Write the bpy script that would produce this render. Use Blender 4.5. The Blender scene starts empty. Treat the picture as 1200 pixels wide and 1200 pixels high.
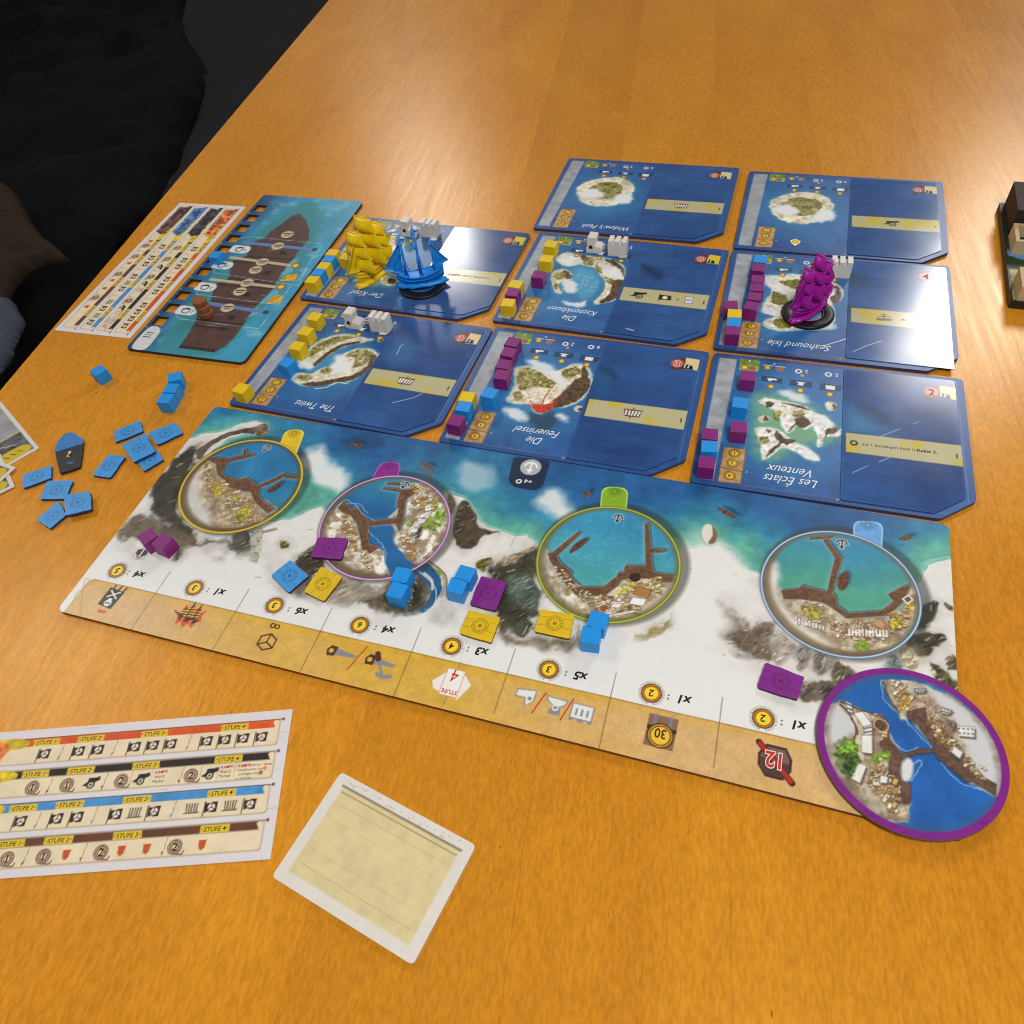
import bpy, bmesh, math, random
import numpy as np
from mathutils import Matrix, Vector

random.seed(7)
sc = bpy.context.scene
COL = sc.collection
PI = math.pi

# ------------------------------------------------------------------ camera
# solved from the harbour board (a 400 mm x 147 mm rectangle with four round harbours)
FPX = 906.283
CR = np.array([[0.9521765304, -0.1726471727, 0.2520968241],
               [0.2925965066, 0.7528838580, -0.5895364116],
               [-0.0880178349, 0.6351053850, 0.7673942993]])
CC = np.array([0.2959422457, -0.1202717940, 0.2980686880])
cam = bpy.data.cameras.new('camera')
cam.sensor_width = 36.0
cam.lens = 36.0 * FPX / 1200.0
cam.clip_start = 0.01
cam.clip_end = 50.0
cam.dof.use_dof = True
cam.dof.focus_distance = 0.39
cam.dof.aperture_fstop = 32.0
camo = bpy.data.objects.new('camera', cam)
COL.objects.link(camo)
M = Matrix([list(CR[i]) + [CC[i]] for i in range(3)] + [[0, 0, 0, 1]])
camo.matrix_world = M
sc.camera = camo

# ------------------------------------------------------------------ light: dim room + ceiling panels + one added fill
w = bpy.data.worlds.new('World')
sc.world = w
w.use_nodes = True
bg = w.node_tree.nodes['Background']
bg.inputs[0].default_value = (1.0, 0.985, 0.965, 1)
bg.inputs[1].default_value = 0.15


def area(name, loc, size, power, aim=(0.2, 0.2, 0), col=(1.0, 0.972, 0.93)):
    l = bpy.data.lights.new(name, 'AREA')
    l.shape = 'RECTANGLE'
    l.size, l.size_y = size
    l.energy = power
    l.color = col
    o = bpy.data.objects.new(name, l)
    COL.objects.link(o)
    o.location = loc
    o.rotation_euler = (Vector(aim) - Vector(loc)).to_track_quat('-Z', 'Y').to_euler()
    return o


area('ceiling_or_fill_lamp', (-1.16, 0.36, 1.30), (0.40, 0.32), 7)
area('ceiling_or_fill_lamp', (-0.94, 2.40, 1.30), (0.24, 0.30), 8)
area('ceiling_or_fill_lamp', (1.00, 2.28, 1.30), (0.36, 0.52), 19)
area('ceiling_or_fill_lamp', (0.58, -0.32, 0.98), (0.30, 0.30), 9.5)  # added fill with no known source, set low to brighten the near side

sc.view_settings.view_transform = 'Standard'
sc.view_settings.look = 'None'
sc.view_settings.gamma = 1.0
sc.view_settings.exposure = -0.2
sc.cycles.max_bounces = 8
sc.cycles.use_denoising = True
sc.cycles.filter_width = 1.05
sc.render.film_transparent = False


# ------------------------------------------------------------------ helpers
def P(px, py, z=0.0):
    """photo pixel -> point (mm) on the horizontal plane at height z (mm)"""
    d = CR @ np.array([px - 600.0, -(py - 600.0), -FPX])
    c = CC * 1000.0
    t = (z - c[2]) / d[2]
    q = c + d * t
    return float(q[0]), float(q[1])


def Z(ox, oy, s, pts, z=0.0):
    """points of an enlarged crop (origin ox, oy, scale s) -> mm on plane z"""
    return [P(ox + x / s, oy + y / s, z) for x, y in pts]


def lin(c):
    c = np.asarray(c, float) / 255.0
    return np.where(c <= 0.04045, c / 12.92, ((c + 0.055) / 1.055) ** 2.4)


def newmat(name):
    m = bpy.data.materials.new(name)
    m.use_nodes = True
    nt = m.node_tree
    return m, nt, nt.nodes['Principled BSDF']


def N(nt, t, **k):
    n = nt.nodes.new(t)
    for a, b in k.items():
        setattr(n, a, b)
    return n


def bump(nt, bsdf, scale, strength, dist=0.0002, detail=4):
    tc = N(nt, 'ShaderNodeTexCoord')
    no = N(nt, 'ShaderNodeTexNoise')
    no.inputs['Scale'].default_value = scale
    no.inputs['Detail'].default_value = detail
    nt.links.new(tc.outputs['Object'], no.inputs['Vector'])
    b = N(nt, 'ShaderNodeBump')
    b.inputs['Strength'].default_value = strength
    b.inputs['Distance'].default_value = dist
    nt.links.new(no.outputs['Fac'], b.inputs['Height'])
    nt.links.new(b.outputs['Normal'], bsdf.inputs['Normal'])
    return tc, no


def simple(name, rgb, rough=0.5, var=0.12, scale=300.0, bs=0.25, spec=0.5):
    """plain coloured stuff with a little mottling and fine relief"""
    m, nt, b = newmat(name)
    c = lin(rgb)
    tc, no = bump(nt, b, scale, bs)
    n2 = N(nt, 'ShaderNodeTexNoise')
    n2.inputs['Scale'].default_value = scale * 0.35
    n2.inputs['Detail'].default_value = 3
    nt.links.new(tc.outputs['Object'], n2.inputs['Vector'])
    mx = N(nt, 'ShaderNodeMix', data_type='RGBA')
    mx.inputs['A'].default_value = (*(c * (1 - var)), 1)
    mx.inputs['B'].default_value = (*np.minimum(c * (1 + var), 1), 1)
    nt.links.new(n2.outputs['Fac'], mx.inputs['Factor'])
    nt.links.new(mx.outputs['Result'], b.inputs['Base Color'])
    b.inputs['Roughness'].default_value = rough
    b.inputs['Specular IOR Level'].default_value = spec
    return m


def printmat(name, rough=0.3, spec=0.5, bs=0.06):
    """printed card: colours stored on the mesh, linen-fine relief, satin coat"""
    m, nt, b = newmat(name)
    at = N(nt, 'ShaderNodeAttribute', attribute_name='ink')
    tc = N(nt, 'ShaderNodeTexCoord')
    no = N(nt, 'ShaderNodeTexNoise')
    no.inputs['Scale'].default_value = 900
    no.inputs['Detail'].default_value = 2
    nt.links.new(tc.outputs['Object'], no.inputs['Vector'])
    hsv = N(nt, 'ShaderNodeHueSaturation')
    mr = N(nt, 'ShaderNodeMapRange')
    mr.inputs['To Min'].default_value = 0.95
    mr.inputs['To Max'].default_value = 1.05
    nt.links.new(no.outputs['Fac'], mr.inputs['Value'])
    nt.links.new(mr.outputs['Result'], hsv.inputs['Value'])
    nt.links.new(at.outputs['Color'], hsv.inputs['Color'])
    nt.links.new(hsv.outputs['Color'], b.inputs['Base Color'])
    bp = N(nt, 'ShaderNodeBump')
    bp.inputs['Strength'].default_value = bs
    bp.inputs['Distance'].default_value = 0.0001
    nt.links.new(no.outputs['Fac'], bp.inputs['Height'])
    nt.links.new(bp.outputs['Normal'], b.inputs['Normal'])
    n3 = N(nt, 'ShaderNodeTexNoise')
    n3.inputs['Scale'].default_value = 25
    n3.inputs['Detail'].default_value = 5
    nt.links.new(tc.outputs['Object'], n3.inputs['Vector'])
    m3 = N(nt, 'ShaderNodeMapRange')
    m3.inputs['To Min'].default_value = rough - 0.06
    m3.inputs['To Max'].default_value = rough + 0.08
    nt.links.new(n3.outputs['Fac'], m3.inputs['Value'])
    nt.links.new(m3.outputs['Result'], b.inputs['Roughness'])
    b.inputs['Specular IOR Level'].default_value = spec
    return m


def link(name, me, mat=None, parent=None):
    o = bpy.data.objects.new(name, me)
    COL.objects.link(o)
    if mat is not None and me is not None and len(me.materials) == 0:
        me.materials.append(mat)
    if parent is not None:
        o.parent = parent
    return o


def tag(o, label, cat, group=None):
    o['label'] = label
    o['category'] = cat
    if group:
        o['group'] = group
    return o


def empty(name, loc=(0, 0, 0), rz=0.0):
    o = bpy.data.objects.new(name, None)
    COL.objects.link(o)
    o.location = loc
    o.rotation_euler = (0, 0, rz)
    o.empty_display_size = 0.01
    return o


def mesh_from(verts, faces, smooth=False):
    me = bpy.data.meshes.new('m')
    me.from_pydata([tuple(v) for v in verts], [], faces)
    me.update()
    if smooth:
        for p in me.polygons:
            p.use_smooth = True
    return me


def bm_mesh(bm, smooth=False, bevel=0.0, seg=2):
    if bevel > 0:
        bmesh.ops.bevel(bm, geom=[e for e in bm.edges if e.is_manifold and e.calc_face_angle(0) > 0.5],
                        offset=bevel, segments=seg, affect='EDGES', profile=0.6)
    bmesh.ops.recalc_face_normals(bm, faces=bm.faces[:])
    me = bpy.data.meshes.new('m')
    bm.to_mesh(me)
    bm.free()
    if smooth:
        for p in me.polygons:
            p.use_smooth = True
    return me


def prism_bm(poly, z0, z1, bm=None):
    """extrude a 2-d outline (mm) between z0 and z1 (mm)"""
    bm = bm or bmesh.new()
    lo = [bm.verts.new((x / 1000, y / 1000, z0 / 1000)) for x, y in poly]
    hi = [bm.verts.new((x / 1000, y / 1000, z1 / 1000)) for x, y in poly]
    n = len(poly)
    bm.faces.new(lo[::-1])
    bm.faces.new(hi)
    for i in range(n):
        j = (i + 1) % n
        bm.faces.new((lo[i], lo[j], hi[j], hi[i]))
    return bm


def rounded(poly, r, seg=4):
    """round the corners of a polygon (r one number or one per corner)"""
    out = []
    n = len(poly)
    for i in range(n):
        p0, p1, p2 = (np.array(poly[(i + k) % n], float) for k in (-1, 0, 1))
        rr = r[i] if isinstance(r, (list, tuple)) else r
        a, b = p0 - p1, p2 - p1
        la, lb = np.linalg.norm(a), np.linalg.norm(b)
        t = min(rr, la * 0.45, lb * 0.45)
        a, b = p1 + a / la * t, p1 + b / lb * t
        for k in range(seg + 1):
            u = k / seg
            out.append(tuple((1 - u) ** 2 * a + 2 * u * (1 - u) * p1 + u * u * b))
    return out


def ccw(poly):
    s = sum(poly[i][0] * poly[(i + 1) % len(poly)][1] - poly[(i + 1) % len(poly)][0] * poly[i][1] for i in range(len(poly)))
    return poly if s > 0 else poly[::-1]


def box_bm(x0, x1, y0, y1, z0, z1, bm=None):
    return prism_bm([(x0, y0), (x1, y0), (x1, y1), (x0, y1)], z0, z1, bm)


def lathe(profile, n=40, closed=False):
    """profile [(r, z)] mm -> mesh arrays"""
    v, f = [], []
    for r, z in profile:
        for k in range(n):
            a = 2 * PI * k / n
            v.append((r * math.cos(a) / 1000, r * math.sin(a) / 1000, z / 1000))
    m = len(profile)
    for i in range(m if closed else m - 1):
        j = (i + 1) % m
        for k in range(n):
            l = (k + 1) % n
            f.append((i * n + k, i * n + l, j * n + l, j * n + k))
    if not closed:
        f.append(tuple(range(n))[::-1])
        f.append(tuple((m - 1) * n + k for k in range(n)))
    return v, f


def tube(pts, rad, n=8):
    """tube along points (mm); rad number or list"""
    v, f = [], []
    pts = [np.array(p, float) for p in pts]
    for i, p in enumerate(pts):
        d = pts[min(i + 1, len(pts) - 1)] - pts[max(i - 1, 0)]
        d = d / (np.linalg.norm(d) + 1e-9)
        up = np.array([0, 0, 1.0]) if abs(d[2]) < 0.9 else np.array([1.0, 0, 0])
        s = np.cross(d, up)
        s /= np.linalg.norm(s)
        t = np.cross(s, d)
        r = rad[i] if isinstance(rad, (list, tuple)) else rad
        for k in range(n):
            a = 2 * PI * k / n
            v.append(tuple((p + r * (math.cos(a) * s + math.sin(a) * t)) / 1000))
    m = len(pts)
    for i in range(m - 1):
        for k in range(n):
            l = (k + 1) % n
            f.append((i * n + k, i * n + l, (i + 1) * n + l, (i + 1) * n + k))
    f.append(tuple(range(n))[::-1])
    f.append(tuple((m - 1) * n + k for k in range(n)))
    return v, f


# ------------------------------------------------------------------ painting print onto fine meshes
def _hash(ix, iy, seed):
    h = (ix.astype(np.int64) * 374761393 + iy.astype(np.int64) * 668265263 + seed * 1274126177) & 0x7fffffff
    h = ((h ^ (h >> 13)) * 1274126177) & 0x7fffffff
    return ((h ^ (h >> 16)) & 0xffff).astype(np.float32) / 65535.0


def vnoise(x, y, seed=0):
    ix, iy = np.floor(x), np.floor(y)
    fx, fy = x - ix, y - iy
    fx, fy = fx * fx * (3 - 2 * fx), fy * fy * (3 - 2 * fy)
    a, b = _hash(ix, iy, seed), _hash(ix + 1, iy, seed)
    c, d = _hash(ix, iy + 1, seed), _hash(ix + 1, iy + 1, seed)
    return (a * (1 - fx) + b * fx) * (1 - fy) + (c * (1 - fx) + d * fx) * fy


def fbm(x, y, size, octv=4, seed=0):
    """noise 0..1, largest feature about `size` mm"""
    s, amp, tot = 0, 1.0, 0
    for o in range(octv):
        k = 2 ** o / size
        s = s + amp * vnoise(x * k + 17.3 * o, y * k + 9.1 * o, seed + o * 31)
        tot += amp
        amp *= 0.55
    return s / tot


def smooth(pts, n=5, closed=True):
    pts = [np.array(p, float) for p in pts]
    m = len(pts)
    out = []
    rng = range(m) if closed else range(m - 1)
    for i in rng:
        if closed:
            p0, p1, p2, p3 = pts[(i - 1) % m], pts[i], pts[(i + 1) % m], pts[(i + 2) % m]
        else:
            p0, p1, p2, p3 = pts[max(i - 1, 0)], pts[i], pts[i + 1], pts[min(i + 2, m - 1)]
        for k in range(n):
            t = k / n
            out.append(tuple(0.5 * (2 * p1 + (p2 - p0) * t + (2 * p0 - 5 * p1 + 4 * p2 - p3) * t * t + (3 * p1 - p0 - 3 * p2 + p3) * t ** 3)))
    if not closed:
        out.append(tuple(pts[-1]))
    return out


def seg_d2(x, y, a, b):
    dx, dy = b[0] - a[0], b[1] - a[1]
    l2 = dx * dx + dy * dy + 1e-12
    t = np.clip(((x - a[0]) * dx + (y - a[1]) * dy) / l2, 0, 1)
    return (x - a[0] - t * dx) ** 2 + (y - a[1] - t * dy) ** 2


def sdf(pts, x, y):
    d2 = np.full(x.shape, 1e12)
    ins = np.zeros(x.shape, bool)
    n = len(pts)
    for i in range(n):
        a, b = pts[i], pts[(i + 1) % n]
        d2 = np.minimum(d2, seg_d2(x, y, a, b))
        if a[1] != b[1]:
            c = (a[1] > y) != (b[1] > y)
            ins ^= c & (x < (b[0] - a[0]) * (y - a[1]) / (b[1] - a[1]) + a[0])
    d = np.sqrt(d2)
    return np.where(ins, -d, d)


class Art:
    """a convex flat sheet, meshed finely, that shapes are printed on. All shapes in world mm."""

    def __init__(s, outline, z, res=0.4, frame=(0, 0, 0), us=None, vs=None, holes=()):
        # outline: convex polygon in the local frame (mm); frame: (x, y, rot) of the local frame in the world
        s.frame, s.z = frame, z
        ol = np.array(ccw(list(outline)), float)
        x0, y0 = ol.min(0)
        x1, y1 = ol.max(0)
        if us is None:
            us = np.linspace(x0, x1, int((x1 - x0) / res) + 2)
        if vs is None:
            vs = np.linspace(y0, y1, int((y1 - y0) / res) + 2)
        A, B = np.meshgrid(us, vs)
        s.shape = A.shape
        a, b = A.ravel().copy(), B.ravel().copy()
        d = sdf([tuple(p) for p in ol], a, b)
        out = np.where(d > 0)[0]
        if len(out):                                    # pull the rim onto the outline
            best = np.full(len(out), 1e12)
            na, nb = a[out].copy(), b[out].copy()
            for i in range(len(ol)):
                p, q = ol[i], ol[(i + 1) % len(ol)]
                dx, dy = q - p
                t = np.clip(((a[out] - p[0]) * dx + (b[out] - p[1]) * dy) / (dx * dx + dy * dy + 1e-12), 0, 1)
                cx, cy = p[0] + t * dx, p[1] + t * dy
                dd = (a[out] - cx) ** 2 + (b[out] - cy) ** 2
                k = dd < best
                best[k] = dd[k]
                na[k], nb[k] = cx[k], cy[k]
            a[out], b[out] = na, nb
        s.inside = d <= 1e-9
        s.a, s.b = a, b
        ca, sa = math.cos(frame[2]), math.sin(frame[2])
        s.U = frame[0] + a * ca - b * sa
        s.V = frame[1] + a * sa + b * ca
        s.c = np.ones((len(a), 3))
        s.holes = holes

    def w(s, pts):
        """local mm -> world mm"""
        ca, sa = math.cos(s.frame[2]), math.sin(s.frame[2])
        return [(s.frame[0] + x * ca - y * sa, s.frame[1] + x * sa + y * ca) for x, y in pts]

    def px(s, ox, oy, sc_, pts):
        return Z(ox, oy, sc_, pts, s.z)

    def _mix(s, idx, m, col, tex=0.0, tf=3.0, seed=0):
        c = np.asarray(col, float) / 255.0
        if c.ndim == 1:
            c = c[None, :]
        if tex:
            n = fbm(s.U[idx], s.V[idx], tf, 3, seed + 5) - 0.5
            c = np.clip(c * (1 + tex * 2 * n[:, None]), 0, 1)
        m = m[:, None]
        s.c[idx] = s.c[idx] * (1 - m) + c * m

    def _sel(s, x0, x1, y0, y1):
        return np.where((s.U > x0) & (s.U < x1) & (s.V > y0) & (s.V < y1))[0]

    def fill(s, pts, col, soft=0.22, a=1.0, wob=0.0, wf=3.0, seed=0, tex=0.0, tf=3.0, sm=False, brk=0.0, clip=None):
        if sm:
            pts = smooth(pts)
        q = np.array(pts)
        e = soft * 2 + wob * 2 + 0.3
        idx = s._sel(q[:, 0].min() - e, q[:, 0].max() + e, q[:, 1].min() - e, q[:, 1].max() + e)
        if not len(idx):
            return
        x, y = s.U[idx], s.V[idx]
        if wob:
            x = x + wob * 2 * (fbm(x, y, wf, 3, seed + 1) - 0.5)
            y = y + wob * 2 * (fbm(s.U[idx], y, wf, 3, seed + 2) - 0.5)
        d = sdf(pts, x, y)
        m = np.clip(0.5 - d / (2 * soft), 0, 1)
        m = m * m * (3 - 2 * m) * a
        if brk:
            n = fbm(s.U[idx], s.V[idx], wf, 4, seed + 9)
            m = m * np.clip((n - 0.5) * 5 * brk + (1 - brk * 0.55), 0, 1)
        if clip is not None:
            m = m * clip[idx]
        s._mix(idx, m, col, tex, tf, seed)

    def line(s, pts, wd, col, a=1.0, soft=0.15, sm=False, clip=None, wob=0, wf=2.0, seed=0):
        if sm:
            pts = smooth(pts, 5, False)
        q = np.array(pts)
        e = wd + soft + wob * 2
        idx = s._sel(q[:, 0].min() - e, q[:, 0].max() + e, q[:, 1].min() - e, q[:, 1].max() + e)
        if not len(idx):
            return
        x, y = s.U[idx], s.V[idx]
        if wob:
            x = x + wob * 2 * (fbm(x, y, wf, 2, seed + 1) - 0.5)
            y = y + wob * 2 * (fbm(s.U[idx], y, wf, 2, seed + 2) - 0.5)
        d2 = np.full(len(idx), 1e12)
        for i in range(len(pts) - 1):
            d2 = np.minimum(d2, seg_d2(x, y, pts[i], pts[i + 1]))
        m = np.clip(0.5 - (np.sqrt(d2) - wd / 2) / (2 * soft), 0, 1) * a
        if clip is not None:
            m = m * clip[idx]
        s._mix(idx, m, col)

    def disc(s, c, r, col, soft=0.15, a=1.0, r0=0.0, clip=None, tex=0, tf=2.0, seed=0):
        idx = s._sel(c[0] - r - 1, c[0] + r + 1, c[1] - r - 1, c[1] + r + 1)
        if not len(idx):
            return
        d = np.hypot(s.U[idx] - c[0], s.V[idx] - c[1])
        m = np.clip(0.5 - (d - r) / (2 * soft), 0, 1)
        if r0:
            m = m * np.clip(0.5 + (d - r0) / (2 * soft), 0, 1)
        if clip is not None:
            m = m * clip[idx]
        s._mix(idx, m * a, col, tex, tf, seed)

    def coin(s, c, r):
        s.disc(c, r, (96, 62, 20))
        s.disc(c, r * 0.84, (214, 160, 38))
        s.disc(c, r * 0.66, (120, 74, 20))
        s.disc(c, r * 0.56, (240, 206, 56))

    def build(s, name, mat, parent, keep=None):
        ny, nx = s.shape
        i = np.arange(ny * nx).reshape(ny, nx)
        q = np.stack([i[:-1, :-1], i[:-1, 1:], i[1:, 1:], i[1:, :-1]], -1).reshape(-1, 4)
        ok = s.inside[q].any(1)
        am, bmid = s.a[q].mean(1), s.b[q].mean(1)
        for (h0, h1, h2, h3) in s.holes:
            ok &= ~((am > h0) & (am < h1) & (bmid > h2) & (bmid < h3))
        if keep is not None:
            ok &= keep(am, bmid)
        q = q[ok]
        used = np.zeros(ny * nx, bool)
        used[q.ravel()] = True
        rem = np.cumsum(used) - 1
        q = rem[q]
        v = np.stack([s.a[used] / 1000, s.b[used] / 1000, np.zeros(used.sum())], 1)
        me = bpy.data.meshes.new(name)
        me.vertices.add(len(v))
        me.vertices.foreach_set('co', v.astype(np.float32).ravel())
        me.loops.add(q.size)
        me.loops.foreach_set('vertex_index', q.astype(np.int32).ravel())
        me.polygons.add(len(q))
        me.polygons.foreach_set('loop_start', np.arange(0, q.size, 4, dtype=np.int32))
        me.update(calc_edges=True)
        at = me.color_attributes.new('ink', 'FLOAT_COLOR', 'POINT')
        c = np.ones((len(v), 4), np.float32)
        c[:, :3] = lin(np.clip(s.c[used], 0, 1) * 255)
        at.data.foreach_set('color', c.ravel())
        me.validate()
        return link(name, me, mat, parent)


# lettering: glyph outlines of the built-in font, laid flat as thin meshes
_tcache = {}


def glyphs(txt, shear=0.0, bold=0.0):
    k = (txt, shear, bold)
    if k not in _tcache:
        cu = bpy.data.curves.new('t', 'FONT')
        cu.body = txt
        cu.size = 1.0
        cu.shear = shear
        cu.offset = bold
        cu.align_x = 'CENTER'
        cu.resolution_u = 3
        o = bpy.data.objects.new('t', cu)
        COL.objects.link(o)
        dg = bpy.context.evaluated_depsgraph_get()
        me = bpy.data.meshes.new_from_object(o.evaluated_get(dg))
        v = np.array([tuple(x.co)[:2] for x in me.vertices]) if len(me.vertices) else np.zeros((0, 2))
        f = [tuple(p.vertices) for p in me.polygons]
        bpy.data.objects.remove(o)
        bpy.data.curves.remove(cu)
        bpy.data.meshes.remove(me)
        if len(v):
            v[:, 1] -= 0.35
        _tcache[k] = (v, f)
    return _tcache[k]


class Letters:
    """lettering of one colour on one printed thing; every word is a mesh of its own"""

    def __init__(s):
        s.items = []

    def put(s, txt, c, size, rot=0.0, shear=0.0, bold=0.0, z=0.0, sx=1.0):
        v, f = glyphs(txt, shear, bold)
        ca, sa = math.cos(rot), math.sin(rot)
        vv = []
        for x, y in v * size:
            x *= sx
            vv.append((c[0] + x * ca - y * sa, c[1] + x * sa + y * ca, z))
        s.items.append((vv, f))

    def build(s, name, mat, parent, frame, zl):
        ca, sa = math.cos(frame[2]), math.sin(frame[2])
        for vs_, f in s.items:
            vv = []
            for x, y, z in vs_:                               # world mm -> local m
                x, y = x - frame[0], y - frame[1]
                vv.append(((x * ca + y * sa) / 1000, (-x * sa + y * ca) / 1000, (zl + z) / 1000))
            if vv:
                link(name, mesh_from(vv, f), mat, parent)


M_PRINT = printmat('satin_print', 0.34, 0.42)
M_CARD = printmat('glossy_card', 0.16, 0.5, 0.015)
M_PAPER = printmat('matt_print', 0.5, 0.3)
M_WHITE_INK = simple('white_ink', (236, 236, 232), 0.45, 0.03, 800, 0.05, 0.3)
M_BLACK_INK = simple('black_ink', (34, 30, 28), 0.45, 0.05, 800, 0.05, 0.3)
M_BROWN_INK = simple('brown_ink', (70, 40, 18), 0.45, 0.05, 800, 0.05, 0.3)
M_RED_INK = simple('red_ink', (196, 48, 28), 0.45, 0.05, 800, 0.05, 0.3)
M_EDGE = simple('grey_board_edge', (118, 80, 48), 0.8, 0.15, 900, 0.4, 0.2)

# ------------------------------------------------------------------ floor, table, bench
T = -2.2            # table surface (mm); the boards' printed faces lie at z = 0
fl = link('floor', mesh_from([(-3, -2, -0.75), (3, -2, -0.75), (3, 3.5, -0.75), (-3, 3.5, -0.75)], [(0, 1, 2, 3)]),
          simple('dark_floor', (44, 38, 36), 0.6, 0.3, 12, 0.2))
fl['kind'] = 'structure'


def woodmat():
    m, nt, b = newmat('orange_varnished_beech')
    tc = N(nt, 'ShaderNodeTexCoord')
    oi = N(nt, 'ShaderNodeObjectInfo')
    off = N(nt, 'ShaderNodeVectorMath', operation='MULTIPLY')
    off.inputs[1].default_value = (3.0, 7.0, 1.0)
    cmb = N(nt, 'ShaderNodeCombineXYZ')
    for k in range(3):
        nt.links.new(oi.outputs['Random'], cmb.inputs[k])
    nt.links.new(cmb.outputs[0], off.inputs[0])
    add = N(nt, 'ShaderNodeVectorMath', operation='ADD')
    nt.links.new(tc.outputs['Object'], add.inputs[0])
    nt.links.new(off.outputs[0], add.inputs[1])

    def noise(scale, vec, detail=5, rough=0.55, dist=0.0):
        mp = N(nt, 'ShaderNodeMapping')
        mp.inputs['Scale'].default_value = vec
        nt.links.new(add.outputs[0], mp.inputs['Vector'])
        n = N(nt, 'ShaderNodeTexNoise')
        n.inputs['Scale'].default_value = scale
        n.inputs['Detail'].default_value = detail
        n.inputs['Roughness'].default_value = rough
        n.inputs['Distortion'].default_value = dist
        nt.links.new(mp.outputs[0], n.inputs['Vector'])
        return n
    broad = noise(14, (1, 0.45, 1), 5, 0.55, 0.6)
    grain = noise(420, (1, 0.22, 1), 5, 0.65)
    pore = noise(900, (1, 0.3, 1), 2, 0.5)
    cr = N(nt, 'ShaderNodeValToRGB')
    e = cr.color_ramp.elements
    e[0].position, e[0].color = 0.1, (*lin((200, 124, 28)), 1)
    e[1].position, e[1].color = 0.95, (*lin((232, 158, 46)), 1)
    nt.links.new(broad.outputs['Fac'], cr.inputs['Fac'])
    m1 = N(nt, 'ShaderNodeMix', data_type='RGBA', blend_type='MULTIPLY')
    m1.inputs['Factor'].default_value = 1.0
    g = N(nt, 'ShaderNodeMapRange')
    g.inputs['From Min'].default_value, g.inputs['From Max'].default_value = 0.3, 0.7
    g.inputs['To Min'].default_value, g.inputs['To Max'].default_value = 0.88, 1.07
    nt.links.new(grain.outputs['Fac'], g.inputs['Value'])
    nt.links.new(cr.outputs['Color'], m1.inputs['A'])
    nt.links.new(g.outputs['Result'], m1.inputs['B'])
    pr = N(nt, 'ShaderNodeMapRange')
    pr.inputs['From Min'].default_value, pr.inputs['From Max'].default_value = 0.35, 0.62
    pr.inputs['To Min'].default_value, pr.inputs['To Max'].default_value = 0.84, 1.03
    nt.links.new(pore.outputs['Fac'], pr.inputs['Value'])
    m1b = N(nt, 'ShaderNodeMix', data_type='RGBA', blend_type='MULTIPLY')
    m1b.inputs['Factor'].default_value = 1.0
    nt.links.new(m1.outputs['Result'], m1b.inputs['A'])
    nt.links.new(pr.outputs['Result'], m1b.inputs['B'])
    m1 = m1b
    # per-plank tone
    hs = N(nt, 'ShaderNodeHueSaturation')
    hv = N(nt, 'ShaderNodeMapRange')
    hv.inputs['To Min'].default_value, hv.inputs['To Max'].default_value = 0.93, 1.05
    nt.links.new(oi.outputs['Random'], hv.inputs['Value'])
    nt.links.new(hv.outputs['Result'], hs.inputs['Value'])
    nt.links.new(m1.outputs['Result'], hs.inputs['Color'])
    # dark dents and specks
    sp = noise(520, (1, 0.35, 1), 1, 0.4)
    sr = N(nt, 'ShaderNodeMapRange')
    sr.inputs['From Min'].default_value, sr.inputs['From Max'].default_value = 0.77, 0.86
    nt.links.new(sp.outputs['Fac'], sr.inputs['Value'])
    m2 = N(nt, 'ShaderNodeMix', data_type='RGBA')
    m2.inputs['B'].default_value = (*lin((118, 62, 14)), 1)
    nt.links.new(sr.outputs['Result'], m2.inputs['Factor'])
    nt.links.new(hs.outputs['Color'], m2.inputs['A'])
    nt.links.new(m2.outputs['Result'], b.inputs['Base Color'])
    # relief: pores plus long scratches
    mpS = N(nt, 'ShaderNodeMapping')
    mpS.inputs['Rotation'].default_value = (0, 0, 0.5)
    mpS.inputs['Scale'].default_value = (1, 0.06, 1)
    nt.links.new(add.outputs[0], mpS.inputs['Vector'])
    scn = N(nt, 'ShaderNodeTexNoise')
    scn.inputs['Scale'].default_value = 260
    scn.inputs['Detail'].default_value = 2
    nt.links.new(mpS.outputs[0], scn.inputs['Vector'])
    ad = N(nt, 'ShaderNodeMath', operation='ADD')
    nt.links.new(pore.outputs['Fac'], ad.inputs[0])
    nt.links.new(scn.outputs['Fac'], ad.inputs[1])
    ad2 = N(nt, 'ShaderNodeMath', operation='ADD')
    nt.links.new(ad.outputs[0], ad2.inputs[0])
    nt.links.new(grain.outputs['Fac'], ad2.inputs[1])
    bp = N(nt, 'ShaderNodeBump')
    bp.inputs['Strength'].default_value = 0.35
    bp.inputs['Distance'].default_value = 0.0001
    nt.links.new(ad2.outputs[0], bp.inputs['Height'])
    nt.links.new(bp.outputs['Normal'], b.inputs['Normal'])
    rr = N(nt, 'ShaderNodeMapRange')
    rr.inputs['To Min'].default_value, rr.inputs['To Max'].default_value = 0.22, 0.36
    nt.links.new(scn.outputs['Fac'], rr.inputs['Value'])
    nt.links.new(rr.outputs['Result'], b.inputs['Roughness'])
    b.inputs['Specular IOR Level'].default_value = 0.34
    b.inputs['Specular Tint'].default_value = (1.0, 0.72, 0.30, 1)
    return m


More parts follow.
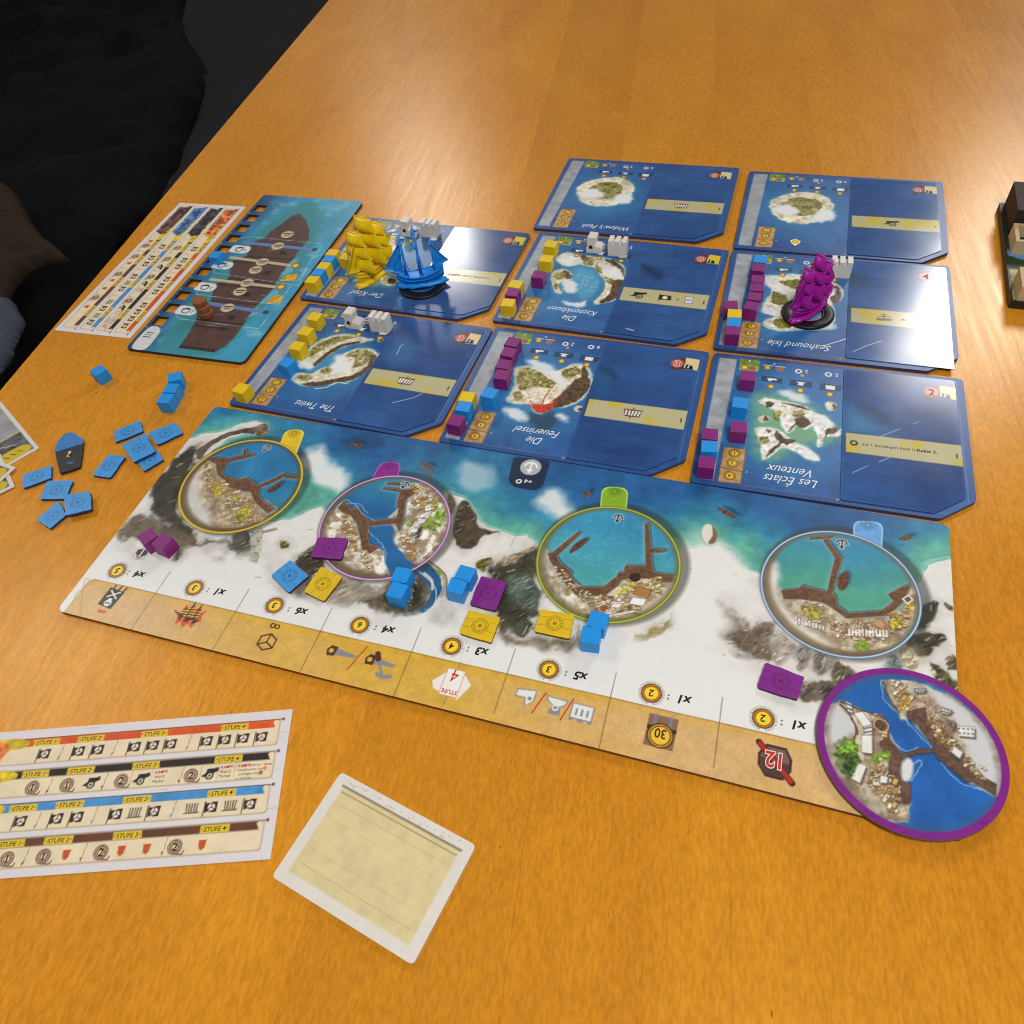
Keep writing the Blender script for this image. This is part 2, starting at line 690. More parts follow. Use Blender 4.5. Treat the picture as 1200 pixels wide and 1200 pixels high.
M_WOOD = woodmat()
e0, e1 = P(0, 458, T), P(165, 262, T)
tang = math.atan2(e1[1] - e0[1], e1[0] - e0[0])             # direction of the table's long edge
tab = empty('table', (e0[0] / 1000, e0[1] / 1000, T / 1000), tang - PI / 2)
tag(tab, 'orange varnished wooden table carrying the whole board game', 'table')
TW, TL0, TL1, PWD = 0.82, -0.60, 1.25, 0.0745
k = 0
x = 0.0
while x < TW:
    bm = bmesh.new()
    box_bm(x * 1000 + 0.03, (x + PWD) * 1000 - 0.03, TL0 * 1000, TL1 * 1000, -26, 0, bm)
    o = link('plank', bm_mesh(bm, bevel=0.00025, seg=1), M_WOOD, tab)
    x += PWD
    k += 1
for (lx, ly) in ((0.05, TL0 + .06), (TW - .05, TL0 + .06), (0.05, TL1 - .06), (TW - .05, TL1 - .06)):
    bm = bmesh.new()
    box_bm(lx * 1000 - 30, lx * 1000 + 30, ly * 1000 - 30, ly * 1000 + 30, -747, -26.2, bm)
    link('leg', bm_mesh(bm, bevel=0.003), M_WOOD, tab)


def cloth(name, pts_px, zfun, mat, res=46, amp=8, size=45, seed=3, thick=5, zref=-150):
    """a garment: outline given in photo pixels at depth zref, bulged and creased, with thickness"""
    poly = smooth([P(x, y, zref) for x, y in pts_px], 6)
    q = np.array(poly)
    us = np.linspace(q[:, 0].min(), q[:, 0].max(), res)
    vs = np.linspace(q[:, 1].min(), q[:, 1].max(), res)
    A, B = np.meshgrid(us, vs)
    a, b = A.ravel(), B.ravel()
    d = sdf(poly, a, b)
    out = np.where(d > 0)[0]
    qq = np.array(poly)
    for i in out:
        j = np.argmin((qq[:, 0] - a[i]) ** 2 + (qq[:, 1] - b[i]) ** 2)
        a[i], b[i] = qq[j]
    ins = d <= 0
    z = zfun(a, b, np.clip(-d, 0, None)) + amp * 2 * (fbm(a, b, size, 4, seed) - 0.5) \
        + amp * 0.8 * np.abs(fbm(a * 0.5 + b * 0.8, b * 0.2, size * 0.6, 3, seed + 4) - 0.5)
    i = np.arange(res * res).reshape(res, res)
    qd = np.stack([i[:-1, :-1], i[:-1, 1:], i[1:, 1:], i[1:, :-1]], -1).reshape(-1, 4)
    qd = qd[ins[qd].any(1)]
    me = mesh_from(np.stack([a, b, z], 1) / 1000, [tuple(int(t) for t in r) for r in qd], True)
    bm = bmesh.new()
    bm.from_mesh(me)
    bmesh.ops.remove_doubles(bm, verts=bm.verts[:], dist=1e-6)
    bmesh.ops.delete(bm, geom=[v for v in bm.verts if not v.link_faces], context='VERTS')
    me2 = bm_mesh(bm, True)
    o = link(name, me2, mat)
    so = o.modifiers.new('thickness', 'SOLIDIFY')
    so.thickness = thick / 1000
    so.offset = -1
    return o


M_BLACKCLOTH = simple('black_fleece', (15, 14, 16), 0.95, 0.3, 260, 0.6, 0.1)
M_BEIGE = simple('beige_wool', (50, 40, 31), 0.95, 0.2, 240, 0.6, 0.1)
M_GREYBLUE = simple('grey_blue_knit', (74, 79, 92), 0.95, 0.12, 240, 0.6, 0.1)
M_BENCH = simple('charcoal_upholstery', (40, 41, 46), 0.9, 0.15, 200, 0.5, 0.1)

be = empty('bench', (0, 0, -0.75))
tag(be, 'charcoal upholstered bench under the clothes beside the table', 'bench')
bm = bmesh.new()
box_bm(-820, -205, -150, 1150, 420, 520, bm)
link('seat', bm_mesh(bm, True, bevel=0.03, seg=4), M_BENCH, be)
for yy in (-120, 500, 1100):
    bm = bmesh.new()
    box_bm(-760, -260, yy, yy + 40, 0, 419, bm)
    link('leg', bm_mesh(bm, bevel=0.004), M_BENCH, be)
jac = cloth('jacket', [(-420, 640), (-330, 430), (-250, 250), (-200, 60), (-60, -80), (40, -150), (110, -120), (150, -150), (220, -90), (205, 0), (232, 60), (186, 190), (130, 268), (72, 345), (28, 398), (-20, 470), (-60, 540), (-150, 560), (-220, 640), (-330, 700)],
            lambda a, b, d: -232 + 42 * np.clip(d / 40, 0, 1) ** 0.5, M_BLACKCLOTH, 110, 34, 75, 3, 8, -190)
tag(jac, 'black fleece jacket heaped beside the table edge', 'jacket')
bei = cloth('scarf', [(-330, 330), (-250, 250), (-150, 250), (-60, 215), (10, 222), (38, 262), (58, 285), (82, 306), (74, 313), (52, 312), (30, 322), (14, 340), (6, 362), (-60, 350), (-130, 380), (-220, 370), (-280, 400)],
            lambda a, b, d: -142 + 15 * np.clip(d / 12, 0, 1) ** 0.5, M_BEIGE, 80, 10, 34, 8, 4, -140)
tag(bei, 'beige woollen scarf draped over the black jacket', 'scarf')
gre = cloth('sweater', [(-260, 560), (-230, 450), (-150, 430), (-60, 392), (10, 358), (24, 368), (31, 385), (20, 410), (2, 440), (-40, 500), (-110, 520), (-170, 600)],
            lambda a, b, d: -142 + 20 * np.clip(d / 15, 0, 1) ** 0.5, M_GREYBLUE, 80, 10, 36, 21, 5, -140)
tag(gre, 'grey blue knitted sweater tucked beside the table edge', 'sweater')

# ------------------------------------------------------------------ the long harbour board
BW, BH = 400.0, 147.1
R1, R2, R3, R4 = (60, 470, 3.75), (340, 500, 4.2857), (580, 540, 4.0), (820, 580, 3.75)
R5, R6, R7, R8 = (60, 620, 4.0), (300, 640, 3.75), (560, 680, 3.5294), (820, 740, 3.1579)
H1, H2, H3, H4 = (200, 500, 7.0588), (365, 550, 7.0588), (620, 585, 6.3158), (885, 615, 6.0)
RC = [(48.69, 94.51), (137.26, 86.01), (251.12, 89.92), (353.70, 98.06)]
RR = 33.9

hb_outline = rounded([(0, 0), (BW, 0), (BW, BH), (0, BH)], 4.0, 5)
hb = empty('harbour_board', (0, 0, T / 1000))
tag(hb, 'long harbour game board with four round harbours and a parchment scoring strip', 'game board')
bm = prism_bm(hb_outline, 0.02, 2.15)
link('board_core', bm_mesh(bm), M_EDGE, hb)

A = AH = Art(hb_outline, 0.0, 0.36, (0, 0, 0))
q = lambda z, pts: Z(z[0], z[1], z[2], pts, 0.0)
pxl = lambda pts: [P(x, y) for x, y in pts]
U, V = A.U, A.V
coast = pxl([(1125, 655), (1113, 655), (1100, 657), (1087, 662), (1079, 681), (1060, 705), (905, 700), (892, 674), (868, 665), (855, 649), (842, 644),
             (800, 642), (780, 668), (640, 668), (627, 636), (617, 627), (604, 628), (592, 624), (575, 619), (562, 611), (556, 600), (550, 591), (543, 583), (533, 580), (522, 577),
             (505, 600), (390, 612), (377, 594), (362, 598), (340, 609), (325, 610), (311, 611), (296, 625), (225, 600), (232, 560), (250, 528), (268, 514), (290, 508), (305, 509),
             (313, 503), (312, 497), (300, 494), (283, 497), (262, 505), (240, 508), (214, 516), (190, 520), (40, 720), (600, 900), (1140, 1000)])
dc = sdf(coast, U, V)                                                    # + over sea
n1 = fbm(U, V, 40, 5, 3)
n2 = fbm(U, V, 9, 4, 11)
deep, mid_, shal = np.array((36, 92, 148)), np.array((48, 130, 166)), np.array((92, 170, 152))
t = np.clip(dc / 34 + (n1 - 0.5) * 1.5, 0, 1)[:, None]
sea = np.where(t < 0.45, shal + (mid_ - shal) * (t / 0.45), mid_ + (deep - mid_) * ((t - 0.45) / 0.55))
sea = sea * (1 + 0.34 * (n2[:, None] - 0.5) + 0.16 * (fbm(U * .5, V, 2.2, 3, 14)[:, None] - .5))
A.c[:] = sea / 255.0
# wave lines hugging the coast
for off_, a0 in ((2.2, .5), (4.0, .32), (6.2, .2)):
    wl = np.clip(1 - np.abs(dc - off_ - 2.4 * (fbm(U, V, 7, 3, 15) - .5)) / .28, 0, 1) * a0 * np.clip((fbm(U, V, 11, 3, 16) - .42) * 6, 0, 1)
    A.c = A.c * (1 - wl[:, None]) + np.array((196, 226, 226)) / 255 * wl[:, None]
# soft cloud banks on the water
for pts, a_ in (([(356, 540), (375, 520), (395, 545), (408, 560), (398, 578), (380, 570), (362, 556)], 0.95),
                ([(535, 562), (545, 543), (565, 545), (580, 556), (575, 572), (552, 576)], 0.55),
                ([(630, 585), (650, 572), (668, 590), (678, 605), (660, 612), (640, 600)], 0.9)):
    A.fill(pxl(pts), (232, 234, 232), soft=4.0, a=a_, wob=4, wf=9, seed=4, sm=True)
for pts in ([(398, 518), (415, 512), (447, 516), (446, 524), (420, 526)], [(445, 510), (425, 507), (412, 512)]):
    A.fill(pxl(pts), (24, 62, 100), soft=2.5, a=0.6, wob=1.5, sm=True)
# land: chalky snow and rock
lm = np.clip(0.5 - (dc + 1.6 * (fbm(U, V, 5, 3, 8) - 0.5)) / 0.7, 0, 1)
shore = np.clip(1 - np.abs(dc - 0.9) / 1.0, 0, 1) * 0.55
A.c = A.c * (1 - shore[:, None]) + np.array((190, 222, 214)) / 255 * shore[:, None]
n3 = fbm(U * 0.8 + V * 0.5, V * 0.7 - U * 0.2, 14, 5, 21)
base = np.array((228, 225, 220)) * (1 - 0.5 * np.clip(n3[:, None] - 0.56, 0, 1)) + 14 * (fbm(U, V, 3, 3, 5)[:, None] - 0.5)
A.c = A.c * (1 - lm[:, None]) + base / 255 * lm[:, None]
rr3 = np.random.RandomState(77)


def rocky(pts, col, soft, wob, a_, seed, ang=0.9, n=46):
    """a painted cliff: dark body, then brush strokes that follow the fall of the rock"""
    P_ = smooth(pts)
    A.fill(P_, tuple(int(x * .45 + 108) for x in col), soft=soft * 2 + 3.2, a=.5 * a_, wob=4, wf=9, seed=seed + 2)
    A.fill(P_, tuple(int(x * .80) for x in col), soft=soft, a=a_, wob=wob * 1.4, wf=6, seed=seed, tex=0.5, tf=4)
    qv = np.array(P_)
    x0, y0 = qv.min(0) - 2
    x1, y1 = qv.max(0) + 2
    sel = np.where((U > x0) & (U < x1) & (V > y0) & (V < y1))[0]
    cm = np.zeros(len(U))
    cm[sel] = np.clip(0.5 - (sdf(P_, U[sel], V[sel]) + wob * (fbm(U[sel], V[sel], 4, 3, seed) - .5)) / (soft + .3), 0, 1)
    area_ = max(20.0, (x1 - x0) * (y1 - y0))
    for k in range(int(min(110, n + area_ / 9))):
        x, y = rr3.uniform(x0, x1), rr3.uniform(y0, y1)
        an = ang + rr3.normal(0, .3)
        L_ = rr3.uniform(1.2, 5.0)
        u = rr3.rand()
        c_ = tuple(int(v * rr3.uniform(.4, .62)) for v in col) if u < .5 else ((min(255, int(col[0] * 1.45)), min(255, int(col[1] * 1.4)), min(255, int(col[2] * 1.35))) if u < .82 else (222, 216, 206))
        A.line(smooth([(x, y), (x + L_ * .5 * math.cos(an), y + L_ * .5 * math.sin(an) + rr3.uniform(-.4, .4)), (x + L_ * math.cos(an), y + L_ * math.sin(an))], 3, False),
               rr3.uniform(.25, .9), c_, a=rr3.uniform(.35, .8) * a_, soft=.2, clip=cm)


DARK, DK2, BRN = (70, 62, 48), (92, 84, 70), (116, 92, 66)
for zz, pts, col, sf, wb, a_ in (
        # left cape and its shaded flank
        (R1, [(640, 215), (720, 165), (800, 130), (880, 118), (948, 108), (945, 140), (905, 152), (850, 140), (770, 160), (700, 200), (650, 260)], (104, 82, 66), 0.8, 1, 0.9),
        (R1, [(905, 112), (945, 100), (950, 140), (915, 150)], (150, 118, 92), 0.8, .6, 0.9),
        (R1, [(560, 240), (640, 190), (640, 260), (600, 330), (575, 400), (560, 470), (590, 540), (640, 600), (560, 600), (480, 520), (440, 470), (450, 380), (510, 290)], (66, 60, 46), 3.5, 3, 0.95),
        (R1, [(330, 520), (420, 510), (520, 560), (600, 600), (720, 620), (850, 640), (870, 680), (760, 640), (620, 640), (540, 680), (480, 610), (300, 600)], (112, 94, 72), 4.5, 4, 0.85),
        (R1, [(800, 590), (880, 580), (885, 690), (840, 700), (790, 640)], (74, 72, 54), 3, 2.5, 0.85),
        (R1, [(1005, 610), (1045, 620), (1040, 648), (1010, 645)], (120, 116, 52), 0.9, 1.2, 0.9),
        (R1, [(720, 700), (760, 690), (770, 760), (730, 750)], (190, 184, 176), 3, 3, 0.8),
        # between harbours one and two
        (R2, [(20, 680), (130, 590), (160, 620), (165, 680), (150, 760), (60, 830), (30, 820)], (74, 64, 48), 2.2, 1.6, 0.95),
        (R2, [(-10, 830), (130, 750), (260, 760), (420, 790), (470, 850), (300, 900), (100, 870)], (150, 134, 112), 5, 4, 0.6),
        # right flank of harbour two
        (R2, [(855, 385), (885, 370), (920, 430), (950, 500), (1000, 530), (1050, 530), (960, 550), (930, 600), (880, 618), (835, 590), (822, 520), (835, 440)], (92, 76, 56), 1.2, 1.2, 0.95),
        (R2, [(800, 330), (830, 380), (815, 440), (790, 400)], (140, 118, 84), 1.2, 1, 0.85),
        (R2, [(930, 690), (960, 665), (1010, 655), (1015, 690), (975, 728), (935, 715)], (118, 108, 46), 0.9, 1.5, 0.95),
        # dark crag beyond the blue cubes
        (R6, [(1005, 170), (1100, 120), (1200, 90), (1210, 300), (1215, 370), (1160, 390), (1090, 330), (1060, 250)], (66, 68, 54), 2.4, 2.4, 0.95),
        (R3, [(-10, 500), (90, 470), (190, 400), (195, 480), (200, 560), (215, 640), (190, 720), (110, 760), (60, 800), (10, 780)], (72, 70, 52), 2.6, 2.2, 0.95),
        (R3, [(60, 560), (150, 540), (200, 620), (160, 700), (90, 640)], (100, 128, 116), 4, 3, 0.6),
        (R3, [(30, 800), (150, 840), (300, 850), (380, 820), (400, 780), (370, 880), (250, 890), (80, 870)], (120, 104, 78), 3.5, 3, 0.7),
        (R3, [(0, 480), (60, 440), (140, 420), (190, 390), (180, 410), (90, 465), (20, 500)], (160, 140, 112), 1.0, 1, 0.8),
        # yellow-green lichen under harbour three
        (R3, [(640, 830), (720, 790), (800, 740), (830, 680), (850, 610), (920, 590), (925, 630), (880, 680), (860, 740), (790, 790), (720, 830), (650, 850)], (140, 118, 42), 1.6, 2.5, 0.9),
        (R3, [(850, 600), (930, 580), (930, 620), (880, 620)], (112, 86, 52), 1.4, 1.4, 0.8),
        (R3, [(1040, 640), (1090, 690), (1180, 750), (1200, 860), (1120, 870), (1050, 780), (1030, 700)], (112, 94, 74), 3.6, 3, 0.8),
        # foot of harbour four
        (R4, [(70, 480), (130, 520), (190, 590), (300, 560), (320, 640), (320, 720), (230, 720), (150, 660), (90, 600)], (112, 94, 76), 4.2, 3.5, 0.9),
        (R4, [(330, 600), (420, 650), (540, 700), (600, 720), (610, 800), (480, 770), (420, 720), (330, 760)], (206, 190, 178), 3, 2, 0.8),
        (R4, [(430, 690), (480, 680), (460, 760), (430, 770)], (140, 128, 120), 2, 1.6, 0.7),
        (R4, [(500, 700), (555, 710), (540, 790), (505, 780)], (140, 132, 126), 2, 1.6, 0.7),
        (R4, [(600, 735), (660, 760), (690, 800), (650, 840), (590, 800)], (104, 90, 66), 1.4, 2, 0.85),
        (R4, [(440, 830), (520, 820), (600, 850), (560, 900), (440, 890)], (98, 84, 68), 2.4, 2.4, 0.85),
        (R4, [(800, 750), (850, 700), (900, 720), (900, 790), (820, 790)], (118, 134, 128), 2, 1.6, 0.8),
        (R4, [(910, 660), (960, 610), (1050, 605), (1070, 640), (1010, 690), (950, 710)], (74, 68, 44), 1.4, 1.6, 0.95),
        (R4, [(960, 520), (1010, 470), (1045, 480), (1020, 560), (960, 600)], (74, 66, 46), 1.6, 1.6, 0.95),
        (R4, [(1010, 740), (1060, 760), (1110, 800), (1140, 860), (1080, 850), (1030, 800)], (86, 82, 44), 1.2, 2, 0.95),
        (R4, [(1070, 470), (1110, 490), (1115, 510), (1085, 500)], (110, 96, 70), 1, 1, 0.8),
        (R4, [(1080, 720), (1120, 710), (1125, 760), (1090, 760)], (96, 86, 54), 1, 1.4, 0.9),
        (R4, [(870, 690), (920, 670), (965, 730), (940, 770), (900, 740)], (226, 206, 160), 1, 1, 0.9)):
    rocky(q(zz, pts), col, sf * .55, wb, a_, len(pts) + int(sf * 10))
# pale cloud and mist washing into the white scoring band
for pts, sf, a_ in (
        ([(240, 660), (300, 650), (320, 690), (280, 720), (180, 700), (120, 660), (150, 655), (200, 668)], 5, 0.95),
        ([(800, 640), (835, 632), (862, 655), (880, 690), (850, 700), (860, 730), (830, 760), (790, 740), (780, 700)], 6, 1.0),
        ([(700, 760), (760, 745), (830, 760), (880, 790), (900, 830), (800, 830), (720, 800)], 7, 1.0),
        ([(870, 690), (890, 700), (885, 720), (868, 715)], 5, 0.7),
        ([(690, 760), (720, 745), (745, 752), (740, 775), (705, 785)], 5, 0.85)):
    A.fill(pxl(pts), (232, 230, 226), soft=sf, a=a_, wob=4, wf=10, seed=7, sm=True)
sl = (P(106, 677), P(897, 858.5))                                        # upper edge of the parchment strip
slope = (sl[1][1] - sl[0][1]) / (sl[1][0] - sl[0][0])
strip_y = sl[0][1] + slope * (U - sl[0][0])
h = V - strip_y                                                         # mm above the strip
wm = np.clip((17.0 - h + 13 * (fbm(U, V, 16, 4, 13) - 0.5)) / 5.0, 0, 1)
wc = np.array((231, 230, 228)) / 255
A.c = A.c * (1 - wm[:, None]) + wc * wm[:, None]
# the stream pool under harbour two
A.fill(q(R2, [(560, 700), (640, 690), (700, 690), (745, 740), (760, 800), (745, 860), (700, 910), (640, 930), (690, 880), (712, 810), (690, 750), (640, 720)]), (36, 84, 128), soft=0.6, wob=0.8, sm=True, tex=0.3)
A.fill(q(R6, [(460, 235), (520, 222), (600, 150), (680, 110), (740, 140), (762, 200), (755, 260), (700, 290), (610, 300), (500, 262)]), (96, 84, 66), soft=2.2, wob=2.2, sm=True, tex=0.5, tf=3)
rocky(q(R6, [(540, 225), (620, 180), (690, 150), (735, 200), (705, 255), (600, 262)]), (76, 68, 52), 1.2, 1.5, .95, 5, 2.4)
A.line(q(R6, [(700, 110), (755, 150), (778, 200), (768, 250), (735, 282)]), 2.6, (40, 88, 130), sm=True, soft=0.6)
A.line(q(R6, [(768, 250), (735, 282), (700, 296), (655, 300)]), 1.4, (70, 110, 140), a=.6, sm=True, soft=1.0)
A.line(q(R6, [(716, 112), (772, 160), (792, 205), (780, 262), (735, 296)]), 0.4, (210, 226, 232), sm=True)
A.line(q(R6, [(740, 120), (772, 150), (775, 190)]), 1.2, (216, 214, 202), sm=True, soft=0.4)
A.line(q(R6, [(745, 60), (800, 100), (828, 140), (825, 190), (815, 220)]), 1.5, (176, 156, 124), sm=True, soft=0.5, wob=.4)
A.line(q(R6, [(757, 62), (812, 104), (838, 140), (836, 190)]), 0.5, (92, 76, 58), sm=True)
A.fill(q(R6, [(790, 98), (815, 112), (812, 130), (792, 120)]), (120, 150, 50), soft=0.4, wob=0.5)
# falls under harbour one
A.fill(q(R1, [(868, 560), (930, 556), (928, 620), (905, 712), (868, 700), (880, 640)]), (176, 182, 170), soft=0.7, wob=0.6, tex=0.3)
A.line(q(R1, [(905, 560), (925, 600), (905, 660)]), 1.2, (206, 192, 166), sm=True, soft=0.5)
A.line(q(R1, [(935, 575), (985, 563)]), 1.6, (150, 128, 108), soft=0.7)
for k in range(26):
    rx, ry = random.uniform(880, 930), random.uniform(565, 690)
    A.disc(q(R1, [(rx, ry)])[0], 0.35, (110, 84, 62))
# snow speckle and hatching on the rock
rs = np.random.RandomState(5)
for k in range(420):
    x_, y_ = rs.uniform(4, 396), rs.uniform(40, 118)
    ii = int(np.argmin((U - x_) ** 2 + (V - y_) ** 2)) if k % 3 == 0 else None
    if ii is not None and dc[ii] < -2 and h[ii] > 15:
        an = rs.uniform(-0.3, 0.9)
        L_ = rs.uniform(0.6, 3.0)
        A.line([(x_, y_), (x_ + L_ * math.cos(an), y_ + L_ * math.sin(an))], rs.uniform(0.2, 0.5), (104, 92, 78) if rs.rand() < 0.6 else (240, 238, 232), a=0.6)

# parchment strip
pm_ = np.clip(-h / 0.35 + 0.5, 0, 1)
sleft = [P(106, 677), P(75, 717)]
lx = sleft[0][0] + (V - sleft[0][1]) * (sleft[1][0] - sleft[0][0]) / (sleft[1][1] - sleft[0][1])
pm_ = pm_ * np.clip((U - lx) / 0.3 + 0.5, 0, 1)
cr_ = np.hypot(np.maximum(lx + 3.5 - U, 0), np.maximum(h + 3.5, 0))
pm_ = pm_ * np.clip((3.5 - cr_) / 0.3 + 0.5, 0, 1)
g1 = np.clip(1 - np.abs(U - 165) / 130, 0, 1) * 0.9 + 0.5 * np.clip(1 - np.abs(h + 1) / 5, 0, 1)
g1 = np.clip(g1 + 0.7 * (fbm(U, V, 28, 4, 31) - 0.5), 0, 1)[:, None]
pc = np.array((214, 174, 118)) * (1 - g1) + np.array((217, 171, 64)) * g1
pc = pc * (1 + 0.14 * (fbm(U, V, 3.5, 4, 17)[:, None] - 0.5) + 0.10 * (fbm(U, V, 0.9, 2, 19)[:, None] - 0.5))
edge_ = np.clip(1 - np.minimum(np.abs(h + 0.3), np.abs(U - lx)) / 0.5, 0, 1)[:, None] * 0.3
pc = pc * (1 - edge_)
A.c = A.c * (1 - pm_[:, None]) + pc / 255 * pm_[:, None]
for pts in ([(110, 800), (150, 270), (190, 250), (200, 240)], [(100, 350), (120, 300), (150, 280), (165, 262)]):
    A.line(q(R5, pts), 0.35, (176, 122, 60), a=0.8, sm=True)
DIV = [((559, 198), (375, 470), R5), ((928, 280), (755, 568), R5), ((335, 272), (193, 552), R6), ((727, 358), (605, 658), R6), ((1140, 452), (1045, 735), R6),
       ((572, 382), (500, 695), R7), ((1012, 485), (975, 775), R7)]
for a_, b_, zz in DIV:
    A.line(q(zz, [a_, b_]), 0.32, (92, 70, 50), a=0.85)
A.line(q(R6, [(900, 510), (820, 705)]), 0.28, (120, 96, 60), a=0.8)
A.line(q(R6, [(975, 270), (930, 410), (900, 490)]), 0.25, (190, 188, 186), a=0.8)
A.line(pxl([(621, 600), (598, 640)]), 0.2, (70, 80, 90), a=0.6)

LB, LW, LBr, LR = Letters(), Letters(), Letters(), Letters()
UP = PI                                                                  # print faces the far side of the table
COINS = [(R5, (310, 195), '5'), (R5, (672, 276), '3'), (R5, (1047, 358), '3'), (R6, (456, 347), '6'), (R6, (860, 440), '4'),
         (R7, (294, 369), '3'), (R7, (718, 467), '2'), (R8, (235, 322), '2')]
MULT = [(R5, (412, 215), 'x4'), (R5, (788, 297), 'x1'), (R5, (1172, 388), 'x6'), (R6, (582, 370), 'x4'), (R6, (992, 465), 'x3'),
        (R7, (425, 398), 'x5'), (R7, (853, 496), 'x1'), (R8, (366, 350), 'x1')]
for zz, c_, d_ in COINS:
    c = q(zz, [c_])[0]
    for k in range(34):
        an = 2 * PI * k / 34
        if abs(math.sin(an / 2 + 0.8)) < 0.12:
            continue
        A.line([(c[0] + 4.1 * math.cos(an), c[1] + 4.1 * math.sin(an)), (c[0] + 5.4 * math.cos(an + .06), c[1] + 5.4 * math.sin(an + .06))], 0.24, (96, 96, 60), soft=0.12)
    A.disc(c, 4.3, (66, 40, 18))
    A.disc(c, 3.85, (206, 122, 40))
    A.disc(c, 3.2, (90, 52, 16))
    A.disc(c, 2.9, (244, 212, 56))
    LBr.put(d_, c, 4.4, UP, 0.1, 0.02)
for zz, c_, d_ in MULT:
    c = q(zz, [c_])[0]
    LB.put(d_, c, 5.4, UP, 0.16, 0.035)
    cc = (c[0] - 6.4, c[1] - 0.2)
    for s_ in (-0.8, 0.8):
        A.disc((cc[0], cc[1] + s_), 0.36, (40, 36, 34))


def icon(zz, c_, shapes, rot=UP, sc_=1.3):
    """shapes: (kind, pts in icon mm, colour[, width])"""
    c = q(zz, [c_])[0]
    ca, sa = math.cos(rot), math.sin(rot)
    tr = lambda pts: [(c[0] + sc_ * (x * ca - y * sa), c[1] + sc_ * (x * sa + y * ca)) for x, y in pts]
    for s_ in shapes:
        if s_[0] == 'f':
            A.fill(tr(s_[1]), s_[2], soft=0.18)
        elif s_[0] == 'l':
            A.line(tr(s_[1]), s_[3] * sc_, s_[2], soft=0.14)
        else:
            A.disc(tr([s_[1]])[0], s_[3] * sc_, s_[2])


K, WHT, ORG, YEL, GRY, SBR = (40, 34, 32), (236, 232, 224), (214, 76, 34), (240, 196, 50), (140, 140, 142), (84, 48, 26)
# pirate flag
icon(R5, (280, 325), [('f', [(-3.6, -3.6), (3.2, -4.4), (3.6, 3.4), (-2.8, 4.2)], K), ('l', [(-2.6, -3), (-3.4, -5.4)], K, .7), ('l', [(-.6, -3.6), (-1, -5.8)], K, .7), ('l', [(1.6, -4), (1.6, -5.6)], K, .7),
                     ('d', (0, 2), WHT, 1.5), ('f', [(-.8, .9), (.8, .9), (.8, 0), (-.8, 0)], WHT), ('d', (-.55, 2.1), K, .42), ('d', (.55, 2.1), K, .42),
                     ('l', [(-2, -.4), (2, -3.2)], WHT, .6), ('l', [(2, -.4), (-2, -3.2)], WHT, .6),
                     ('f', [(-2.2, 5.2), (2.2, 5.2), (1.2, 6.6), (-1.6, 6.4)], ORG)])
# burning ship
FL2 = (232, 110, 30)
icon(R5, (650, 405), [('f', [(-5.4, 1.2), (-4.6, -1), (-5.2, -3.4), (-3.2, -2), (-2.2, -4.8), (-.6, -2.6), (.8, -5.2), (2, -2.6), (4, -4), (3.8, -1), (5.6, 0), (4.2, 2), (3.6, 4.6), (1.8, 3), (.4, 5.4), (-1.2, 3.2), (-3.4, 4.8), (-3.6, 2.4)], ORG),
                     ('f', [(-4.4, 1), (4.2, .6), (3.2, 2.6), (-3.4, 2.8)], K), ('f', [(-3.4, .6), (-3, -3.4), (-.8, -2.6), (-.6, .6)], K), ('f', [(-.2, .5), (.2, -4.2), (2.2, -3), (2.2, .5)], K), ('f', [(2.5, .4), (2.8, -2.6), (4.2, -1.8), (4, .4)], K)]
     + [('l', [(-3.1, -2.4 + 1.1 * k), (-.8, -2.0 + 1.1 * k)], YEL, .55) for k in range(3)] + [('l', [(.2, -3.2 + 1.1 * k), (2.1, -2.6 + 1.1 * k)], YEL, .55) for k in range(4)]
     + [('l', [(2.8, -1.6 + 1.0 * k), (4.0, -1.3 + 1.0 * k)], YEL, .5) for k in range(2)] + [('l', [(-2, 1.2), (-2, -5)], K, .4), ('l', [(1, 1), (1, -5.6)], K, .4), ('l', [(4, .8), (6.6, -.4)], K, .5), ('f', [(-2.6, 1.6), (-1.4, 3.6), (-.6, 1.8)], FL2), ('f', [(1, 1.4), (2, 3.8), (2.8, 1.4)], FL2)])
# dice and infinity-like 8
CUBE = [('l', [(-3, 1.6), (0, 3.2), (3, 1.6), (3, -1.8), (0, -3.4), (-3, -1.8), (-3, 1.6)], SBR, .6), ('l', [(0, 0), (0, -3.4)], SBR, .6), ('l', [(0, 0), (3, 1.6)], SBR, .6), ('l', [(0, 0), (-3, 1.6)], SBR, .6)]
icon(R5, (1010, 530), CUBE)
LBr.put('8', q(R5, [(1050, 455)])[0], 7.6, UP + PI / 2, 0, 0.0, 0, 0.8)
# saws and hammer
SAW = [('f', [(-6, -.4), (2, -1.6), (2.4, 1.2), (-6, .6)], GRY), ('f', [(1.6, -2), (4, -2.2), (5.2, -.4), (4.6, 1.8), (1.8, 1.6)], SBR), ('d', (3.5, -.2), (212, 172, 90), .9)]
icon(R6, (370, 470), SAW, UP + 0.0)
icon(R6, (540, 510), SAW)
icon(R6, (545, 550), [('l', [(-4, 1), (-1.6, 1.8), (0.6, 1.2)], GRY, 1.5), ('l', [(-1.4, 1.4), (1, -2)], GRY, 1.0), ('l', [(2.4, -4.2), (3.4, -6)], SBR, 2.0)])
A.line(q(R6, [(490, 440), (400, 543)]), 0.6, (198, 62, 30))
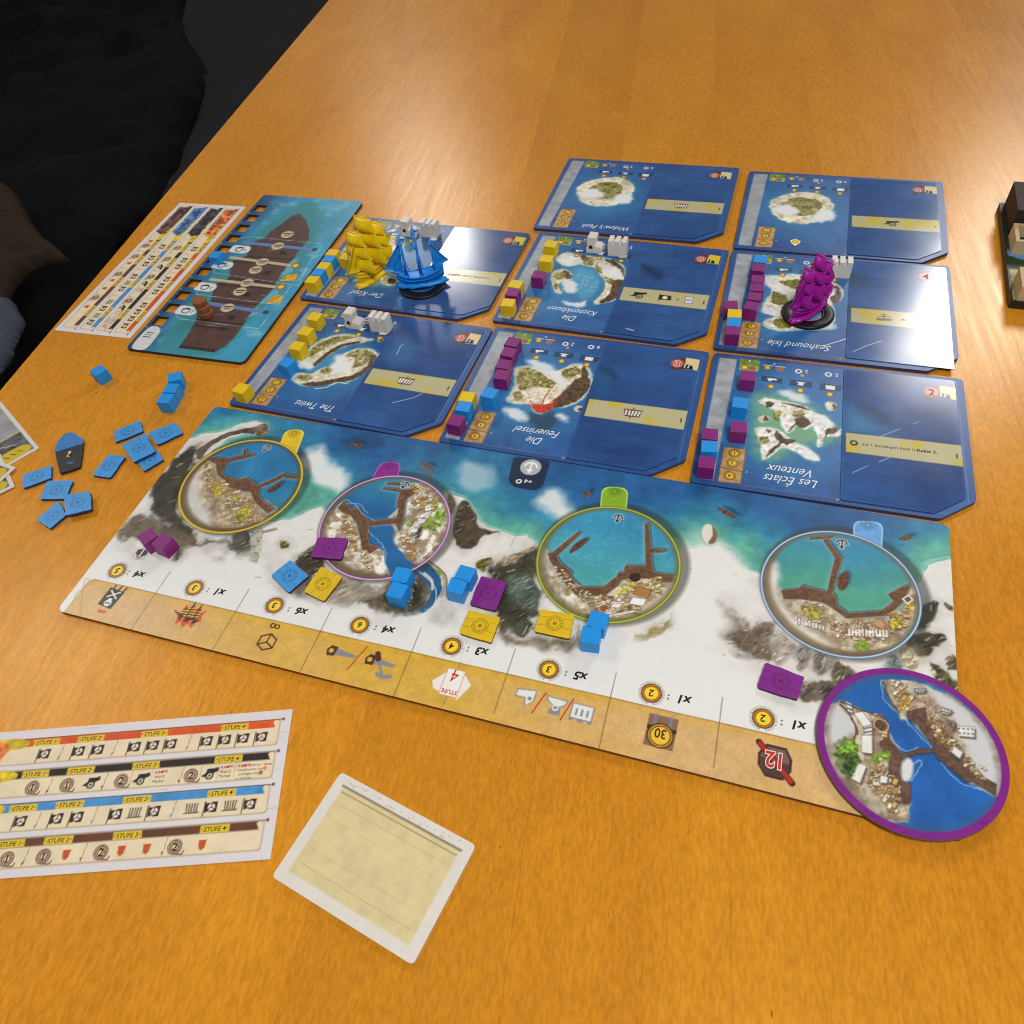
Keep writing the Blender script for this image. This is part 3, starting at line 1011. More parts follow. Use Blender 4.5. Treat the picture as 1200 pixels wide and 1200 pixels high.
# card fan with STUFE 4
icon(R6, (862, 600), [('f', [(-6.4, -.6), (-2, -5), (-1, 3.4), (-3.4, 5.6)], (236, 232, 226)), ('f', [(2, -4.6), (6.8, 1), (5.4, 3.4), (1.6, 4.4)], (236, 232, 226)),
                     ('f', [(-3.2, -5), (3.2, -5), (3.2, 5), (-3.2, 5)], (206, 160, 96)), ('f', [(-2.9, -4.7), (2.9, -4.7), (2.9, 4.7), (-2.9, 4.7)], (240, 236, 230))])
LR.put('4', q(R6, [(875, 572)])[0], 8.4, UP, 0.1, 0.0, 0, 0.8)
LR.put('STUFE', q(R6, [(848, 640)])[0], 2.6, UP, 0, 0.02)
# the three building icons
BI = (228, 228, 226)
icon(R7, (195, 482), [('f', [(-3.4, -3.2), (3.2, -2.4), (3.4, .6), (.2, .4), (-.6, 3.4), (-3.2, 1)], GRY), ('f', [(-3, -2.8), (2.8, -2), (3, 0), (-.2, 0), (-.9, 2.8), (-2.8, .8)], BI), ('d', (-1.6, .2), GRY, .7)], UP)
icon(R7, (322, 520), [('f', [(-3.6, -2.6), (3.8, -3), (3, -1), (1.2, 0), (2.2, 3), (-2, 3), (-1.6, 0), (-3, -.8)], GRY), ('f', [(-3.1, -2.2), (3.2, -2.6), (2.4, -1.2), (.6, 0), (-1, 0), (-2.6, -1)], BI), ('d', (0, .6), BI, 1.1), ('d', (0, .6), GRY, .6)])
icon(R7, (430, 550), [('f', [(-3.6, -3), (3.6, -3), (3.8, 3.2), (2.4, 3.2), (2.4, 2.4), (1, 2.4), (1, 3.2), (-1, 3.2), (-1, 2.4), (-2.4, 2.4), (-2.4, 3.2), (-3.8, 3.2)], GRY),
                     ('f', [(-3.2, -2.6), (3.2, -2.6), (3.3, 2), (-3.3, 2)], BI), ('l', [(-1.8, -1), (-1.8, .8)], GRY, .7), ('l', [(0, -1), (0, .8)], GRY, .7), ('l', [(1.8, -1), (1.8, .8)], GRY, .7)])
for pts in ([(282, 465), (223, 548)], [(395, 492), (340, 578)]):
    A.line(q(R7, pts), 0.6, (198, 52, 30))
# chest of 30
icon(R7, (757, 628), [('f', [(-4.6, -5.4), (4.4, -5.4), (4.6, 5.2), (-4.4, 5.2)], (136, 104, 84)), ('f', [(-4.6, -1.6), (4.4, -1.6), (4.4, -.4), (-4.6, -.4)], (60, 40, 30)),
                     ('l', [(-2.4, -5.2), (-2.4, -1.8)], (128, 128, 136), 1.0), ('l', [(2.4, -5.2), (2.4, -1.8)], (128, 128, 136), 1.0),
                     ('d', (0, 1.2), (60, 36, 16), 4.1), ('d', (0, 1.2), (210, 150, 50), 3.7), ('d', (0, 1.2), (60, 36, 16), 3.2), ('d', (0, 1.2), (236, 192, 56), 2.9)])
LBr.put('30', (q(R7, [(755, 635)])[0]), 5.6, UP, 0, 0.02, 0, 0.85)
# barrel of 12
icon(R8, (278, 482), [('f', [(-3, -5), (2.8, -5), (5, -1.6), (4.8, 2), (2.4, 5.2), (-2.6, 5.2), (-4.8, 2), (-4.8, -1.8)], (70, 44, 36)), ('f', [(-2.6, -4.2), (2.4, -4.2), (4.2, -1.4), (4, 1.8), (2, 4.4), (-2.2, 4.4), (-4, 1.8), (-4, -1.6)], (122, 92, 82)),
                     ('f', [(-4, 0), (4, -.6), (3.8, 1.8), (2, 4.4), (-2.2, 4.4), (-4, 1.8)], (82, 58, 50)), ('l', [(-5.2, 5.2), (5, -5)], (70, 36, 26), 2.0), ('l', [(-4.8, 4.8), (4.6, -4.6)], (176, 48, 34), 1.4)])
c12 = q(R8, [(278, 478)])[0]
LW.put('12', c12, 9.0, UP, 0, 0.06, 0, 0.82)
LR.put('12', c12, 9.0, UP, 0, 0.02, 0.04, 0.82)
# dice reminder under the purple cubes
cd = q(R1, [(397, 668)])[0]
A.disc(cd, 4.2, (232, 230, 228))
A.disc(cd, 4.2, (176, 96, 96), r0=3.95)
icon(R1, (397, 668), [('f', [(-2.4, .6), (-.3, 1.8), (-.3, -2.2), (-2.4, -1.2)], (60, 58, 58)), ('f', [(.3, 1.8), (2.4, .6), (2.4, -1.2), (.3, -2.2)], (60, 58, 58)), ('f', [(0, 2.2), (2.2, 1), (0, 2.9), (-2.2, 1.2)], (60, 58, 58))])

# anchor badge at the far rim
bp_ = q(R3, [(88, -20), (262, 0), (225, 118), (190, 142), (85, 122), (62, 95)])
A.fill(rounded(bp_, 3, 4), (26, 44, 70), soft=0.25)
cb = q(R3, [(168, 30)])[0]
A.disc(cb, 5.6, (178, 182, 186))
LW.put('+4', q(R3, [(158, 97)])[0], 4.0, UP, 0.1, 0.01)
c = q(R3, [(112, 96)])[0]
A.disc(c, 1.6, (232, 232, 230)); A.disc(c, 0.8, (26, 44, 70))


def anchor(c, s_, col, halo=None, rot=UP):
    ca, sa = math.cos(rot), math.sin(rot)
    tr = lambda pts: [(c[0] + s_ * (x * ca - y * sa), c[1] + s_ * (x * sa + y * ca)) for x, y in pts]
    L_ = [[(0, 2.6), (0, -2.6)], [(-2.7, -.4), (-1.8, -2.0), (0, -2.7), (1.8, -2.0), (2.7, -.4)], [(-.9, 1.7), (.9, 1.7)]]
    if halo:
        for l_ in L_:
            A.line(tr(l_), 1.6 * s_, halo)
        A.disc(tr([(0, 2.6)])[0], 1.0 * s_, halo)
    for l_ in L_:
        A.line(tr(l_), 0.8 * s_, col)
    A.disc(tr([(0, 2.6)])[0], 0.6 * s_, col)


anchor(cb, 1.25, (244, 244, 244))

# little ships painted on the water
for c_, an, L_, zz in (((330, 92), 0.12, 9, R2), ((430, 155), 1.3, 5, R3), ((1085, 245), -0.45, 10, R3), ((905, 190), 0.5, 6, R4), ((690, 200), -0.3, 6, R2)):
    c = q(zz, [c_])[0]
    ca, sa = math.cos(an), math.sin(an)
    tr = lambda pts: [(c[0] + x * ca - y * sa, c[1] + x * sa + y * ca) for x, y in pts]
    A.fill([(x + 2.2, y + 2.4) for x, y in tr([(-L_ / 2, 0), (0, 1.4), (L_ / 2, 0), (0, -1.2)])], (22, 56, 84), soft=0.8, a=0.6, sm=True)
    A.fill(tr([(-L_ / 2, .4), (-L_ * .2, 1.3), (L_ * .3, 1.2), (L_ / 2, 0), (L_ * .3, -1.1), (-L_ * .3, -1)]), (96, 60, 42), soft=0.3, sm=True, tex=0.4, tf=1)
    for u in (-.25, .05, .3):
        A.line(tr([(u * L_, 1), (u * L_ - .3, -1.8)]), 0.35, (150, 104, 76))
# jetty beyond harbour two
A.line(q(R2, [(640, 205), (700, 235), (710, 268)]), 1.3, (120, 90, 64))
A.line(q(R2, [(655, 180), (720, 212)]), 1.6, (110, 82, 60))
# rock islet
A.fill(q(R3, [(965, 340), (985, 298), (1020, 305), (1045, 345), (1030, 385), (990, 390)]), (130, 176, 160), soft=2.5, sm=True, a=.8)
A.fill(q(R3, [(968, 340), (985, 300), (1018, 304), (1040, 345), (1025, 382), (990, 385)]), (226, 220, 210), soft=0.4, sm=True)
A.fill(q(R3, [(1020, 305), (1042, 345), (1028, 385), (1000, 385), (1020, 350)]), (128, 96, 72), soft=0.5, sm=True)

# ---- the four round harbours
WOODC, WD2, SAND, HOUSE = (112, 80, 58), (96, 66, 46), (216, 204, 178), (232, 226, 206)
rngp = np.random.RandomState(11)


def harbour(i, zz, tabs, tabcol, rimcols, waterfun, land_polys, docks, town, trees, ship=None):
    c = RC[i]
    d = np.hypot(U - c[0], V - c[1])
    # printed drop shadow, then the tab
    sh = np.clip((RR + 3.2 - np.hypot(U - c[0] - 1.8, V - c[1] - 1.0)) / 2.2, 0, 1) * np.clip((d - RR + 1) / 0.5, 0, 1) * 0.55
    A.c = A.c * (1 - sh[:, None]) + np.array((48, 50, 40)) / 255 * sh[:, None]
    tp = q(zz, tabs)
    A.fill(rounded(tp, [0.2, 5, 5, 0.2], 6), tuple(min(255, x + 60) for x in tabcol), soft=0.2)
    cx = np.mean(tp, 0)
    A.fill(rounded([tuple(cx + (np.array(p) - cx) * 0.93) for p in tp], [0.2, 5, 5, 0.2], 6), tabcol, soft=0.2, tex=0.08)
    m = ((np.array(tp[1]) + np.array(tp[2])) / 2 * 0.62 + np.array(cx) * 0.38)
    dk = tuple(int(x * 0.62) for x in tabcol)
    for r_, r0 in ((3.6, 3.3), (2.6, 2.3), (1.5, 0.9)):
        A.disc(m, r_, dk, r0=r0, a=0.85)
    for k in range(12):
        an = k * PI / 6
        A.disc((m[0] + 1.9 * math.cos(an), m[1] + 1.9 * math.sin(an)), 0.3, dk, a=0.7)
    clip = np.clip((RR - 1.0 - d) / 0.3 + 0.5, 0, 1)
    wcol = waterfun(U, V)
    A.c = A.c * (1 - clip[:, None]) + wcol / 255 * clip[:, None]
    for pts, col, sf in land_polys:
        A.fill(q(zz, pts), col, soft=sf, wob=0.9, wf=4, tex=0.05 if sf >= 2 else 0.34, tf=5, sm=True, clip=clip, seed=i)
        if sf < 2:
            A.fill(q(zz, pts), (132, 108, 78), soft=sf, wob=2, wf=3, sm=True, clip=clip, seed=i + 40, brk=0.95, a=0.7)
    for pts in docks:                                                   # light swash, shade, planks
        A.line(q(zz, pts + [pts[0]]), 2.4, (150, 206, 224), a=0.25, soft=0.9, clip=clip, wob=.5)
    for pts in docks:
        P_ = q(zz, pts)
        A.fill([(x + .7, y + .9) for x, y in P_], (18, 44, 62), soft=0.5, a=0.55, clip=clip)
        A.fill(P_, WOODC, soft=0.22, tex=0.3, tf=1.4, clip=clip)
        A.line(P_ + [P_[0]], 0.3, (184, 148, 112), a=0.7, clip=clip)
        dm_ = np.zeros(len(U))
        bb = np.array(P_)
        ss = A._sel(bb[:, 0].min(), bb[:, 0].max(), bb[:, 1].min(), bb[:, 1].max())
        dm_[ss] = np.clip(-sdf(P_, U[ss], V[ss]) / .3, 0, 1) * clip[ss]
        st_ = (np.sin((U * .8 + V * .6) * 5.2) > .55) * dm_ * .35
        A.c = A.c * (1 - st_[:, None]) + np.array((66, 44, 32)) / 255 * st_[:, None]
    for (x0, y0, x1, y1, n, cols, sz) in town:                          # crowds of tiny roofs and walls
        for k in range(int(n * 2.1)):
            u, v_ = rngp.rand(), rngp.rand()
            x_ = x0 + (x1 - x0) * u
            y_ = y0 + (y1 - y0) * u + (v_ - 0.5) * sz[2]
            s_ = rngp.uniform(*sz[:2]) * 1.1
            an = rngp.choice([0.2, 0.35, 1.3, 0.8])
            cc = q(zz, [(x_, y_)])[0]
            ca, sa = math.cos(an), math.sin(an)
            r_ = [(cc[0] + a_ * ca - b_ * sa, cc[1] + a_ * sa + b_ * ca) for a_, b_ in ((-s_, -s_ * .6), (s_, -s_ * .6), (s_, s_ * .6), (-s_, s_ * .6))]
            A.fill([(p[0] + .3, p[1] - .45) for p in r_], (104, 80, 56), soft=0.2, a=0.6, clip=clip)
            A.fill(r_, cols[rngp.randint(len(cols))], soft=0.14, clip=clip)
            A.line(r_ + r_[:1], 0.2, (110, 84, 60), a=0.55, clip=clip)
            if rngp.rand() < 0.5:
                for e_ in (-.5, 0, .5):
                    A.disc((cc[0] + e_ * s_ * ca, cc[1] + e_ * s_ * sa), 0.2, (92, 64, 44), clip=clip, a=0.8)
    for pts, col in trees:
        A.fill(q(zz, pts), col, soft=0.7, wob=1.8, wf=2.2, tex=0.6, tf=1.0, sm=True, clip=clip, brk=0.5)
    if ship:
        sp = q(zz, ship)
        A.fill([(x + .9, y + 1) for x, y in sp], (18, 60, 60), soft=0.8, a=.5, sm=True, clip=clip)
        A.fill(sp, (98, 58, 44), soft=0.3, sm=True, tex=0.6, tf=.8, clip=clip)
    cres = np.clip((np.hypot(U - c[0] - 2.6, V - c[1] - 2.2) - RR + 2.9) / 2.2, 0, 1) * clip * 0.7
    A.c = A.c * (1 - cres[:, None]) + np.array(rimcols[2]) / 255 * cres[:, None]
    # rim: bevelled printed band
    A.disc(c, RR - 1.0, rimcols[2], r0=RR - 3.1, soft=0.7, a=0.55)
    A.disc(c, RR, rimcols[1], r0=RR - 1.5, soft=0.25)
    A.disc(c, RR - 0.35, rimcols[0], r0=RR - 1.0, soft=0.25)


def wf1(u, v):
    return np.array((44, 122, 172)) * (1 + 0.3 * (fbm(u, v, 12, 4, 41)[:, None] - 0.5)) + np.array((10, 20, -20)) * np.clip((u[:, None] - 60) / 25, 0, 1) * np.clip((100 - v[:, None]) / 20, 0, 1)


MIST = (206, 202, 196)
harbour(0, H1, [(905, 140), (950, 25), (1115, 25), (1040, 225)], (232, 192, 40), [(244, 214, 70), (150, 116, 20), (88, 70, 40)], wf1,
        [([(60, 600), (150, 420), (260, 300), (330, 250), (400, 300), (460, 440), (640, 430), (700, 560), (880, 680), (760, 800), (500, 900), (250, 880), (80, 720)], (200, 184, 156), 1.0),
         ([(60, 600), (140, 420), (230, 330), (250, 480), (260, 600), (330, 720), (380, 800), (300, 880), (120, 780)], MIST, 3.0),
         ([(330, 780), (520, 840), (700, 800), (640, 880), (400, 880)], (150, 128, 96), 2.0)],
        [[(300, 270), (370, 250), (465, 265), (600, 230), (600, 185), (625, 185), (630, 225), (690, 222), (690, 245), (480, 295), (440, 350), (425, 390), (470, 415), (560, 440), (630, 420), (720, 485), (850, 430), (930, 385), (1065, 410), (1060, 440), (930, 420), (850, 465), (740, 510), (730, 580), (855, 690), (800, 720), (690, 620), (660, 540), (500, 530), (440, 440), (385, 400), (370, 310)]],
        [(280, 340, 380, 520, 16, [(168, 128, 92), (206, 186, 140), (188, 156, 110)], (0.6, 1.1, 120)), (400, 520, 700, 720, 46, [(226, 216, 190), (206, 176, 96), (214, 196, 140), (176, 136, 90), (236, 230, 214)], (0.6, 1.2, 190)),
         (500, 780, 740, 760, 14, [(222, 210, 186), (190, 170, 90)], (0.5, 1.0, 80))],
        [([(320, 470), (390, 460), (430, 540), (380, 580)], (190, 168, 60)), ([(480, 570), (540, 560), (560, 610)], (150, 150, 60)), ([(560, 690), (650, 640), (670, 700), (600, 790), (540, 770)], (186, 168, 40)),
         ([(540, 740), (590, 730), (600, 790), (550, 785)], (110, 116, 50))],
        [(800, 530), (880, 470), (930, 455), (900, 500), (830, 545)])
anchor(q(H1, [(790, 180)])[0], 0.85, (30, 26, 26), (226, 220, 212), UP - 0.3)


def wf2(u, v):
    return np.array((36, 100, 156)) * (1 + 0.3 * (fbm(u, v, 10, 4, 43)[:, None] - 0.5)) + np.array((14, 30, 10)) * np.clip((v[:, None] - 95) / 15, 0, 1)


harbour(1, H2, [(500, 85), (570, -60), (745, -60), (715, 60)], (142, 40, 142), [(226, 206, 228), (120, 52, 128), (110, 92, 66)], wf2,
        [([(80, 420), (190, 330), (270, 260), (330, 350), (400, 560), (480, 640), (590, 680), (610, 780), (640, 860), (480, 900), (240, 860), (100, 720)], (222, 216, 204), 0.7),
         ([(640, 400), (720, 310), (740, 220), (820, 120), (1000, 130), (1130, 300), (1150, 520), (1080, 660), (960, 760), (850, 780), (680, 610), (690, 500)], (224, 220, 208), 0.7),
         ([(120, 720), (300, 820), (600, 880), (400, 910), (200, 860)], (120, 104, 80), 1.6)],
        [[(215, 320), (270, 258), (330, 335), (375, 315), (475, 430), (700, 405), (720, 330), (700, 300), (730, 190), (580, 165), (590, 150), (740, 168), (820, 165), (900, 130), (860, 200), (780, 250), (770, 330), (760, 420), (730, 520), (690, 450), (475, 470), (465, 560), (480, 620), (570, 640), (480, 700), (420, 680), (400, 560), (380, 460), (320, 380), (260, 360)],
         [(620, 110), (740, 108), (740, 135), (620, 132)]],
        [(260, 420, 380, 620, 30, [(226, 212, 160), (240, 236, 226), (206, 176, 84), (168, 128, 84)], (0.6, 1.2, 150)), (420, 700, 500, 800, 22, [(232, 200, 90), (226, 210, 150), (240, 236, 226)], (0.6, 1.1, 120)),
         (830, 220, 980, 250, 26, [(206, 178, 112), (232, 220, 186), (168, 128, 70), (240, 236, 226)], (0.7, 1.5, 190)), (760, 570, 850, 700, 22, [(240, 238, 230), (226, 206, 150), (176, 136, 84)], (0.7, 1.4, 130)),
         (820, 520, 980, 330, 12, [(240, 240, 236), (232, 230, 222)], (1.3, 2.1, 50))],
        [([(930, 470), (1010, 380), (1080, 300), (1110, 360), (1080, 470), (980, 510)], (110, 150, 36)), ([(770, 430), (830, 410), (840, 450), (790, 470)], (140, 180, 40)),
         ([(1010, 240), (1060, 250), (1040, 330), (990, 340)], (150, 134, 60)), ([(860, 560), (900, 460), (920, 490), (860, 620)], (74, 66, 52))])
anchor(q(H2, [(770, 130)])[0], 0.85, (30, 26, 26), (226, 220, 212), UP - 0.25)
for pts in ([(470, 500), (520, 560), (590, 640), (620, 720), (600, 800), (640, 870)], [(290, 250), (370, 300), (430, 370), (520, 420)], [(300, 285), (400, 290), (470, 360)]):
    A.line(q(H2, pts), 0.35, (176, 212, 236), a=0.75, sm=True, wob=.8, wf=3)


def wf3(u, v):
    t_ = np.clip((v[:, None] - 72) / 40, 0, 1)
    c_ = np.array((78, 164, 160)) * (1 - t_) + np.array((58, 146, 186)) * t_
    n_ = fbm(u, v, 2.0, 3, 47)[:, None]
    return c_ * (1 + 0.2 * (fbm(u, v, 12, 3, 48)[:, None] - 0.5)) + 46 * np.clip(n_ - 0.55, 0, 1)


harbour(2, H3, [(525, 70), (540, -95), (735, -85), (720, 90)], (138, 178, 40), [(196, 206, 70), (92, 102, 22), (116, 104, 70)], wf3,
        [([(80, 360), (140, 390), (220, 560), (380, 720), (560, 730), (680, 600), (860, 590), (1080, 560), (1090, 640), (960, 820), (700, 910), (400, 880), (160, 690), (90, 520)], (216, 206, 186), 0.7),
         ([(80, 420), (120, 440), (170, 620), (300, 760), (240, 770), (110, 620)], (232, 230, 226), 1.5),
         ([(860, 800), (1040, 640), (1040, 700), (900, 850), (640, 910)], (196, 182, 160), 2.0)],
        [[(135, 395), (165, 400), (360, 238), (385, 255), (205, 425), (230, 470), (320, 545), (310, 575), (380, 648), (545, 650), (650, 570), (655, 545), (700, 540), (710, 490), (860, 490), (855, 180), (885, 180), (905, 365), (1010, 372), (1010, 395), (905, 400), (910, 480), (925, 540), (1000, 555), (1080, 555), (1060, 615), (960, 620), (880, 590), (760, 590), (680, 600), (660, 640), (560, 715), (350, 715), (300, 660), (220, 560), (150, 450)]],
        [(190, 520, 470, 760, 40, [(236, 230, 214), (216, 196, 150), (232, 226, 206)], (0.35, 0.7, 90)), (500, 780, 820, 790, 40, [(236, 232, 222), (226, 214, 180), (150, 96, 62), (206, 180, 120)], (0.6, 1.3, 130)),
         (720, 640, 980, 640, 30, [(226, 216, 170), (206, 196, 120), (176, 150, 100)], (0.6, 1.2, 120))],
        [([(630, 680), (680, 650), (760, 620), (740, 680), (660, 720)], (196, 186, 80)), ([(270, 655), (300, 650), (290, 690)], (120, 110, 50))],
        [(300, 400), (330, 340), (420, 285), (430, 310), (360, 370)])
for pts, col in (([(790, 645), (900, 670), (880, 735), (775, 705)], (176, 122, 62)), ([(740, 775), (765, 725), (870, 740), (845, 790)], (240, 240, 238)), ([(600, 800), (625, 768), (690, 775), (670, 805)], (236, 234, 228)),
                 ([(520, 800), (560, 780), (590, 810), (540, 830)], (140, 88, 56)), ([(620, 850), (780, 820), (790, 835), (630, 865)], (230, 226, 214))):
    A.fill(q(H3, pts), col, soft=0.2)
    A.line(q(H3, pts) + q(H3, pts[:1]), 0.25, (92, 70, 50), a=0.7)
c = q(H3, [(785, 577)])[0]
A.disc(c, 2.6, (58, 40, 32), tex=0.8, tf=0.8)
anchor(q(H3, [(658, 142)])[0], 0.85, (30, 26, 26), (226, 220, 212), UP + 0.0)


def wf4(u, v):
    t_ = np.clip((v[:, None] - 98) / 26 + 0.5 * (fbm(u, v, 18, 3, 51)[:, None] - 0.5), 0, 1)
    c_ = np.array((82, 162, 138)) * (1 - t_) + np.array((54, 138, 174)) * t_
    return c_ * (1 + 0.14 * (fbm(u, v, 4, 3, 52)[:, None] - 0.5))


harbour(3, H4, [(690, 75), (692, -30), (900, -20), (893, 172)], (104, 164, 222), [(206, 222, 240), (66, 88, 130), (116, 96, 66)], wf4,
        [([(60, 280), (140, 300), (170, 440), (320, 500), (520, 560), (640, 650), (930, 640), (1060, 540), (1090, 420), (1150, 520), (1080, 740), (860, 920), (560, 930), (260, 800), (90, 560)], (204, 190, 166), 0.8),
         ([(80, 300), (150, 260), (170, 340), (160, 480), (240, 620), (420, 760), (560, 860), (420, 850), (200, 700), (90, 520)], (222, 216, 208), 2.6),
         ([(250, 790), (480, 890), (640, 920), (860, 890), (700, 950), (420, 920)], (120, 100, 62), 1.6)],
        [[(180, 458), (300, 450), (320, 425), (505, 472), (530, 350), (560, 235), (470, 100), (500, 92), (615, 238), (585, 330), (545, 480), (570, 510), (575, 570), (650, 620), (880, 605), (970, 540), (930, 490), (1030, 435), (1075, 415), (1090, 440), (1040, 545), (935, 640), (640, 660), (560, 600), (480, 550), (330, 525), (200, 525)],
         [(375, 90), (555, 75), (550, 92), (385, 108)]],
        [(330, 580, 480, 600, 14, [(196, 176, 110), (226, 216, 190)], (0.5, 1.0, 90)), (280, 660, 480, 710, 18, [(240, 238, 232), (232, 230, 224)], (0.4, 0.9, 60)), (520, 730, 920, 770, 46, [(238, 236, 230), (226, 214, 186), (140, 100, 72), (206, 178, 120)], (0.5, 1.1, 110)),
         (940, 700, 1080, 620, 28, [(226, 196, 90), (236, 226, 196), (150, 110, 72), (200, 160, 60)], (0.5, 1.0, 150)), (700, 690, 900, 690, 12, [(226, 206, 170), (176, 126, 84)], (0.6, 1.1, 60))],
        [([(340, 600), (420, 580), (480, 640), (420, 670)], (166, 156, 60)), ([(690, 830), (760, 810), (790, 870), (730, 880)], (120, 156, 40)), ([(950, 700), (1010, 670), (1000, 740)], (210, 186, 40)),
         ([(960, 830), (1010, 820), (1000, 870)], (150, 160, 50)), ([(1080, 560), (1120, 590), (1090, 630)], (216, 190, 60))],
        [(580, 430), (590, 360), (630, 330), (660, 350), (655, 410), (610, 465)])
c = q(H4, [(880, 700)])[0]
A.disc(c, 2.9, (150, 104, 70), tex=0.3)
A.disc((c[0] - .6, c[1] + .6), 2.0, (206, 176, 140), soft=.8, a=.7)
A.fill(q(H4, [(1030, 520), (1080, 488), (1115, 530), (1070, 560)]), (236, 232, 222), soft=0.2)
A.fill(q(H4, [(1045, 520), (1080, 500), (1100, 528), (1070, 548)]), (120, 84, 60), soft=0.2)
for k in range(12):
    x_ = 660 + k * 24
    A.line(q(H4, [(x_, 735 + k), (x_ + 2, 775 + k)]), 0.7, (244, 242, 238), a=0.9)
for k in range(9):
    x_ = 285 + k * 24
    A.line(q(H4, [(x_, 650 + 8 * k), (x_ + 2, 690 + 6 * k)]), 0.6, (244, 242, 238), a=0.8)
anchor(q(H4, [(610, 135)])[0], 0.9, (30, 26, 26), (226, 220, 212), UP - 0.02)
# fold of the board and small scuffs
A.line([(0.4, BH - 0.5), (BW - 0.4, BH - 0.5)], 0.35, (26, 70, 118), a=0.5)

sheet = A.build('printed_face', M_PRINT, hb)
sheet.location.z = 2.2 / 1000
for L_, mt, nm in ((LB, M_BLACK_INK, 'multiplier_lettering'), (LBr, M_BROWN_INK, 'coin_lettering'), (LW, M_WHITE_INK, 'white_lettering'), (LR, M_RED_INK, 'red_lettering')):
    L_.build(nm, mt, hb, (0, 0, 0), 2.2 + (0.05 if nm != 'red_lettering' else 0.07))

# ------------------------------------------------------------------ island tiles and the cards that lie on them
TWD, CHX, CHY = 132.5, 16.5, 14.5
FR13 = (280.4, 147.7, math.radians(1.1))


def loc13(pts, zz=(800, 405, 6.0)):
    """enlarged-crop points on the Eclats tile -> tile-local mm"""
    out = []
    ca, sa = math.cos(FR13[2]), math.sin(FR13[2])
    for x, y in Z(*zz, pts):
        x, y = x - FR13[0], y - FR13[1]
        out.append((x * ca + y * sa, -x * sa + y * ca))
    return out


E_TRACK = loc13([(262, 85), (383, 97), (213, 945), (95, 925)])
E_TOPBAR = loc13([(262, 80), (383, 93)])
E_GREEN = loc13([(405, 90), (545, 108), (530, 185), (400, 170)])
E_GCOIN = loc13([(437, 152), (490, 160)])
E_ZERO = loc13([(472, 110), (645, 130)])
E_COINS1 = loc13([(597, 155), (683, 165)])
E_TXT = loc13([(872, 184), (1083, 208)])
E_TXTI = loc13([(815, 180), (1025, 203)])
E_RECTS = [loc13(p) for p in ([(555, 207), (705, 230), (700, 270), (550, 250)], [(755, 237), (915, 255), (910, 298), (750, 280)], [(962, 260), (1125, 280), (1117, 328), (955, 310)])]
E_COINS2 = loc13([(620, 287), (827, 315), (1035, 342)])
E_PARCH = loc13([(290, 712), (445, 730), (405, 970), (248, 955)])
E_COINS3 = loc13([(365, 757), (350, 825), (330, 915)])
E_BARLINE = loc13([(225, 852), (450, 888)])
E_L1 = loc13([(230, 628), (605, 685)], (800, 380, 3.333))
E_L2 = loc13([(215, 130), (635, 182)], (800, 380, 3.333))
E_STRIP = loc13([(68, 552), (938, 650), (945, 808), (70, 695)], (980, 420, 6.316))
E_NUM = loc13([(655, 215), (760, 205), (890, 225), (890, 312), (770, 300), (665, 305)], (980, 420, 6.316))
CX0, CX1, CY0, CY1 = 71.5, 128.0, 2.6, 100.5
M_TILE_EDGE = simple('blue_tile_edge', (44, 62, 104), 0.5, 0.15, 600, 0.2)


def seacol(U, V, frame, k):
    n1 = fbm(U, V, 45, 4, 60 + k)
    n2 = fbm(U, V, 7, 4, 70 + k)
    t = np.clip(n1 * 1.6 - 0.3, 0, 1)[:, None]
    c = np.array((34, 76, 138)) * (1 - t) + np.array((48, 104, 166)) * t
    return c * (1 + 0.26 * (n2[:, None] - 0.5) + 0.14 * (fbm(U * .4, V, 2, 3, 75 + k)[:, None] - .5))


def cardcol(U, V, k):
    n1 = fbm(U, V, 50, 4, 80 + k)
    n2 = fbm(U * 0.4, V, 5, 4, 90 + k)
    t = np.clip(n1 * 1.5 - 0.3, 0, 1)[:, None]
    c = np.array((38, 68, 124)) * (1 - t) + np.array((54, 96, 156)) * t
    return c * (1 + 0.2 * (n2[:, None] - 0.5) + 0.12 * (fbm(U * .3, V * 1.5, 2, 3, 95 + k)[:, None] - .5))


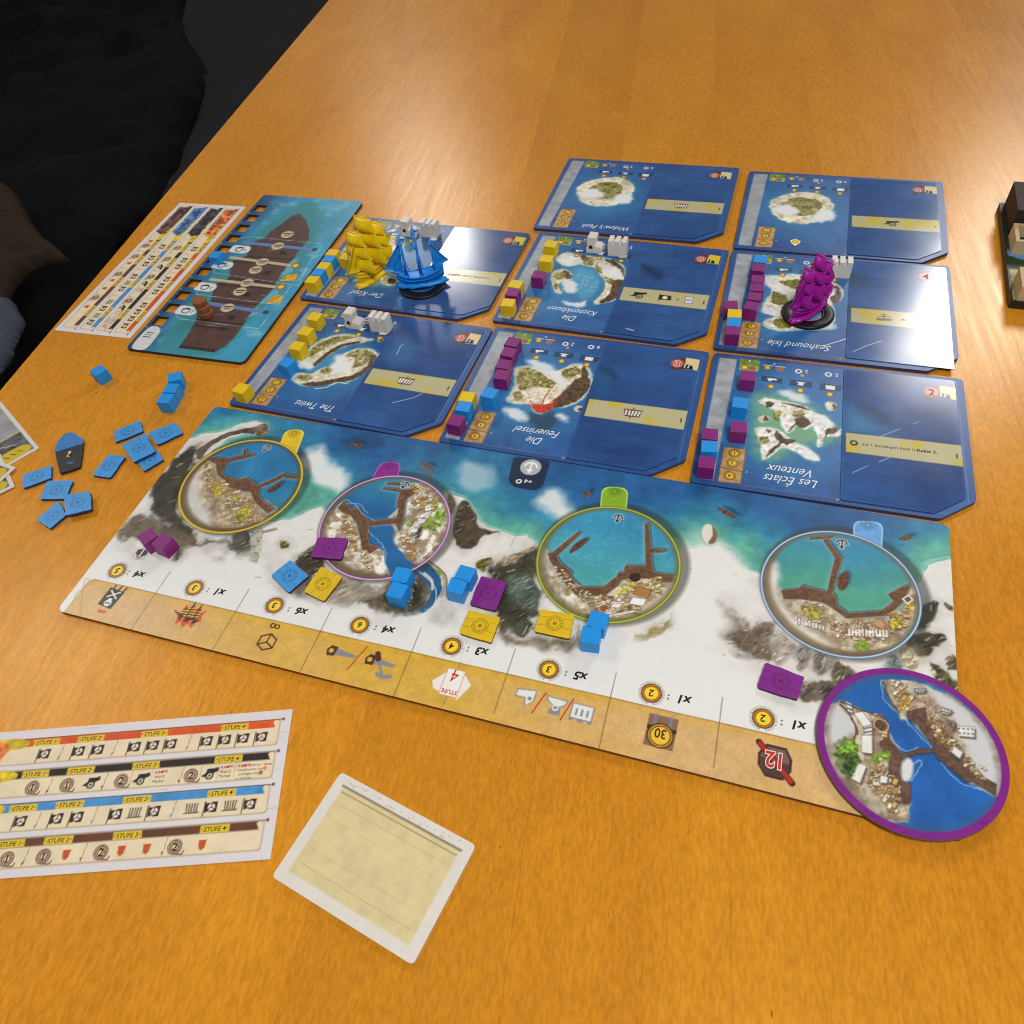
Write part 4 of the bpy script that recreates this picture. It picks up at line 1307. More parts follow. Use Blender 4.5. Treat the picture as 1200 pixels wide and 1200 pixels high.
def island_tile(frame, hgt, label, k, art, names, nums, coins3, buildings=(), dark=True, res=0.48):
    root = empty('island_tile', (frame[0] / 1000, frame[1] / 1000, T / 1000), frame[2])
    tag(root, label, 'game tile', 'island tiles laid in rows beyond the harbour board')
    ol = rounded([(0, 0), (TWD - CHX, 0), (TWD, CHY), (TWD, hgt), (0, hgt)], [2, 1.5, 1.5, 2.5, 2.5], 4)
    link('tile_core', bm_mesh(prism_bm(ol, 0.02, 2.15)), M_TILE_EDGE, root)
    A = Art(ol, 0.0, res, frame)
    A.c[:] = seacol(A.U, A.V, frame, k) / 255
    fy = hgt / 103.2
    W = lambda pts: A.w([(x, y * fy) for x, y in pts])
    # navy frame with paler inner line
    d = np.minimum(np.minimum(A.a, TWD - A.a), np.minimum(A.b, hgt - A.b))
    m = np.clip((3.2 - d) / 0.5 + 0.5, 0, 1)[:, None] * 0.75
    A.c = A.c * (1 - m) + np.array((40, 74, 136)) / 255 * m
    m = (np.clip(1 - np.abs(d - 3.3) / 0.3, 0, 1) * 0.45)[:, None]
    A.c = A.c * (1 - m) + np.array((96, 136, 186)) / 255 * m
    # bright water round the island
    cx, cy = W([(40, 52)])[0]
    g = np.clip(1 - np.hypot((A.a - 40) / 44, (A.b - 52 * fy) / 50) + 0.35 * (fbm(A.U, A.V, 20, 4, 33 + k) - 0.5), 0, 1)[:, None] * (A.a[:, None] < CX0 + 2)
    A.c = A.c * (1 - g) + np.array((62, 140, 188)) / 255 * g
    art(A)
    A.fill(W(E_TRACK), (158, 162, 168), soft=0.25, tex=0.16, tf=5)
    A.line(W(E_TOPBAR), 0.8, (112, 88, 70))
    A.fill(W(E_GREEN), (104, 136, 44), tex=0.3, tf=2)
    A.fill(W([((p[0] + q_[0]) / 2, (p[1] + q_[1]) / 2) for p, q_ in ((E_GREEN[0], E_GREEN[3]), (E_GREEN[1], E_GREEN[2]))] + [E_GREEN[2], E_GREEN[3]]), (206, 196, 120), a=0.6)
    A.coin(W(E_GCOIN)[0], 2.3)
    A.disc(W(E_GCOIN)[1], 1.9, (150, 96, 60))
    A.coin(W(E_COINS1)[0], 2.2)
    A.disc(W(E_COINS1)[1], 2.2, (168, 106, 70))
    for c in W(E_COINS1):
        A.line([(c[0] - 2.6, c[1] + 2.1), (c[0] + 2.6, c[1] + 2.1)], 0.5, (232, 230, 224))
    for c in W(E_TXTI):
        A.disc(c, 1.9, (232, 232, 230))
        A.disc(c, 1.0, (40, 80, 136))
    A.disc(W([((E_TXT[0][0] + E_TXTI[0][0]) / 2, E_TXT[0][1] - 3.6)])[0], 1.0, (232, 150, 40))
    for r_, gl in zip(E_RECTS, (0, 1, 2)):
        A.fill(W(r_), (34, 66, 108) if dark else (40, 84, 104))
        A.line(W(r_ + r_[:1]), 0.25, (120, 160, 196), a=0.5)
        c = np.mean(W(r_), 0)
        sh = ([(-2.4, 1), (2.6, 1), (2.6, -.4), (.2, -.4), (-.6, -1.6), (-2, -1.2)], [(-3, 1.2), (3, 1.4), (1, .2), (1.6, -1.4), (-1.8, -1.4), (-1.2, .2)], [(-2.4, -1.8), (2.4, -1.8), (2.4, 1.8), (1.2, 1.2), (0, 1.8), (-1.2, 1.2), (-2.4, 1.8)])[gl]
        A.fill([(c[0] + x, c[1] + y) for x, y in sh], (234, 234, 232), soft=0.15)
    for c in W(E_COINS2):
        A.coin(c, 2.1)
    A.fill(W(E_PARCH), (190, 150, 96), wob=0.4, tex=0.25, tf=3)
    A.line(W(E_PARCH + E_PARCH[:1]), 0.5, (128, 90, 50), a=0.6, wob=.3)
    for c in W(E_COINS3):
        A.coin(c, 3.0)
    A.line(W(E_BARLINE), 0.45, (92, 58, 36))
    A.disc(W(E_BARLINE)[1], 0.6, (196, 150, 70))
    A.line(W(E_L1), 0.35, (112, 92, 82), a=0.8)
    A.disc(W(E_L1)[1], 0.7, (170, 140, 110))
    A.line(W(E_L2), 0.3, (112, 92, 82), a=0.7)
    LW, LB, LD = Letters(), Letters(), Letters()
    for txt, c, sz in names:
        LW.put(txt, c, sz * 1.18, frame[2] + PI, 0.42, -0.004, 0, 0.84)
    for t_, c in zip(nums, W(E_TXT)):
        LW.put(t_, c, 4.2, frame[2] + PI)
    for c in W(E_ZERO):
        LW.put('0', c, 2.6, frame[2] + PI, 0, 0.0)
    for t_, c in zip(coins3, W(E_COINS3)):
        LB.put(t_, c, 3.0, frame[2] + PI, 0, 0.02)
    A.build('printed_face', M_PRINT, root).location.z = 2.2 / 1000
    LW.build('white_lettering', M_WHITE_INK, root, frame, 2.25)
    LB.build('coin_lettering', M_BROWN_INK, root, frame, 2.25)
    return root


def card_on(frame, hgt, label, k, num, strip, smudge=(), dx=0, dy=0, rot=0.0, tilt=(0, 0), chamfer=True, streaks=(), pale=0.0, icon_col=(226, 206, 150)):
    """a glossy encounter card lying in the right half of a tile"""
    fy = hgt / 103.2
    W0, H0 = CX1 - CX0, CY1 * fy - CY0
    ca, sa = math.cos(frame[2]), math.sin(frame[2])
    ox, oy = CX0 + dx, CY0 + dy
    fr = (frame[0] + ox * ca - oy * sa, frame[1] + ox * sa + oy * ca, frame[2] + rot)
    root = empty('encounter_card', (fr[0] / 1000, fr[1] / 1000, 0.12 / 1000))
    root.rotation_euler = (tilt[0], tilt[1], fr[2])
    tag(root, label, 'card', 'encounter cards lying on the island tiles')
    ol = [(0, 0), (W0 - 14.5, 0), (W0, 12.5), (W0, H0), (0, H0)] if chamfer else [(0, 0), (W0, 0), (W0, H0), (0, H0)]
    ol = rounded(ol, 1.6, 4)
    link('card_stock', bm_mesh(prism_bm(ol, 0.0, 0.28)), M_TILE_EDGE, root)
    A = Art(ol, 0.4, 0.45, fr)
    A.c[:] = cardcol(A.U, A.V, k) / 255
    A.c = A.c * (1 - pale) + np.array((120, 128, 148)) / 255 * pale  # pale: grey sheen of reflected room light mixed into the card's colour
    d = np.minimum(np.minimum(A.a, W0 - A.a), np.minimum(A.b, H0 - A.b))
    m = (np.clip(1 - np.abs(d - 0.5) / 0.5, 0, 1) * 0.35)[:, None]
    A.c = A.c * (1 - m) + np.array((84, 118, 170)) / 255 * m
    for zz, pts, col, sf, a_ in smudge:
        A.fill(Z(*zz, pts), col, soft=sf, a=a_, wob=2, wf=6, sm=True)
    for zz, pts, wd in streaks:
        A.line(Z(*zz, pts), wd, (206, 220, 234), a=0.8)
    W = lambda pts: A.w([(x - CX0 + (0 if x < 100 else 0), y * fy - CY0) for x, y in pts])
    S_ = W(E_STRIP)
    A.fill(S_, (190, 183, 142), soft=0.2)
    cen = np.mean(S_, 0)
    idx = np.where(sdf(S_, A.U, A.V) < 0)[0]
    n = np.clip((fbm(A.U[idx], A.V[idx], 11, 3, 101 + k) - 0.57) * 6, 0, 1) * 0.8
    A.c[idx] = A.c[idx] * (1 - n[:, None]) + np.array((206, 182, 50)) / 255 * n[:, None]
    A.line(S_ + S_[:1], 0.3, (96, 88, 40), a=0.7)
    LK, LR2, LW2 = Letters(), Letters(), Letters()
    NB = W(E_NUM)
    nc = np.mean(NB[:2] + NB[4:], 0)
    A.fill([NB[1], NB[2], NB[3], NB[4]], icon_col, soft=0.2)
    A.fill(NB[1:2] + NB[4:] + NB[:1], (104, 48, 38), soft=0.4, wob=0.8, wf=2)
    A.disc(nc + np.array([-.6, .2]), 3.6, (196, 116, 100), soft=0.6)
    LW2.put(num, nc + np.array([-.6, 0]), 7.2, fr[2], 0, 0.05)
    LR2.put(num, nc + np.array([-.6, 0]), 7.2, fr[2], 0, 0.01, 0.02)
    nq = nc + np.array([5.2, -1.6])
    A.fill([tuple(nq + np.array(v)) for v in ((-3, -2.2), (3.6, -2.2), (3, 1), (0, 2), (-2, 1.2))], (34, 28, 34), soft=0.4)
    for e_ in (-1, 1):
        A.line([tuple(nq + np.array((e_ - .4, -1))), tuple(nq + np.array((e_, 1.4)))], 0.7, (236, 236, 236))
    ex = (np.array(S_[1]) - np.array(S_[0])) / np.linalg.norm(np.array(S_[1]) - np.array(S_[0]))
    ey = np.array([-ex[1], ex[0]])
    L_ = np.linalg.norm(np.array(S_[1]) - np.array(S_[0]))
    mid = lambda u, v=0: (np.array(S_[0]) + np.array(S_[3])) / 2 + ex * L_ * u + ey * v
    A.line([tuple(mid(0.935, -2.4)), tuple(mid(0.935, 0.4))], 0.6, (50, 44, 34))
    an = math.atan2(ex[1], ex[0])
    tr = lambda c, pts: [tuple(c + ex * x + ey * y) for x, y in pts]
    for kind, u in strip:
        c = mid(u)
        if kind == 'rack':
            A.fill(tr(c, [(-5.2, 2.6), (5.2, 2.8), (4, -3), (-4, -3)]), (92, 60, 50), soft=.2)
            for i in range(5):
                A.fill(tr(c, [(-4.2 + 1.9 * i, 1.8), (-3.0 + 1.9 * i, 1.8), (-3.1 + 1.6 * i, -2.2), (-4.0 + 1.6 * i, -2.2)]), (236, 234, 230), soft=.15)
            A.line(tr(c, [(0, 2.6), (0, 4)]), 0.6, (92, 60, 50)); A.line(tr(c, [(-1, -3), (-1, -4.2)]), 0.6, (92, 60, 50))
        elif kind == 'cannon':
            A.fill(tr(c, [(-5.5, -1.6), (-3, .2), (-3.6, 2.6), (4.6, 3.2), (5, 1.4), (-1, .4), (-2.6, -1.8)]), (38, 32, 28), soft=.2)
            A.disc(c + ex * 0.6 - ey * 1.2, 2.4, (38, 32, 28)); A.disc(c + ex * 0.6 - ey * 1.2, 1.5, (206, 196, 140)); A.disc(c + ex * 0.6 - ey * 1.2, 0.7, (38, 32, 28))
        elif kind == 'flag':
            A.fill(tr(c, [(-3.6, -2.6), (4.2, -2.2), (3.6, 2.6), (-4, 2.8)]), (58, 38, 30), soft=.2)
            A.disc(c, 1.7, (232, 222, 190)); A.line(tr(c, [(-3.8, 3), (-3.4, -4)]), .6, (58, 38, 30))
        elif kind == 'card':
            A.fill(tr(c, [(-2.6, -3.6), (2.6, -3.6), (2.6, 3.6), (-2.6, 3.6)]), (96, 92, 96), soft=.15)
            A.fill(tr(c, [(-2.2, -3.2), (2.2, -3.2), (2.2, 3.2), (-2.2, 3.2)]), (226, 226, 228), soft=.15)
            A.disc(c, 1.4, (120, 140, 170), r0=0.6)
        elif kind == 'ship':
            A.fill(tr(c, [(-4.4, -1), (4.6, -.6), (3.6, -3), (-4, -3.2)]), (108, 74, 48), soft=.2)
            A.line(tr(c, [(0, -1), (.2, 3.4)]), .8, (108, 74, 48)); A.line(tr(c, [(-3, .8), (3.4, 1.2)]), .8, (108, 74, 48)); A.line(tr(c, [(-1.6, 2.6), (2, 2.8)]), .6, (108, 74, 48))
        elif kind == 'ring':
            A.disc(c, 2.0, (58, 52, 26), r0=1.0)
        elif kind[0] == '!':
            LR2.put(kind[1:], c, 2.9, an, 0, 0.02)
        elif kind[0] == '*':
            LK.put(kind[1:], c, 2.9, an, 0, 0.025)
        else:
            LK.put(kind, c, 2.75 if len(kind) > 1 else 4.0, an)
    A.build('printed_face', M_CARD, root).location.z = 0.32 / 1000
    LW2.build('white_lettering', M_WHITE_INK, root, fr, 0.37)
    LR2.build('red_lettering', M_RED_INK, root, fr, 0.39)
    LK.build('black_lettering', M_BLACK_INK, root, fr, 0.37)
    return root


CREAM, OLIVE, ROCK, CLOUD, SHAL = (222, 212, 188), (122, 114, 48), (88, 66, 46), (232, 234, 234), (128, 190, 180)


def isle(A, zz, pts, olive=(), rock=(), halo=2.8, cream=CREAM, seed=0):
    q = lambda p: Z(*zz, p)
    A.fill(q(pts), SHAL, soft=halo, a=0.85, wob=1, sm=True)
    c = np.mean(q(pts), 0)
    A.fill([tuple(c + (np.array(p) - c) * 1.05) for p in q(pts)], (206, 226, 220), soft=0.5, a=0.7, wob=0.8, sm=True)
    A.fill(q(pts), cream, soft=0.4, wob=0.7, wf=2.5, tex=0.28, tf=1.6, sm=True, seed=seed)
    for p in rock:
        A.fill(q(p), ROCK, soft=0.5, wob=0.9, wf=2, tex=0.6, tf=1.2, sm=True, seed=seed + 1)
    for p in olive:
        A.fill(q(p), OLIVE, soft=0.5, wob=1.4, wf=1.8, tex=0.7, tf=0.9, sm=True, brk=0.35, seed=seed + 2)


def clouds(A, zz, L_, a=0.95, soft=2.2):
    for i, p in enumerate(L_):
        A.fill(Z(*zz, p), CLOUD, soft=soft, a=a, wob=2.2, wf=5, sm=True, seed=i)


ZA, ZB, ZC, ZE, ZF = (255, 350, 5.4545), (500, 380, 5.4545), (800, 405, 6.0), (570, 258, 6.0), (830, 280, 6.6667)


def art11(A):
    isle(A, ZA, [(570, 400), (580, 340), (620, 290), (700, 250), (780, 230), (850, 228), (910, 248), (990, 262), (900, 285), (830, 300), (760, 330), (700, 370), (660, 400), (620, 432), (575, 440)],
         [[(580, 375), (600, 320), (680, 270), (780, 240), (890, 245), (800, 265), (700, 310), (640, 350)]], [[(610, 420), (660, 375), (730, 320), (800, 290), (900, 272), (900, 285), (800, 310), (700, 370), (630, 430)]])
    isle(A, ZA, [(490, 500), (520, 475), (600, 480), (680, 440), (740, 430), (800, 360), (850, 335), (940, 320), (1000, 340), (1030, 390), (1000, 430), (940, 470), (880, 510), (820, 530), (700, 545), (600, 555), (510, 540)],
         [[(520, 490), (600, 490), (610, 510), (540, 525)], [(650, 460), (720, 435), (740, 460), (680, 480)], [(810, 370), (880, 330), (960, 330), (990, 360), (940, 420), (860, 440), (880, 380)]],
         [[(530, 545), (640, 530), (760, 510), (880, 480), (960, 420), (970, 345), (1030, 385), (990, 440), (900, 500), (820, 530), (700, 550), (600, 562)]])
    A.line(Z(*ZA, [(620, 575), (700, 565), (760, 535), (830, 545)]), 0.6, (226, 236, 236), sm=True)
    A.line(Z(*ZA, [(1035, 350), (1040, 390), (1010, 430)]), 0.6, (216, 232, 236), sm=True)
    A.line(Z(*ZA, [(1080, 320), (1090, 360), (1060, 410), (1020, 460)]), 0.7, (216, 232, 236), sm=True)
    A.disc(Z(*ZA, [(1040, 265)])[0], 2.0, (190, 180, 150)); A.disc(Z(*ZA, [(1045, 268)])[0], 1.2, ROCK)
    clouds(A, ZA, [[(515, 400), (560, 385), (600, 415), (590, 445), (530, 440)], [(740, 390), (790, 360), (850, 410), (850, 470), (780, 480), (730, 450)]])


def art12(A):
    q = lambda p: Z(*ZB, p)
    isle(A, ZB, [(565, 300), (590, 275), (660, 270), (740, 300), (830, 300), (880, 280), (960, 255), (1030, 290), (1050, 380), (1010, 450), (950, 500), (860, 530), (780, 525), (740, 565), (690, 560), (660, 510), (560, 505), (520, 480), (545, 430), (570, 380)],
         [[(585, 300), (660, 280), (760, 330), (820, 380), (790, 410), (700, 400), (620, 420), (580, 390)], [(870, 300), (950, 275), (990, 300), (940, 335), (880, 340)], [(555, 440), (600, 430), (610, 480), (570, 490)]],
         [[(830, 470), (900, 400), (960, 350), (1030, 340), (1045, 390), (1000, 455), (940, 500), (850, 530), (790, 520)], [(1000, 270), (1030, 290), (1030, 340), (990, 340)]])
    A.fill(q([(660, 560), (740, 580), (800, 560), (830, 620), (780, 680), (690, 660), (650, 610)]), (36, 58, 78), soft=3, a=0.75, wob=2, sm=True)
    A.fill(q([(665, 515), (720, 510), (790, 505), (830, 490), (800, 540), (760, 565), (700, 560)]), (196, 58, 34), soft=0.6, wob=1, tex=0.4, tf=1, sm=True)
    for p in ([(740, 510), (750, 470), (790, 420)], [(790, 500), (830, 470), (860, 450)], [(660, 490), (690, 520)], [(620, 510), (670, 515)]):
        A.line(q(p), 0.7, (198, 70, 42), wob=.4)
    A.disc(q([(970, 540)])[0], 2.6, (206, 196, 180)); A.disc(q([(985, 545)])[0], 1.6, ROCK)
    clouds(A, ZB, [[(640, 235), (700, 220), (790, 260), (860, 330), (905, 390), (860, 410), (790, 340), (690, 280)], [(490, 540), (560, 530), (650, 590), (640, 615), (560, 600)], [(830, 585), (870, 570), (905, 600), (880, 625)]], 0.9)


def art13(A):
    q = lambda p: Z(*ZC, p)
    A.fill(q([(500, 360), (640, 340), (820, 380), (960, 470), (1060, 560), (1060, 660), (950, 700), (800, 720), (680, 800), (540, 790), (490, 640), (500, 480)]), (120, 172, 128), soft=6, a=0.9, wob=3, sm=True)
    isle(A, ZC, [(545, 400), (590, 370), (680, 390), (760, 402), (860, 430), (920, 470), (1000, 500), (1050, 560), (930, 560), (860, 585), (800, 560), (780, 595), (735, 608), (700, 570), (680, 500), (640, 450)],
         [[(640, 470), (690, 460), (680, 520), (645, 520)], [(775, 465), (850, 455), (840, 500), (780, 505)]], [[(590, 395), (640, 405), (620, 430), (590, 430)], [(790, 515), (850, 500), (900, 540), (850, 580), (800, 560)], [(740, 605), (790, 555), (800, 560), (770, 590)], [(700, 400), (820, 420), (900, 455), (820, 440)]], 1.5, (230, 226, 220))
    isle(A, ZC, [(520, 585), (620, 580), (700, 610), (760, 660), (830, 700), (930, 760), (950, 805), (880, 795), (780, 740), (700, 720), (640, 760), (580, 800), (560, 785), (550, 700), (530, 640)],
         [[(540, 645), (600, 640), (600, 680), (545, 685)]], [[(650, 600), (690, 615), (720, 650), (800, 670), (730, 700), (700, 690), (610, 770), (580, 795), (620, 730), (680, 680), (650, 650)], [(585, 595), (620, 595), (605, 615)]], 1.5, (232, 228, 222))
    isle(A, ZC, [(925, 570), (1000, 560), (1100, 600), (1095, 635), (1000, 640), (975, 705), (945, 700), (950, 640)], [], [[(1005, 590), (1080, 580), (1090, 610), (1010, 635), (965, 705), (1000, 640)]], 1.5, (232, 228, 222))
    isle(A, ZC, [(1005, 410), (1050, 395), (1085, 430), (1060, 455), (1020, 450)], [], [[(1055, 410), (1088, 430), (1065, 450)]], 1.2)
    isle(A, ZC, [(535, 515), (570, 490), (610, 515), (570, 540)], [], [[(575, 495), (610, 515), (575, 535)]], 1.2)
    for p in ([(650, 470), (720, 460), (770, 470)], [(655, 485), (720, 475), (770, 482)]):
        A.line(q(p), 0.7, (210, 216, 120), sm=True)
    A.line(q([(1085, 610), (1140, 575)]), 0.6, (216, 232, 236))
    clouds(A, ZC, [[(665, 335), (730, 315), (830, 345), (890, 390), (850, 405), (760, 380)], [(820, 690), (900, 740), (955, 800), (930, 815), (850, 760)], [(900, 480), (1000, 500), (1060, 560), (980, 560)]], 0.9)


def art22(A):
    q = lambda p: Z(*ZE, p)
    isle(A, ZE, [(500, 280), (560, 235), (660, 248), (760, 260), (860, 275), (950, 320), (972, 400), (960, 480), (900, 550), (800, 582), (755, 575), (810, 520), (835, 470), (830, 420), (800, 385), (760, 335), (700, 322), (640, 312), (560, 322)],
         [[(680, 260), (760, 270), (740, 320), (690, 310)], [(770, 320), (810, 340), (810, 370), (780, 370)], [(840, 400), (890, 420), (880, 450), (850, 440)]],
         [[(660, 250), (700, 250), (720, 280), (680, 285)], [(880, 430), (960, 420), (955, 490), (890, 560), (790, 583), (860, 520), (880, 480)], [(830, 275), (900, 285), (970, 350), (972, 410), (940, 350), (880, 310)]])
    isle(A, ZE, [(468, 370), (540, 345), (600, 380), (612, 405), (570, 425), (520, 440), (505, 470), (530, 512), (485, 500), (460, 430)],
         [[(480, 380), (540, 360), (560, 400), (500, 420)], [(475, 440), (500, 450), (500, 490), (480, 480)]], [[(540, 350), (600, 385), (610, 405), (560, 410)]])
    A.fill(q([(620, 340), (740, 350), (800, 430), (760, 520), (680, 560), (620, 480)]), (96, 172, 206), soft=4, a=.7, wob=2, sm=True)
    for k in range(14):
        x, y = 640 + (k * 47) % 130, 390 + (k * 71) % 120
        A.line(q([(x, y), (x + 18, y - 12)]), 0.6, (206, 226, 236), a=0.6)
    clouds(A, ZE, [[(510, 270), (560, 230), (640, 260), (680, 300), (600, 320), (540, 310)], [(800, 320), (870, 320), (950, 370), (960, 410), (880, 400), (820, 360)], [(530, 440), (590, 420), (640, 460), (620, 510), (550, 500)], [(540, 560), (620, 580), (700, 570), (690, 605), (590, 610)]], 0.95, 1.8)


def art23(A):
    q = lambda p: Z(*ZF, p)
    isle(A, ZF, [(450, 300), (560, 290), (680, 280), (790, 310), (960, 340), (1040, 400), (1020, 480), (960, 500), (980, 620), (900, 700), (740, 700), (600, 715), (470, 690), (440, 640), (520, 600), (430, 560), (460, 470), (500, 420)], [], [], 2.2, (222, 218, 200))
    A.fill(q([(640, 480), (760, 420), (900, 470), (900, 600), (760, 650), (650, 600)]), (96, 160, 180), soft=2, wob=2, sm=True)
    for p in ([(555, 335), (640, 318), (760, 320), (770, 400), (680, 395), (600, 365)], [(500, 430), (530, 410), (610, 450), (620, 500), (560, 515), (495, 495)], [(500, 640), (560, 620), (640, 650), (640, 695), (540, 690)]):
        A.fill(q(p), (116, 112, 34), soft=0.5, wob=1.2, wf=2, tex=0.7, tf=1, sm=True)
    A.fill(q([(960, 380), (1010, 370), (1040, 420), (1015, 490), (960, 490)]), ROCK, soft=0.6, wob=1, tex=0.6, tf=1.5, sm=True)
    clouds(A, ZF, [[(440, 310), (520, 320), (640, 390), (640, 420), (520, 400), (450, 360)], [(415, 540), (480, 530), (540, 570), (470, 590)], [(930, 390), (985, 380), (985, 430), (940, 440)], [(900, 640), (990, 660), (980, 700), (910, 700)]], 0.95, 1.6)
    A.line(q([(900, 835), (1110, 770)]), 0.6, (210, 222, 236))


def art21(A):
    q = lambda p: Z(340, 255, 8.571, p)
    A.fill(q([(560, 500), (640, 420), (760, 300), (900, 200), (1100, 180), (1200, 260), (1120, 420), (1100, 640), (900, 680), (700, 660)]), (140, 170, 170), soft=4, wob=3, sm=True)
    isle(A, (340, 255, 8.571), [(900, 560), (1000, 600), (1060, 620), (1040, 670), (960, 680), (920, 650)], [], [[(990, 610), (1060, 620), (1040, 665), (990, 660)]], 1.0)
    isle(A, (340, 255, 8.571), [(980, 200), (1080, 180), (1150, 220), (1120, 320), (1020, 330)], [], [[(1060, 200), (1140, 220), (1120, 300), (1060, 290)]], 1.5)
    clouds(A, (340, 255, 8.571), [[(600, 520), (680, 480), (720, 540), (660, 580)], [(640, 620), (700, 600), (690, 650)], [(740, 600), (800, 590), (790, 640)], [(770, 660), (810, 670), (800, 695)], [(980, 140), (1060, 120), (1050, 150)]], 0.95, 1.2)


def art_far(A):
    c = A.w([(40, 55)])[0]
    L_ = A.w(smooth([(18, 60), (30, 74), (48, 78), (60, 66), (58, 48), (44, 36), (26, 40)]))
    A.fill(L_, SHAL, soft=3, a=.8, wob=2)
    A.fill(L_, CREAM, soft=.5, wob=1.5, tex=.3)
    A.fill(A.w([(26, 58), (36, 70), (50, 68), (52, 54), (40, 46)]), OLIVE, soft=.6, wob=2, tex=.6, tf=1.2, sm=True, brk=.3)
    for p in ([(20, 52), (30, 46), (40, 50), (32, 60)], [(50, 40), (62, 44), (60, 56), (50, 52)]):
        A.fill(A.w(p), CLOUD, soft=2.4, wob=2, sm=True)


FR = {11: (7.4, 150.9, math.radians(-1.5)), 12: (143.4, 147.7, 0.0), 13: FR13, 21: (0.6, 256.6, math.radians(-1.4)), 22: (139.2, 256.6, math.radians(-1.2)), 23: (277.4, 254.9, math.radians(0.9)),
      32: (135.0, 365.4, 0.0), 33: (276.0, 361.9, math.radians(0.4))}
HG = {11: 101.5, 12: 103.2, 13: 103.2, 21: 104.5, 22: 104.5, 23: 104.3, 32: 104, 33: 104}
g = lambda zz, p: Z(*zz, [p])[0]
island_tile(FR[11], HG[11], 'blue island tile showing two curved islands, beside the ship board', 1, art11, [('The Twins', g(ZA, (625, 688)), 6.2)], ['0', '0'], ['1', '2', '5'])
island_tile(FR[12], HG[12], 'blue island tile with a volcano island leaking red lava', 2, art12, [('Die', g(ZB, (690, 745)), 6.2), ('Feuerinsel', g(ZB, (708, 690)), 6.2)], ['2', '6'], ['2', '3', '4'])
island_tile(FR[13], HG[13], 'blue island tile with jagged white rock peaks in green shallows', 3, art13, [('Les Éclats', g(ZC, (765, 955)), 6.6), ('Venteux', g(ZC, (765, 885)), 6.6)], ['2', '5'], ['1', '2', '4'])
island_tile(FR[21], HG[21], 'blue island tile carrying the blue ship and the yellow ship', 4, art21, [('Der Kopf', g((340, 255, 8.571), (775, 770)), 6.2)], ['2', '5'], ['1', '2', '4'])
island_tile(FR[22], HG[22], 'blue island tile with a claw shaped ring island around pale water', 5, art22, [('Die', g(ZE, (585, 690)), 6.2), ('Katzenklauen', g(ZE, (605, 640)), 6.0)], ['2', '5'], ['1', '2', '5'])
island_tile(FR[23], HG[23], 'blue island tile with olive islets under the purple ship', 6, art23, [('Seahound Isle', g(ZF, (715, 835)), 6.4)], ['2', '5'], ['4', '6', '6'], dark=False)
island_tile(FR[32], HG[32], 'blue island tile touching the back of the claw shaped island tile', 7, art_far, [("Widow's Peak", AH.px(600, 255, 2.2222, [(245, 26)])[0], 6.0)], ['2', '5'], ['1', '2', '4'], res=0.6)
island_tile(FR[33], HG[33], 'blue island tile with an anchor coin mark behind the purple ship', 8, art_far, [], ['2', '5'], ['1', '2', '4'], res=0.6)

ZD4, Z8 = (980, 420, 6.316), (800, 380, 3.333)
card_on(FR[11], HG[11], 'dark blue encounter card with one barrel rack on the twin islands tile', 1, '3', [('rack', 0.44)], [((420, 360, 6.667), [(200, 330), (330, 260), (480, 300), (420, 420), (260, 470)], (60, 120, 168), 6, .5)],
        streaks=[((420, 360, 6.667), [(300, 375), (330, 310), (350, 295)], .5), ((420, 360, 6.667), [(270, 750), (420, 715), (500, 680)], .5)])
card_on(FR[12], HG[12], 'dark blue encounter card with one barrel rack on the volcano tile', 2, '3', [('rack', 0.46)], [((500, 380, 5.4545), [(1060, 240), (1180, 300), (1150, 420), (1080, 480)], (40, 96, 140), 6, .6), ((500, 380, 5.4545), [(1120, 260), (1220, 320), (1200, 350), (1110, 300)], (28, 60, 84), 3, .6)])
card_on(FR[13], HG[13], 'blue encounter card with one line of black text on its yellow strip', 3, '2', [('ring', 0.07), ('auf 1 beliebigen Insel in', 0.37), ('*Reihe 3.', 0.69)],
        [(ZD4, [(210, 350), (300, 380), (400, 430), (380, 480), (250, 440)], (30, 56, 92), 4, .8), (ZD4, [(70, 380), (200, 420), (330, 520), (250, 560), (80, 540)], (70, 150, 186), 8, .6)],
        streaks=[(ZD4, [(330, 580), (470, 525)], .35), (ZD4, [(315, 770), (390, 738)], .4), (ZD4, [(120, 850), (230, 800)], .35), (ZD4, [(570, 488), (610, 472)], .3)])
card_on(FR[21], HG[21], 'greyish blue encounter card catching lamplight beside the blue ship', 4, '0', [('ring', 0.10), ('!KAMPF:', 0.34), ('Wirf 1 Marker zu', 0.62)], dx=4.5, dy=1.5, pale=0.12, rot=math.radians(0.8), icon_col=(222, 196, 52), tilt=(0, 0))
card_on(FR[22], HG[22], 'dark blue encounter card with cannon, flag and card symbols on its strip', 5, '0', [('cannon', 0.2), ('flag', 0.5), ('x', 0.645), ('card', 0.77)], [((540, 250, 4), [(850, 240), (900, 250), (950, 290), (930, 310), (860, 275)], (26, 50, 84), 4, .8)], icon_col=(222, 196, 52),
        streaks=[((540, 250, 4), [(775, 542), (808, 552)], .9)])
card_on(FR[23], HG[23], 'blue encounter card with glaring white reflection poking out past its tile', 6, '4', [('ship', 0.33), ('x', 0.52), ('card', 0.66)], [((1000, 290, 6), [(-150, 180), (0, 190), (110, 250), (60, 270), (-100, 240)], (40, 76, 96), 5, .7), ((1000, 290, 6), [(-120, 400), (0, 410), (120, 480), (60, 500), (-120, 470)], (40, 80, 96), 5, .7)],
        dx=1.6, dy=1.2, rot=math.radians(-0.4), chamfer=False, icon_col=(222, 196, 52), streaks=[((1000, 290, 6), [(0, 735), (90, 695), (200, 660)], .6)], tilt=(math.radians(-0.1), math.radians(0.1)))
